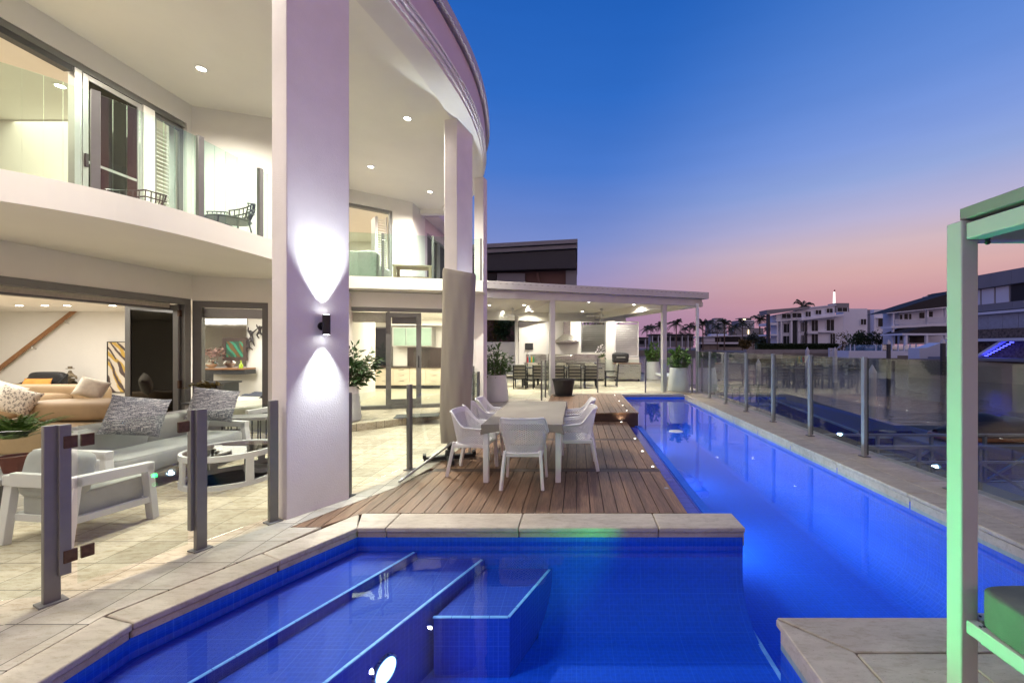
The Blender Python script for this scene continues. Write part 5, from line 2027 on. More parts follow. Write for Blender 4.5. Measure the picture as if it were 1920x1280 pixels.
wire_chair(-6.62, 6.1, R(200), 'black wire chair behind the sliding screen door on the balcony')
wire_chair(-6.65, 7.35, R(115), 'black wire chair by the balcony wall corner')
wire_chair(-5.72, 6.75, R(150), 'black wire chair close to the balcony glass by the front column')
o = MB().ob((-5.02, 6.02, 3.46), (.22, .1, .03), rz=.5, ry=.5).ob((-5.08, 5.99, 3.42), (.1, .07, .03), rz=.5).build('door_wedge', M['black'], bevel=.008)
tag(o, 'small black wedge lying on the balcony edge behind the glass', 'wedge')
t = thing('wicker_chair', 'grey wicker armchair on the rear balcony beside the column', 'armchair', (-5.45, 10.55, 3.4))
MB().cushion((-5.45, 10.35, 3.78), (.95, .16, .72), e=.25).build('backrest', M['wicker'], t, smooth=60)
MB().cushion((-5.45, 10.75, 3.62), (.9, .8, .4), e=.25).build('seat', M['wicker'], t, smooth=60)
t = thing('timber_bench', 'weathered timber bench table on the rear balcony', 'bench', (-4.25, 10.8, 3.4))
MB().ob((-4.25, 10.75, 3.80), (.95, .5, .05), rz=.2).build('top', M['old_timber'], t, bevel=.005)
for dx in (-.42, .42):
    for dy in (-.2, .2):
        MB().ob((-4.25 + dx - .2 * dy, 10.75 + dy + .2 * dx, 3.59), (.07, .07, .37), rz=.2).build('leg', M['old_timber'], t)
MB().ob((-4.25, 10.75, 3.52), (.85, .4, .03), rz=.2).build('shelf', M['old_timber'], t)

# ================================================================== PLANTERS
def planter(name, label, x, y, z, r, h, leafm, lh, n, seed, pm='pot', size=.1, sprd=1.0, group=None, trunk=False, off=(0, 0)):
    t = thing(name, label, 'potted plant', (x, y, z), 0, group)
    if pm == 'pot':
        prof = [(r * .86, 0), (r * .97, .02), (r, h * .12), (r * .93, h * .5), (r * .80, h * .96), (r * .79, h), (r * .70, h), (r * .70, h * .9), (0, h * .9)]
    else:
        prof = [(r * .72, 0), (r * .75, .02), (r * .97, h * .93), (r * 1.03, h * .94), (r * 1.03, h), (r * .92, h), (r * .9, h * .9), (0, h * .9)]
    MB().lathe(prof, c=(x, y, z)).build('pot', M[pm], t, smooth=40)
    MB().lathe([(0, h * .92), (r * .69, h * .92), (r * .69, h * .905), (0, h * .905)], c=(x, y, z)).build('soil', M['soil'], t)
    rr = random.Random(seed)
    mb = MB()
    tips = []
    for i in range(max(6, int(n / 28))):
        a = rr.uniform(0, 2 * pi)
        q = rr.uniform(.0, 1) ** .6
        hh = lh * rr.uniform(.35, 1.0) * (1.1 - .35 * q)
        e = Vector((x + off[0] + math.cos(a) * q * r * 1.2 * sprd, y + off[1] + math.sin(a) * q * r * 1.2 * sprd, z + h + hh))
        b = Vector((x + math.cos(a) * q * r * .4, y + math.sin(a) * q * r * .4, z + h * .92))
        m = b.lerp(e, .5) + Vector((rr.gauss(0, .02), rr.gauss(0, .02), 0))
        mb.tube([b, m, e], [.008, .006, .003], 5)
        tips.append((b, m, e))
    mb.build('stem', M['bark'], t)

    def fn():
        b, m, e = rr.choice(tips)
        s = rr.random() ** .7
        p = b.lerp(m, s * 2) if s < .5 else m.lerp(e, s * 2 - 1)
        d = Vector((p.x - x, p.y - y, .25 * (p.z - z - h)))
        return p + Vector((rr.gauss(0, .03), rr.gauss(0, .03), rr.gauss(0, .03))), d.normalized() if d.length > 1e-3 else (0, 0, 1)
    MB().leaves(n, fn, size, .42, .4, rr).build('leaves', M[leafm], t)
    return t


planter('potted_shrub', 'tall white pot with a leafy shrub beside the kitchen doors', -4.86, 8.72, .16, .26, .74, 'leaf_dark', .95, 900, 1, size=.14, sprd=1.6, off=(.14, -.02))
planter('potted_shrub', 'round white pot with a dense dark shrub beside the rear house column', -2.54, 13.06, 0, .37, .84, 'leaf', 1.05, 900, 2, size=.13, sprd=1.05)
planter('potted_shrub', 'large white pot with upright bright green shrub by the corner pavilion post', 4.0, 16.1, 0, .42, .92, 'leaf_bright', .85, 900, 3, size=.17, sprd=.8)
planter('potted_shrub', 'white pot with bright green shrub at the far pavilion corner', 4.05, 21.8, 0, .42, .95, 'leaf_bright', .95, 700, 4, size=.19, sprd=.75)
t = planter('empty_pot', 'black tapered pot with a saucer on the raised deck landing', -.40, 12.9, .225, .36, .50, 'leaf', .1, 0, 5, pm='black_pot')
for c in kids(t):
    if c.name.startswith(('leaves', 'stem')):
        bpy.data.objects.remove(c)
MB().lathe([(0, .001), (.34, .001), (.36, .018), (.33, .018), (0, .008)], c=(-.40, 12.9, .206)).build('saucer', M['black_pot'], t, smooth=40)
t['category'] = 'pot'
o = MB().ob((-3.62, 9.35, .168), (.95, .5, .012), rz=.28).build('door_mat', M['charcoal'], bevel=.004)
tag(o, 'dark door mat on the landing in front of the sliding kitchen door', 'door mat')
# ================================================================== PAVILION
PO = Vector((-.88, 14.15))
PA = R(19.6)
PU, PV = Vector((math.cos(PA), math.sin(PA))), Vector((-math.sin(PA), math.cos(PA)))
pav = thing('pavilion', 'open white pavilion with a flat roof over the outdoor kitchen', 'pavilion', (PO.x, PO.y, 0))


def pxy(u, v):
    p = PO + PU * u + PV * v
    return (p.x, p.y)


def pbox(mb, u0, u1, v0, v1, z0, z1):
    return mb.prism([pxy(u0, v0), pxy(u1, v0), pxy(u1, v1), pxy(u0, v1)], z0, z1)


M['pav_paint'] = mat('pavilion_paint', (.60, .59, .56), .55, var=.04)
mb = MB()
pbox(mb, -2.32, 6.36, -.22, 7.2, 3.61, 3.86)
rf_ = mb.build('roof', M['pav_paint'], pav, bevel=.012)
mb = MB()
for k in range(42):
    u = -2.2 + k * .2
    pbox(mb, u, u + .07, -.2235, -.2205, 3.78, 3.788)
mb.build('gutter_slot', M['dark_gap'], rf_)
rf_.children and tag(rf_.children[0], kind='stuff')
mb = MB()
pbox(mb, -2.2, 6.15, -.05, .12, 3.33, 3.605)
mb.build('front_beam', M['pav_paint'], pav, bevel=.006)
mb = MB()
pbox(mb, -2.2, 6.3, 6.9, 7.05, 3.06, 3.605)
mb.build('rear_beam', M['soffit'], pav)
for u, z0 in ((-.02, 3.25), (4.43, 3.20), (6.2, 3.33)):
    mb = MB()
    pbox(mb, u, u + .14, .125, 6.895, z0, 3.5)
    mb.build('side_beam', M['soffit'], pav, bevel=.006)
mb = MB()
for k in range(36):
    pbox(mb, -2.3, 6.3, .125 + k * .2, .125 + k * .2 + .192, 3.50 + .001 * (k % 2), 3.55)
mb.build('ceiling', M['soffit'], pav)
for u, v, w in ((-.02, 0.0, .17), (4.43, 0.0, .17), (-.02, 6.2, .15), (4.43, 6.2, .15)):
    mb = MB()
    pbox(mb, u, u + w, v, v + w, 0.005, 3.34)
    mb.build('post', M['pav_paint'], pav, bevel=.006)
MB().box(4.62, 4.72, 15.82, 15.92, 0, 3.4).build('post', M['pot'], pav, bevel=.005)
for x, y, l in ((-3.69, 17.4, 'pavilion downlight left of the near ceiling fan'), (-2.22, 17.4, 'pavilion downlight right of the near ceiling fan'), (-3.69, 20.5, 'rear pavilion downlight left of the first fan'),
                (-2.21, 20.4, 'rear pavilion downlight right of the first fan'), (.29, 20.5, 'rear pavilion downlight left of the second fan'), (2.07, 20.5, 'rear pavilion downlight right of the second fan')):
    downlight((x, y, 3.5), l, 'downlights in the pavilion ceiling', 300 if y > 20 else 560, NEUT, r=.06, ang=164, blend=1.0)
for x, y, l in ((.5, 16.2, 'pavilion downlight behind the front beam left of the middle'), (2.4, 17.2, 'pavilion downlight behind the front beam by the corner post')):  # extra downlights added to brighten the front of the pavilion
    downlight((x, y, 3.5), l, 'downlights in the pavilion ceiling', 300 if y > 20 else 560, NEUT, r=.06, ang=164, blend=1.0)


def fan(x, y, label, a0):
    t = thing('ceiling_fan', label, 'ceiling fan', (x, y, 3.1), a0, 'white pavilion ceiling fans')
    MB().cyl((0, 0, .12), (0, 0, .40), .018).lathe([(.02, .38), (.07, .36), (.06, .28), (.02, .27)]).lathe([(.0, -.04), (.07, -.02), (.10, .05), (.07, .12), (.02, .14)]).build('motor', M['pot'], t, local=True, smooth=40)
    for k in range(3):
        a = k * 2 * pi / 3
        c, s = math.cos(a), math.sin(a)
        mb = MB()
        mb.ob((.40 * c, .40 * s, .04), (.62, .12, .012), rz=a, rx=R(10))
        mb.build('blade', M['pot'], t, local=True, bevel=.004)
    return t


fan(-2.9, 18.6, 'white three bladed ceiling fan over the left half of the pavilion', .3)
fan(1.15, 18.8, 'white three bladed ceiling fan over the right half of the pavilion', .9)
# kitchen wall
kw_ = thing('kitchen_wall', 'white screen wall behind the outdoor kitchen with grey and white louvres', 'wall', (0, 21.4, 0))
mb = MB()
mb.box(-2.99, .22, 21.3, 21.5, 0, 3.04).box(.22, 1.52, 21.3, 21.5, 0, 1.42).box(1.52, 1.95, 21.25, 21.5, 0, 3.06).box(1.95, 3.25, 21.3, 21.5, 0, 1.2)
mb.build('wall', M['paint'], kw_)
for x0, x1, z0, m in ((.24, 1.50, 1.44, 'louvre_grey'), (1.97, 3.23, 1.22, 'plastic')):
    mb = MB()
    mb.box(x0, x0 + .06, 21.32, 21.42, z0, 3.04).box(x1 - .06, x1, 21.32, 21.42, z0, 3.04).box(x0 + .06, x1 - .06, 21.32, 21.42, 2.98, 3.04).box(x0 + .06, x1 - .06, 21.32, 21.42, z0, z0 + .06)
    n = int((2.96 - z0 - .06) / .115)
    for k in range(n):
        mb.ob(((x0 + x1) / 2, 21.37, z0 + .12 + k * .115), (x1 - x0 - .12, .012, .125), rx=R(28))
    mb.build('louvre', M[m], kw_)
MB().box(-1.55, -1.5, 21.28, 21.299, 0, 3.0).box(-2.45, -2.40, 21.28, 21.299, .95, 3.0).build('cover_strip', M['pot'], kw_)
MB().box(-2.66, -2.25, 21.24, 21.298, 1.58, 1.92).build('notice_board', M['charcoal'], kw_)
gw = thing('garden_wall', 'white boundary wall below the dark trees behind the pavilion', 'wall', (-5, 22.7, 0))
MB().box(-9, -2.8, 22.6, 22.8, 0, 2.0).build('wall', M['paint'], gw)
kb = thing('outdoor_kitchen', 'outdoor kitchen bench with stainless doors and stone top', 'kitchen bench', (-.6, 20.9, 0))
MB().box(-2.62, 1.45, 20.62, 21.28, .10, .90).build('cabinet', M['louvre_grey'], kb)
MB().box(-2.66, 1.50, 20.56, 21.29, .901, .94).build('bench_top', M['steel'], kb)
for k in range(6):
    x0 = -2.58 + k * .67
    d_ = MB().box(x0, x0 + .65, 20.60, 20.618, .14, .86).build('door', M['steel'], kb, bevel=.003)
    MB().box(x0 + .2, x0 + .45, 20.57, 20.595, .78, .795).build('handle', M['alu'], d_)
MB().box(-2.62, 1.5, 21.285, 21.299, .94, 1.35).build('splashback', M['steel'], kb)
t = thing('barbecue', 'built-in stainless barbecue with closed lid under the range hood', 'barbecue', (-.65, 20.9, .94))
MB().cushion((-.68, 20.92, 1.14), (1.05, .5, .42), e=.3).build('lid', M['steel'], t, smooth=60)
MB().box(-1.2, -.15, 20.57, 20.64, .945, 1.06).build('control_panel', M['steel'], t)
MB().cyl((-1.05, 20.64, 1.24), (-.3, 20.64, 1.24), .02).build('handle', M['alu_light'], t)
hd = thing('range_hood', 'stainless steel chimney hood on the white kitchen wall', 'range hood', (-.50, 21.1, 2.0))
mb = MB()
z0, z1 = 2.0, 2.12
mb.prism([(-1.12, 20.75), (.12, 20.75), (.12, 21.29), (-1.12, 21.29)], 1.97, 2.03)
b = [(-1.12, 20.75, 2.031), (.12, 20.75, 2.031), (.12, 21.29, 2.031), (-1.12, 21.29, 2.031)]
c = [(-.68, 21.05, 2.36), (-.32, 21.05, 2.36), (-.32, 21.29, 2.36), (-.68, 21.29, 2.36)]
for i in range(4):
    mb.face([b[i], b[(i + 1) % 4], c[(i + 1) % 4], c[i]])
mb.build('canopy', M['steel'], hd)
MB().box(-.68, -.32, 21.05, 21.29, 2.361, 3.02).build('chimney', M['steel'], hd)
t = thing('grill_cart', 'stainless grill cart with drawers and a timber edged top', 'cart', (2.5, 20.8, 0))
MB().box(1.85, 3.22, 20.5, 21.1, .12, .88).build('cabinet', M['steel'], t)
MB().box(1.82, 3.25, 20.46, 21.12, .881, .91).build('top', M['timber'], t)
for x0, x1, z0, z1 in ((1.88, 2.5, .5, .84), (1.88, 2.5, .16, .47), (2.53, 3.19, .16, .84)):
    d_ = MB().box(x0, x1, 20.485, 20.499, z0, z1).build('door', M['steel'], t, bevel=.003)
    MB().box(x0 + .12, x1 - .12, 20.455, 20.48, z1 - .07, z1 - .05).build('handle', M['alu'], d_)
for x in (1.95, 3.12):
    MB().cyl((x, 20.6, .06), (x, 20.64, .06), .055).build('wheel', M['black'], t)
t = thing('portable_grill', 'black rounded portable grill sitting on the stainless cart', 'grill', (2.25, 20.8, .91))
MB().cushion((2.22, 20.8, 1.06), (.82, .5, .26), e=.4).build('bowl', M['black'], t, smooth=60)
MB().cushion((2.22, 20.8, 1.26), (.84, .52, .34), e=.45).build('lid', M['charcoal'], t, smooth=60)
MB().cyl((2.0, 20.52, 1.2), (2.44, 20.52, 1.2), .018).build('handle', M['alu_light'], t)
p = A(1130, 671, 20.8)
t = thing('orchid', 'white orchid in a pale pot on the outdoor kitchen bench', 'plant', (p.x, 20.8, .94))
MB().lathe([(.10, 0), (.14, .26), (.12, .26), (0, .22)], c=(p.x, 20.8, .94)).build('pot', M['ivory'], t, smooth=40)
rv = random.Random(8)
MB().tube([(p.x, 20.8, 1.18), (p.x - .05, 20.8, 1.5), (p.x - .18, 20.8, 1.72)], .01, 5).tube([(p.x, 20.8, 1.18), (p.x + .06, 20.8, 1.45), (p.x - .02, 20.8, 1.62)], .01, 5).build('stem', M['leaf'], t)
MB().leaves(46, lambda: ((p.x - .12 + rv.gauss(0, .09), 20.78 + rv.gauss(0, .04), 1.58 + rv.gauss(0, .10)), (rv.gauss(0, 1), -1, rv.gauss(0, .6))), .12, .9, .1, rv).build('flowers', M['orchid'], t)
MB().leaves(14, lambda: ((p.x, 20.8, 1.2), (rv.gauss(0, 1), rv.gauss(0, .6), .4)), .26, .35, .4, rv).build('leaves', M['leaf'], t)
for i, (c, l) in enumerate((((.5, .02, .03), 'red bottle on the outdoor kitchen bench'), ((.02, .25, .35), 'blue bottle on the outdoor kitchen bench'), ((.6, .4, .02), 'yellow bottle on the outdoor kitchen bench'), ((.03, .3, .12), 'green bottle on the outdoor kitchen bench'))):
    x = -2.5 + i * .1
    o = MB().lathe([(.035, 0), (.04, .2), (.015, .27), (.015, .32)], c=(x, 21.0, .94), n=12).build('bottle', mat('bottle_' + l.split()[0], c, .3), smooth=40)
    tag(o, l, 'bottle')
# outdoor dining setting
t = thing('outdoor_table', 'long dark outdoor dining table under the pavilion roof', 'table', (-.7, 17.9, 0))
MB().box(-2.55, 1.1, 17.45, 18.35, .80, .85).build('tabletop', M['charcoal'], t, bevel=.006)
for x in (-2.3, -.7, .85):
    for y in (17.55, 18.25):
        MB().box(x - .04, x + .04, y - .04, y + .04, 0, .80).build('leg', M['black'], t)
M['sling'] = mat('taupe_sling', (.30, .27, .22), .8, var=.06)


def slat_chair():
    t = thing('slat_chair', '', 'chair')
    for sx in (-1, 1):
        MB().bar((sx * .25, -.24, 0), (sx * .25, -.30, .98), .045, .045).build('leg', M['black'], t, local=True)
        MB().bar((sx * .25, .24, 0), (sx * .25, .24, .64), .045, .045).build('leg', M['black'], t, local=True)
        MB().bar((sx * .25, -.28, .66), (sx * .25, .28, .66), .06, .03).build('armrest', M['black'], t, local=True)
    mb = MB()
    for k in range(4):
        mb.ob((0, -.275 - .012 * k, .52 + k * .135), (.46, .018, .045))
    mb.build('back_slat', M['black'], t, local=True)
    MB().cushion((0, -.245, .74), (.48, .05, .52), rx=R(4), e=.3, n=10).build('back_pad', M['sling'], t, local=True, smooth=60)
    MB().cushion((0, 0, .46), (.5, .5, .07), e=.3, n=10).build('seat_pad', M['sling'], t, local=True, smooth=60)
    MB().box(-.25, .25, -.24, .24, .39, .425).build('seat_frame', M['black'], t, local=True)
    return t


sc_ = slat_chair()
for i, (px, l) in enumerate(((976, 'dark slatted chair at the left end of the row facing the outdoor kitchen'), (1012, 'dark slatted chair second from the left behind the fence posts'), (1047, 'dark slatted chair partly behind the black pot'),
                             (1078, 'dark slatted chair just right of the black pot'), (1108, 'dark slatted chair at the right end of the row by the pool'))):
    x = (px - VX) * 17.15 / F
    if i == 0:
        sc_.location = (x, 17.15, 0)
        tag(sc_, l, None, 'dark chairs round the pavilion table')
    else:
        dup(sc_, (x, 17.15, 0), 0, l)
dup(sc_, (1.5, 17.9, 0), R(90), 'dark slatted chair at the pool end of the pavilion table, seen side on')
dup(sc_, (-2.95, 17.9, 0), R(-90), 'dark slatted chair at the house end of the pavilion table, seen side on')
for x, l in ((-2.0, 'dark slatted chair across the table at the house end'), (-.7, 'dark slatted chair across the table in the middle'), (.6, 'dark slatted chair across the table at the pool end')):
    dup(sc_, (x, 18.65, 0), R(180), l)
# low white bench seat by the far corner
t = thing('slab_bench', 'pale slab bench with splayed legs near the far planter', 'bench', (4.15, 18.6, 0))
MB().box(3.75, 4.65, 17.6, 19.6, .40, .48).build('seat', M['pot'], t, bevel=.01)
for y in (17.9, 19.3):
    MB().ob((4.2, y, .2), (.12, .3, .42), ry=R(16)).build('leg', M['pot'], t)

# ================================================================== CABANA
cb = thing('cabana', 'pale metal framed cabana at the pool edge tinted by green light', 'cabana', (2.9, .8, 0))
for x0, y0 in ((1.875, 2.0), (3.8, 2.0), (1.875, -.7), (3.8, -.7)):
    MB().box(x0, x0 + .083, y0, y0 + .083, 0, 2.346).build('post', M['cabana'], cb, bevel=.006)
MB().box(1.892, 1.972, -.61, 1.995, 2.25, 2.33).build('beam', M['cabana'], cb, bevel=.005)
MB().box(1.965, 3.795, 2.005, 2.075, 2.25, 2.33).build('beam', M['cabana'], cb, bevel=.005)
MB().box(3.81, 3.88, -.61, 1.995, 2.25, 2.33).build('beam', M['cabana'], cb, bevel=.005)
MB().box(1.893, 3.87, -.68, 2.03, 2.352, 2.41).build('roof_panel', M['cabana_dark'], cb, bevel=.004)
MB().box(1.895, 1.945, -.61, 1.998, .343, .405).build('rail', M['cabana'], cb, bevel=.004)
MB().box(1.963, 3.79, 1.99, 2.05, .343, .405).build('rail', M['cabana'], cb, bevel=.004)
MB().box(1.95, 3.8, -.6, 1.98, .30, .34).build('seat_deck', M['cabana'], cb)
for x, y in ((1.912, 1.945), (1.93, 1.945), (1.985, 2.02)):
    MB().cyl((x, y, .405), (x, y, .409), .006, n=10).build('bolt', M['charcoal'], cb)
for p in ((1.972, 1.97, 2.24),):
    MB().lathe([(.006, -.02), (.012, -.012), (.008, 0), (.012, .008)], c=p, n=10).build('hook', M['black'], cb)
o = MB().cushion((2.85, .875, .498), (1.90, 2.22, .185), e=.10, n=32).build('seat_cushion', M['cabana_cloth'], smooth=60)
tag(o, 'thick grey daybed mattress inside the cabana', 'cushion')
# the green garden lamp that tints the cabana and the front coping (it stands on the near pool edge)
lampobj('SPOT', 'green_lamp', (.15, 2.42, .35), 150, (.06, 1, .24), (1.9, 2.0, 1.5), spot_size=R(96), spot_blend=.5, shadow_soft_size=.05)
lampobj('SPOT', 'green_lamp', (.35, 3.3, -.08), 13, (.0, 1, .2), (-.25, 3.95, -.03), spot_size=R(115), spot_blend=.9, shadow_soft_size=.03)

# ================================================================== NEIGHBOUR BEHIND
nb = thing('neighbour_house', 'dark flat roofed house rising behind the pavilion', 'house', (-5.5, 30, 0))
z = lambda y: HC + (VY - y) / F * 28


def xzprism(mb, pts, y0, y1):
    lo = [mb.bm.verts.new((x, y0, zz)) for x, zz in pts]
    hi = [mb.bm.verts.new((x, y1, zz)) for x, zz in pts]
    n = len(pts)
    for i in range(n):
        mb.bm.faces.new((lo[i], lo[(i + 1) % n], hi[(i + 1) % n], hi[i]))
    mb.bm.faces.new(list(reversed(lo)))
    mb.bm.faces.new(hi)
    return mb


xzprism(MB(), [(-14, 7.95), (.07, 8.72), (.07, 8.98), (-14, 8.22)], 27.6, 40).build('roof', M['far_grey'], nb)
xzprism(MB(), [(-14, 7.65), (.04, 8.42), (.04, 8.66), (-14, 7.90)], 27.8, 40).build('fascia', M['far_grey'], nb)
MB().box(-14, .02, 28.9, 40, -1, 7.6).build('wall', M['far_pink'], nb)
xzprism(MB(), [(-14, 6.7), (-.02, 7.1), (-.02, 8.35), (-14, 7.6)], 28.0, 28.85).build('upper_screen', M['far_dark'], nb)
MB().box(-6.9, -5.6, 28.5, 28.85, 4, 6.8).build('dark_window', M['far_glass'], nb)
MB().box(-5.55, -3.6, 28.6, 28.85, 4, 6.85).build('panel', M['far_grey'], nb)
MB().box(-.75, .02, 28.6, 28.85, 4, 7.05).build('panel', M['far_grey'], nb)
MB().bar((-2.75, 28.7, 6.9), (-2.3, 28.7, 4.5), .15, .3).build('brace', M['far_pink'], nb)


# trees between
def tree(name, label, x, y, z0, h, r, m, n, seed, size=.3, group=None, asp=.5):
    t = thing(name, label, 'tree', (x, y, z0), 0, group)
    rr = random.Random(seed)
    mb = MB()
    mb.tube([(x, y, z0), (x + .1, y, z0 + h * .3), (x, y + .1, z0 + h * .62)], [.02 * h + .04, .016 * h + .03, .008 * h], 8)
    cl = []
    for i in range(9):
        a = rr.uniform(0, 2 * pi)
        q = rr.uniform(.2, .85) * r
        c = Vector((x + math.cos(a) * q, y + math.sin(a) * q, z0 + h * rr.uniform(.45, .95)))
        mb.tube([(x, y, z0 + h * .4), tuple(Vector((x, y, z0 + h * .55)).lerp(c, .6)), tuple(c)], [.01 * h, .006 * h, .003 * h], 5)
        cl.append((c, rr.uniform(.28, .5) * r))
    mb.build('trunk', M['bark'], t)

    def fn():
        c, q = rr.choice(cl)
        d = Vector((rr.gauss(0, 1), rr.gauss(0, 1), rr.gauss(0, .8))).normalized()
        return c + d * q * rr.uniform(.3, 1.15), d
    MB().leaves(n, fn, size, asp, .5, rr).build('crown', M[m], t)
    return t


for x, y, h, r, m, s, l in ((-6.3, 24.2, 4.6, 1.5, 'leaf_warm', 21, 'dark tree with ochre lit leaves closest to the house behind the garden wall'),  # warm pavilion light on the ochre leaves is put into their colour
                            (-4.9, 24.6, 4.4, 1.3, 'leaf_warm', 22, 'ochre leaved tree in the middle of the gap behind the garden wall'),
                            (-3.7, 24.4, 4.2, 1.2, 'leaf_dark', 23, 'dark green tree beside the white kitchen wall end'),
                            (-1.2, 25.5, 4.6, 1.6, 'leaf_dark', 24, 'dark tree whose top shows over the range hood wall'),
                            (1.6, 26.5, 4.3, 1.4, 'leaf_dark', 25, 'dark tree whose top shows over the white louvre')):
    tree('tree', l, x, y, 0, h, r, m, 1500, s, .22, 'trees behind the pavilion')
# ================================================================== ACROSS THE CANAL
def fb(mb, x0, x1, y0, y1, Y, dep=.5):
    """upright block seen between photo columns x0..x1 and rows y0..y1 with its front at distance Y"""
    a, b = A(x0, y1, Y), A(x1, y0, Y)
    return mb.box(a.x, b.x, Y, Y + dep, a.z, b.z)


def fp(mb, pts, Y, dep):
    return xzprism(mb, [(A(x, y, Y).x, A(x, y, Y).z) for x, y in pts], Y, Y + dep)


q = lambda x, y: (1420 + x / 5.333, 540 + y / 5.333)


def qb(mb, x0, x1, y0, y1, Y, dep=.5):
    a, b = q(x0, y0), q(x1, y1)
    return fb(mb, a[0], b[0], a[1], b[1], Y, dep)


def qp(mb, pts, Y, dep):
    return fp(mb, [q(*p) for p in pts], Y, dep)


# ---- big white house
Y0 = 100
wh = thing('white_house', 'large white modern house with sloping parapet across the canal', 'house', (58, Y0, .3))
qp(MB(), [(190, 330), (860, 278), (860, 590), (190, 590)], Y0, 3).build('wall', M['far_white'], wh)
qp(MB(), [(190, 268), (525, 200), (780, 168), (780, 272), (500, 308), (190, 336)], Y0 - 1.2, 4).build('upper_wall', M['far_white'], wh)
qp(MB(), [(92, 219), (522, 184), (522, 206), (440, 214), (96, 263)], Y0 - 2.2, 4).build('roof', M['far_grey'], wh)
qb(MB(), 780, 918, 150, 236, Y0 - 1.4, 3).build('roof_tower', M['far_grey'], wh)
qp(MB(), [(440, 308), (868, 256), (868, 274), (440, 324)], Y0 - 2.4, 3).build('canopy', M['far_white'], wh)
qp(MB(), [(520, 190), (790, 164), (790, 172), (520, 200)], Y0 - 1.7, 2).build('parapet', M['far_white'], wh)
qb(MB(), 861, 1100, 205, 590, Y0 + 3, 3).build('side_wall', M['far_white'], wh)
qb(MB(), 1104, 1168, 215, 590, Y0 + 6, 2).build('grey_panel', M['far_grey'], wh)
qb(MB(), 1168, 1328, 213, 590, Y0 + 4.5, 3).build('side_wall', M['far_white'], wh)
qb(MB(), 1198, 1318, 292, 302, Y0 + 3.9, .6).build('window_hood', M['far_white'], wh)
for x0, x1, y0, y1, dy in ((247, 335, 258, 302, -1.4), (350, 442, 250, 295, -1.4), (482, 535, 235, 285, -1.4), (582, 640, 220, 262, -1.4), (692, 755, 205, 247, -1.4), (800, 900, 197, 235, -1.6),
                           (262, 332, 357, 445, -.15), (258, 332, 478, 555, -.15), (440, 470, 345, 435, -.15), (543, 607, 322, 430, -.15), (543, 607, 460, 555, -.15), (693, 768, 315, 425, -.15), (730, 778, 455, 555, -.15),
                           (440, 472, 470, 552, -.15), (213, 230, 365, 430, -.15), (1035, 1090, 310, 365, 2.8), (1208, 1310, 303, 385, 4.3)):
    w = qb(MB(), x0, x1, y0, y1, Y0 + dy, .12).build('window', M['far_glass'], wh)
    mb = MB()
    qb(mb, x0 - 4, x0, y0, y1, Y0 + dy - .06, .16)
    qb(mb, x1, x1 + 4, y0, y1, Y0 + dy - .06, .16)
    qb(mb, x0 - 4, x1 + 4, y1, y1 + 5, Y0 + dy - .06, .16)
    qb(mb, (x0 + x1) / 2 - 1.2, (x0 + x1) / 2 + 1.2, y0, y1, Y0 + dy - .03, .1)
    mb.build('frame', M['far_white'], w)
for x0, x1 in ((357, 410), (475, 500)):
    qb(MB(), x0, x1, 328, 556, Y0 - .3, .25).build('dark_panel', M['far_dark'], wh)
for x0, x1 in ((335, 352), (412, 424), (196, 208), (234, 246)):
    qb(MB(), x0, x1, 320, 556, Y0 - 1.0, .8).build('column', M['far_white'], wh)
qb(MB(), 104, 128, 263, 590, Y0 - 1.8, .8).build('post', M['far_dark'], wh)
for y0, y1 in ((346, 370), (460, 476)):
    qb(MB(), 124, 195, y0, y1, Y0 - 1.6, 6).build('balcony_slab', M['far_white'], wh)
for x0, x1, y in ((507, 607, 432), (612, 775, 432), (507, 607, 445)):
    qb(MB(), x0, x1, y, y + 12, Y0 - .9, .9).build('balcony_slab', M['far_white'], wh)
# lit mast behind
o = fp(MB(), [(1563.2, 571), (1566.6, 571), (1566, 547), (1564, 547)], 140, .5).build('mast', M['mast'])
ms = thing('lit_mast', 'floodlit white mast with a red tip behind the white house', 'mast', (A(1565, 571, 140).x, 140, 1))
o.location = o.location
o.parent = ms
o.matrix_parent_inverse = Matrix.Translation(ms.location).inverted()
t_ = fp(MB(), [(1564.2, 547), (1566.2, 547), (1566, 543), (1565, 543)], 140, .3).build('tip', mat('red_tip', (.4, .06, .05), .6), ms)
MB().cyl((A(1565, 571, 140).x, 140.2, .3), (A(1565, 571, 140).x, 140.2, A(1565, 571, 140).z), .18).build('pole', M['concrete'], ms)

# ---- hipped roof house
Y1 = 74
hh = thing('hipped_house', 'pale two storey house with dark hipped roof and verandas across the canal', 'house', (A(1720, 650, Y1).x, Y1, .3))
qp(MB(), [(1288, 250), (1990, 176), (1990, 20), (1880, 65), (1640, 136)], Y1 - 2, 5).build('roof', M['roof_tile'], hh)
qp(MB(), [(1300, 256), (1990, 184), (1990, 177), (1290, 249)], Y1 - 2.1, 1).build('gutter', M['far_white'], hh)
qb(MB(), 1705, 1762, 80, 125, Y1 + 2, 1.2).build('chimney', M['far_white'], hh)
mb = MB()
for x in (1720, 1745):
    qb(mb, x, x + 10, 64, 80, Y1 + 2.3, .4)
mb.build('chimney_pot', M['far_dark'], hh)
qb(MB(), 1420, 1990, 200, 560, Y1, 4).build('wall', M['far_white'], hh)
qp(MB(), [(1340, 402), (1340, 378), (1680, 362), (1990, 340), (1990, 372)], Y1 - 1.8, 2.5).build('veranda_floor', M['far_white'], hh)
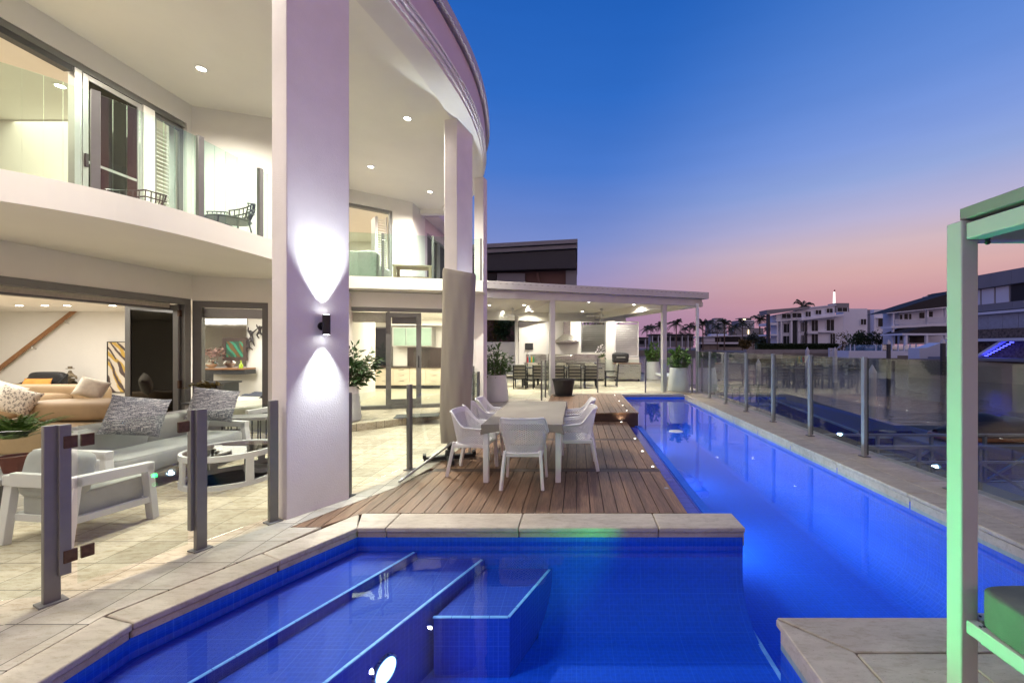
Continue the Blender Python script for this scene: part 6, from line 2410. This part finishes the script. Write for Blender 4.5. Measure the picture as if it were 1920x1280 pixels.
for x0, x1, y0, y1 in ((1380, 1665, 312, 362), (1700, 1990, 288, 345)):
    f_ = MB()
    for k in range(int((x1 - x0) / 9)):
        qb(f_, x0 + k * 9, x0 + k * 9 + 4, y0 + 4, y1, Y1 - 1.7, .06)
    qb(f_, x0, x1, y0, y0 + 5, Y1 - 1.75, .14)
    f_.build('balustrade', M['far_white'], hh)
for x, y0 in ((1358, 245), (1700, 212), (1880, 195)):
    qb(MB(), x, x + 13, y0, 590, Y1 - 1.6, .4).build('column', M['far_white'], hh)
for x0, x1, y0, y1 in ((1430, 1450, 265, 320), (1475, 1505, 258, 318), (1522, 1540, 258, 318), (1625, 1672, 245, 300), (1720, 1755, 235, 290), (1525, 1680, 472, 545), (1430, 1450, 440, 520), (1380, 1402, 470, 560)):
    qb(MB(), x0, x1, y0, y1, Y1 - .1, .08).build('window', M['far_glass'], hh)
qp(MB(), [(1468, 452), (1615, 396), (1760, 380), (1990, 384), (1990, 444)], Y1 - 5, 4.8).build('porch_roof', M['roof_tile'], hh)
qb(MB(), 1450, 1990, 452, 470, Y1 - 5.2, 5).build('porch_beam', M['far_white'], hh)
for x in (1482, 1690, 1880):
    qb(MB(), x, x + 20, 470, 620, Y1 - 5.1, .4).build('column', M['far_white'], hh)

# ---- stone and panel house at the right
rh = thing('stone_house', 'modern house of grey panels and dark stone beside the canal, right of the cabana post', 'house', (44, 32, .3))
X0, Y2, Y3 = 43.4, 8, 47
MB().box(X0 + .6, 62, Y2, Y3, -2, 8.0).build('wall', M['far_grey'], rh)
mb = MB()
yy = Y3
while yy > Y2:
    mb.box(X0, X0 + 1.2, yy - 1.98, yy, 8.0, 9.44)
    yy -= 2.0
mb.build('parapet', M['far_grey'], rh)
mb = MB()
yy = Y3
while yy > Y2:
    mb.box(X0 + .1, X0 + .59, yy - 2.98, yy, 5.52, 6.25)
    yy -= 3.0
mb.build('spandrel', M['far_grey'], rh)
MB().box(X0 - .25, X0 + .59, Y2, Y3, 5.15, 5.40).build('balcony_slab', M['far_white'], rh)
for i in range(14):
    y1 = Y3 - 1.0 - i * 1.5
    dark = i % 4 in (3,) or 4 <= i % 7 <= 5
    MB().box(X0 + .5, X0 + .58, y1 - 1.3, y1, 6.3, 7.95).build('window', M['far_glass'] if dark else M['far_white'], rh)
mb = MB()
yy = Y3 - 2
while yy > Y2:
    mb.box(X0 + .2, X0 + .59, yy - 1.47, yy, 3.6, 5.14)
    yy -= 1.5
mb.build('shutter_panel', mat('pale_blue_panel', (.33, .36, .43), .6), rh)
MB().box(X0, X0 + .61, Y2, Y3, -2, 3.59).build('stone_wall', M['rock'], rh)
MB().box(X0 - 1.3, X0 - .01, Y2, Y3, 2.30, 2.58).build('terrace_slab', M['far_white'], rh)
MB().bar((X0 - .8, 44.3, .25), (X0 - .8, 41.0, 2.30), .5, .22).build('stair_beam', M['far_white'], rh)
MB().box(X0 - 3.2, X0 - .01, Y2, Y3, .36, .62).build('lower_terrace', M['far_grey'], rh)
for k in range(9):
    f_ = k / 8
    MB().ob((X0 - .8, 42.7 - 2.5 * f_, .80 + 1.36 * f_), (.3, .13, .06)).build('stair_light', M['led_blue'], rh)

# ---- low house, dark block and towers behind
r2 = lambda x, y: (1300 + x / 10.667, 580 + y / 10.667)


def rb(mb, x0, x1, y0, y1, Y, dep=2):
    a, b = r2(x0, y0), r2(x1, y1)
    return fb(mb, a[0], b[0], a[1], b[1], Y, dep)


lh_ = thing('low_house', 'long low house with strip windows and thin roof far across the water', 'house', (A(1370, 645, 168).x, 168, .3))
rb(MB(), 160, 1440, 560, 860, 168, 8).build('wall', M['concrete'], lh_)
fp(MB(), [r2(140, 536), r2(1460, 498), r2(1460, 516), r2(140, 556)], 166, 11).build('roof', M['far_white'], lh_)
rb(MB(), 150, 960, 655, 690, 166, 3).build('balcony_slab', M['far_white'], lh_)
for x0, x1, y0, y1, m in ((205, 430, 565, 645, 'far_white'), (440, 520, 565, 650, 'far_glass'), (560, 940, 550, 650, 'far_glass'), (990, 1040, 545, 650, 'far_glass'), (1090, 1330, 540, 650, 'far_glass'), (520, 990, 695, 750, 'far_glass'), (150, 210, 700, 770, 'far_glass')):
    rb(MB(), x0, x1, y0, y1, 167.8, .15).build('window', M[m], lh_)
rb(MB(), 350, 690, 490, 530, 172, 5).build('roof_room', M['far_white'], lh_)
dk = thing('dark_house', 'dark blue grey block house with one lit slot window', 'house', (A(1404, 640, 190).x, 190, .3))
rb(MB(), 830, 1400, 372, 760, 190, 8).build('wall', M['far_grey'], dk)
rb(MB(), 1098, 1112, 405, 490, 189.6, .3).build('lit_window', M['lamp_far'], dk)
rb(MB(), 780, 850, 440, 700, 188, 5).build('side_wall', M['concrete'], dk)
for x0, x1, y0, y1, n, l, lit in ((360, 665, 205, 500, 7, 'distant apartment tower with banded balconies', 0), (905, 1220, 215, 400, 4, 'distant apartment block with a glowing rooftop terrace', 1)):
    t = thing('apartment_tower', l, 'tower block', (A(r2(x0, 0)[0], 640, 420).x, 420, .3))
    rb(MB(), x0, x1, y0, 760, 420, 20).build('wall', M['far_grey'], t)
    for k in range(n):
        yk = y0 + 8 + k * 40
        rb(MB(), x0 + 60, x1 + 4, yk, yk + 14, 417, 3).build('balcony_band', M['far_white'], t)
    rb(MB(), x0 + 70, x1 - 60, y0 - 34, y0, 424, 10).build('roof_room', M['far_grey'], t)
    if lit:
        rb(MB(), x0 + 95, x0 + 140, y0 - 26, y0 - 6, 423.5, .4).build('lit_window', M['lamp_far'], t)
        rb(MB(), x0 + 20, x1, y0 - 46, y0 - 36, 422, 12).build('roof_slab', M['far_grey'], t)

# ---- planting on the far bank
hd_ = thing('hedge', 'long clipped dark hedge in front of the white house', 'hedge', (A(1495, 650, 96).x, 96, .3))
a, b = A(1421, 652, 95.5), A(1573, 645, 95.5)
rr = random.Random(31)
MB().box(a.x, b.x, 95.8, 97.2, .3, b.z - .15).build('core', M['hedge'], hd_)
MB().leaves(5200, lambda: ((rr.uniform(a.x, b.x), 95.8 - abs(rr.gauss(0, .1)), rr.uniform(.3, b.z)), (rr.gauss(0, .5), -1, rr.gauss(.3, .5))), .34, .7, .2, rr).leaves(1500, lambda: ((rr.uniform(a.x, b.x), rr.uniform(95.8, 97.2), b.z - .12), (rr.gauss(0, .5), rr.gauss(0, .5), 1)), .34, .7, .1, rr).build('leaves', M['hedge'], hd_)
wl = thing('retaining_wall', 'pale grey retaining wall along the far canal edge below the hedge', 'wall', (A(1495, 665, 94).x, 94, -1.7))
fb(MB(), 1400, 1556, 655, 672, 94, 1.5).build('wall', M['concrete'], wl)
w2 = thing('garden_wall', 'white stepped garden wall between the white house and the hipped house', 'wall', (A(1570, 660, 90).x, 90, -1.7))
qb(MB(), 725, 800, 600, 690, 90, .6).build('wall', M['far_white'], w2)
qp(MB(), [(795, 610), (872, 555), (872, 690), (795, 690)], 91, .6).build('wall', M['far_white'], w2)
pf = thing('glass_fence', 'glass and white post fence round the pool terrace of the hipped house', 'fence', (A(1640, 655, 66).x, 66, .3))
qb(MB(), 880, 1620, 568, 626, 66, .05).build('glass_panel', glass('far_fence_glass', (.62, .78, .82), .2), pf)
for x in (930, 972, 1185, 1245, 1345, 1410, 1470, 1530, 1590):
    qb(MB(), x, x + 6, 562, 628, 65.9, .2).build('post', M['far_white'], pf)
qb(MB(), 915, 1625, 626, 700, 65.5, 3).build('plinth', M['far_white'], pf)
w3 = thing('boundary_wall', 'pale blue rendered wall stepping down to the water by the cabana post', 'wall', (A(1750, 665, 58).x, 58, -1.7))
qp(MB(), [(1622, 600), (1700, 595), (1840, 545), (1990, 545), (1990, 720), (1622, 720)], 58, 2).build('wall', M['far_white'], w3)
for x0, x1, y0, y1, Y, m, l, n in ((1608, 1675, 622, 646, 80, 'hedge', 'dense dark shrubbery between the white house and the hipped house', 2600), (1588, 1606, 622, 642, 84, 'leaf_dark', 'rounded green shrub beside the side wall of the white house', 700), (1571, 1586, 622, 645, 86, 'leaf_warm', 'bare reddish shrub at the corner of the white house', 260)):
    p0, p1 = A(x0, y1, Y), A(x1, y0, Y)
    t = thing('shrub', l, 'shrub', ((p0.x + p1.x) / 2, Y, .3))
    rr = random.Random(int(x0))
    cs = [(rr.uniform(p0.x, p1.x), Y + rr.uniform(-.8, .8), rr.uniform(.6, p1.z - .5)) for _ in range(14)]
    MB().tube([((p0.x + p1.x) / 2, Y, .3), ((p0.x + p1.x) / 2 + .2, Y, p1.z * .6)], .12, 6).build('stem', M['bark'], t)

    def fn():
        c = rr.choice(cs)
        d = Vector((rr.gauss(0, 1), rr.gauss(0, 1), rr.gauss(0, .8))).normalized()
        return Vector(c) + d * rr.uniform(.2, .95), d
    MB().leaves(n, fn, .42, .6, .3, rr).build('leaves', M[m], t)


def palm_mesh(seed, h):
    rr = random.Random(seed)
    t = thing('palm_tree', '', 'palm tree', (0, 0, 0), 0, 'palms along the far bank')
    bend = rr.uniform(-.06, .06)
    MB().tube([(bend * h * s * s, 0, h * s) for s in (0, .25, .5, .75, 1)], [.22, .17, .15, .14, .16], 7).build('trunk', M['bark'], t, local=True)
    top = Vector((bend * h, 0, h))
    mb = MB()
    for k in range(17):
        a = k * 2.4 + rr.uniform(-.3, .3)
        el = rr.uniform(-.35, 1.25)
        L = rr.uniform(2.3, 3.2)
        prev = None
        for s in range(11):
            f = s / 10
            rad = L * f * math.cos(el) * (1 - .12 * f) + .05
            zz = L * f * math.sin(el) - 1.35 * f * f * L / 2.8
            c = top + Vector((rad * math.cos(a), rad * math.sin(a), zz))
            if prev is not None:
                sd = Vector((-math.sin(a), math.cos(a), 0))
                wd = .62 * math.sin(pi * min(1, .12 + f * .9)) + .05
                ax = (c - prev).normalized()
                for sg in (-1, 1):
                    for o_ in (.2, .7):
                        p = prev.lerp(c, o_)
                        tip = p + sd * sg * wd + ax * .35 - Vector((0, 0, .35 + .2 * rr.random()))
                        mb.face([p - ax * .05, p + ax * .07, tip])
                mb.face([prev + Vector((0, 0, .02)), c + Vector((0, 0, .02)), c - Vector((0, 0, .05)), prev - Vector((0, 0, .05))])
            prev = c
    mb.build('crown', M['palm'], t, local=True)
    return t


pals = [palm_mesh(41, 8.0), palm_mesh(42, 7.0), palm_mesh(43, 9.0)]
spots = [(1307, 612, 150, 'palm behind the thin pavilion post'), (1318, 606, 160, 'palm with a ragged crown just right of the thin pavilion post'), (1325, 603, 175, 'tall palm left of the banded tower'), (1345, 612, 165, 'palm in front of the banded tower'),
         (1358, 605, 158, 'palm at the right edge of the banded tower'), (1376, 612, 172, 'palm between the two distant towers'), (1392, 606, 160, 'palm before the glowing rooftop'), (1424, 598, 128, 'big dark palm beside the white house'),
         (1440, 616, 135, 'palm behind the dark post of the white house'), (1505, 574, 130, 'palm poking over the roof of the white house'), (1268, 606, 150, 'tall palm between the two pavilion posts on the water side'),
         (1222, 612, 150, 'palm next to the white louvre edge'), (1213, 616, 160, 'palm lowest beside the louvre panel'), (1240, 610, 140, 'palm partly behind the square pavilion post'), (1285, 615, 155, 'palm over the dark waterside house'), (1294, 611, 165, 'palm close to the thin pavilion post on its left'), (1370, 618, 180, 'short palm over the low house roof')]
for i, (px, py, Y, l) in enumerate(spots):
    src = pals[i % 3]
    hh_ = {0: 8.0, 1: 7.0, 2: 9.0}[i % 3]
    p = A(px, py, Y)
    sc = (p.z - .35) / hh_
    o = src if i < 3 else dup(src, (0, 0, 0))
    o.location = (p.x, Y, .35)
    o.rotation_euler = (0, 0, i * 1.7)
    k = min(max(sc, .7), 1.5)
    o.scale = (k, k, sc)
    o['label'] = l
# dark canal side houses left of the low house, seen under the pavilion roof
for x0, x1, y0, Y, l in ((1222, 1300, 626, 165, 'dark two storey waterside house seen between the pavilion posts'), (1196, 1222, 632, 190, 'small dark house beside the white louvre across the water')):
    t = thing('waterside_house', l, 'house', (A((x0 + x1) / 2, 650, Y).x, Y, .3))
    fb(MB(), x0, x1, y0 + 3, 651, Y, 8).build('wall', M['far_grey'], t)
    fb(MB(), x0 - 2, x1 + 2, y0, y0 + 3, Y - 1, 10).build('roof', M['far_dark'], t)
    n = max(2, int((x1 - x0) / 11))
    for k in range(n):
        w_ = (x1 - x0) / n
        fb(MB(), x0 + k * w_ + 1.5, x0 + (k + 1) * w_ - 1.5, y0 + 6, y0 + 13, Y - .15, .1).build('window', M['far_glass'], t)
        fb(MB(), x0 + k * w_ + 1, x0 + k * w_ + 2.2, y0 + 3, 651, Y - .9, .4).build('column', M['far_white'], t)
tr = []
for i, (px, py, Y, r_, l) in enumerate(((1335, 622, 178, 5, 'dark broad tree under the banded tower'), (1365, 624, 178, 5, 'dark broad tree between the towers'), (1250, 628, 185, 5, 'dark tree over the waterside house'), (1285, 626, 182, 5, 'dark tree right of the square pavilion post'),
                                        (1412, 626, 150, 4, 'dark tree beneath the big palm'), (1400, 640, 145, 3, 'ochre shrubby tree at the end of the low house'), (1430, 636, 118, 3, 'dark tree left of the white house'))):
    p = A(px, py, Y)
    tree('tree', l, p.x, Y, .3, p.z - .3, r_ * .8, 'leaf_warm' if 'ochre' in l else 'palm', 900, 60 + i, .7, 'broad trees on the far bank', .7)

# ================================================================== ON THE CANAL
for px, py, Y, r_, m, l in ((1635.5, 683, 17.8, .15, 'pile', 'thick white mooring pile with pointed cap close behind the tall fence'), (1422, 672, 28, .17, 'pile', 'white mooring pile behind the fence nearer the pavilion'),
                            (1513.8, 650, 38, .17, 'pile', 'slim white capped pile in front of the hedge wall'), (1565.6, 650, 40, .19, 'pile', 'slim white capped pile by the stepped garden wall'),
                            (1666, 636, 33, .15, 'pile_dark', 'dark pile with a white cone cap before the hipped house'), (1768, 633, 30, .16, 'pile_dark', 'dark pile with a white cone cap beside the cabana post')):
    p = A(px, py, Y)
    t = thing('mooring_pile', l, 'mooring pile', (p.x, Y, -1.9), 0, 'mooring piles in the canal')
    MB().cyl((p.x, Y, -1.9), (p.x, Y, p.z - r_ * 2.6), r_, n=18).build('shaft', M[m], t, smooth=40)
    MB().lathe([(r_ * 1.08, 0), (r_ * 1.08, .06), (.01, r_ * 2.6)], c=(p.x, Y, p.z - r_ * 2.6), n=18).build('cap', M['pile'], t, smooth=40)
dk_ = thing('floating_dock', 'dark floating dock lying off the seawall', 'dock', (12, 21, -1.7))
MB().prism([(10.2, 14.9), (12.2, 14.9), (14.0, 27.5), (12.0, 27.5)], -1.76, -1.32).build('deck', M['dock'], dk_, bevel=.03)
MB().bar((10.15, 14.8, -1.35), (11.95, 27.5, -1.35), .06, .08).build('edge_rail', M['rubber_blue'], dk_)
MB().box(12.3, 18.0, 14.6, 16.3, -1.77, -1.38).build('deck', M['dock'], dk_, bevel=.03)
MB().box(10.2, 18.0, 14.50, 14.59, -1.5, -1.36).build('edge_rail', M['rubber_blue'], dk_)
jp = thing('jet_ski_pad', 'grey drive-on pontoon carrying the covered jet-ski', 'pontoon', (14, 13.3, -1.75))
mb = MB()
for k in range(7):
    mb.box(11.0 + k * .8, 11.78 + k * .8, 12.6, 14.3, -1.78, -1.30)
mb.build('float', M['louvre_grey'], jp, bevel=.06)
t = thing('jet_ski', 'jet-ski under a black cover with a tan hull showing at the stern', 'jet-ski', (13.4, 13.4, -1.3))


def hull(u, v):
    x = -1.7 + 3.4 * u
    w = .62 * min(1, (1.02 - u) * 3.2) ** .6
    a = pi * v
    zt = .42 + .28 * math.exp(-((u - .55) / .13) ** 2) + .16 * math.exp(-((u - .28) / .16) ** 2) - .25 * max(0, u - .72) / .28
    return (13.4 - x, 13.4 + w * math.cos(a), -1.12 + zt * math.sin(a) ** .7)


MB().surf(hull, 34, 16).build('cover', M['ski'], t, smooth=60)
MB().cushion((13.4, 13.4, -1.16), (3.5, 1.15, .30), e=.55).build('hull', M['ski_tan'], t, smooth=60)


def gangway(label, x0, x1, y, zb, zt, w=1.0):
    t = thing('gangway', label, 'gangway', (x0, y, zb), 0, 'aluminium gangways down to the docks')
    for yy in (y, y + w):
        mb = MB()
        n = max(4, int((x1 - x0) / .95))
        mb.bar((x0, yy, zt), (x1, yy, zt), .05, .05)
        mb.bar((x0, yy, zt - .27), (x1, yy, zt - .27), .04, .04)
        mb.bar((x0, yy, zb), (x1, yy, zb), .06, .08)
        for k in range(n + 1):
            x = x0 + (x1 - x0) * k / n
            mb.bar((x, yy, zb), (x, yy, zt), .05, .05, up=(0, 1, 0))
            if k < n:
                xb = x0 + (x1 - x0) * (k + 1) / n
                if k % 2:
                    mb.bar((x, yy, zb + .03), (xb, yy, zt - .28), .04, .04)
                else:
                    mb.bar((x, yy, zt - .28), (xb, yy, zb + .03), .04, .04)
        mb.build('side_truss', M['truss'], t)
    MB().box(x0, x1, y + .04, y + w - .04, zb - .02, zb + .02).build('walkway', M['louvre_grey'], t)
    return t


gangway('pale aluminium truss gangway just behind the seaside fence near the cabana', 5.0, 11.5, 7.3, -1.02, -.05)
gangway('aluminium truss gangway farther along the seawall toward the pavilion', 5.6, 10.5, 21.5, -1.35, -.35)
gangway('small lattice gangway on the far side by the boundary wall', 23, 31, 45, -.6, .35)
bt = thing('motor_boat', 'small white and blue motor boat moored in front of the low house', 'boat', (A(1385, 660, 120).x, 120, -1.7))
bx = A(1385, 660, 120).x


def bh(u, v):
    x = bx - 3.4 + 6.8 * u
    w = 1.15 * min(1, (1.03 - u) * 2.2) ** .6
    a = pi * (v - .5)
    return (x, 120 + w * math.sin(a), -1.85 + 1.25 * (1 - math.cos(a) ** 2 * .9) + .35 * u * u)


MB().surf(bh, 20, 12).build('hull', M['far_white'], bt, smooth=50)
MB().box(bx - 1.2, bx + 1.0, 119.3, 120.7, -.75, .1).box(bx - 3.0, bx + 2.2, 119.1, 120.9, -.85, -.72).build('cabin', M['far_white'], bt, bevel=.1)
MB().box(bx - .9, bx + 1.02, 119.25, 119.29, -.45, 0).build('window', M['far_glass'], bt)
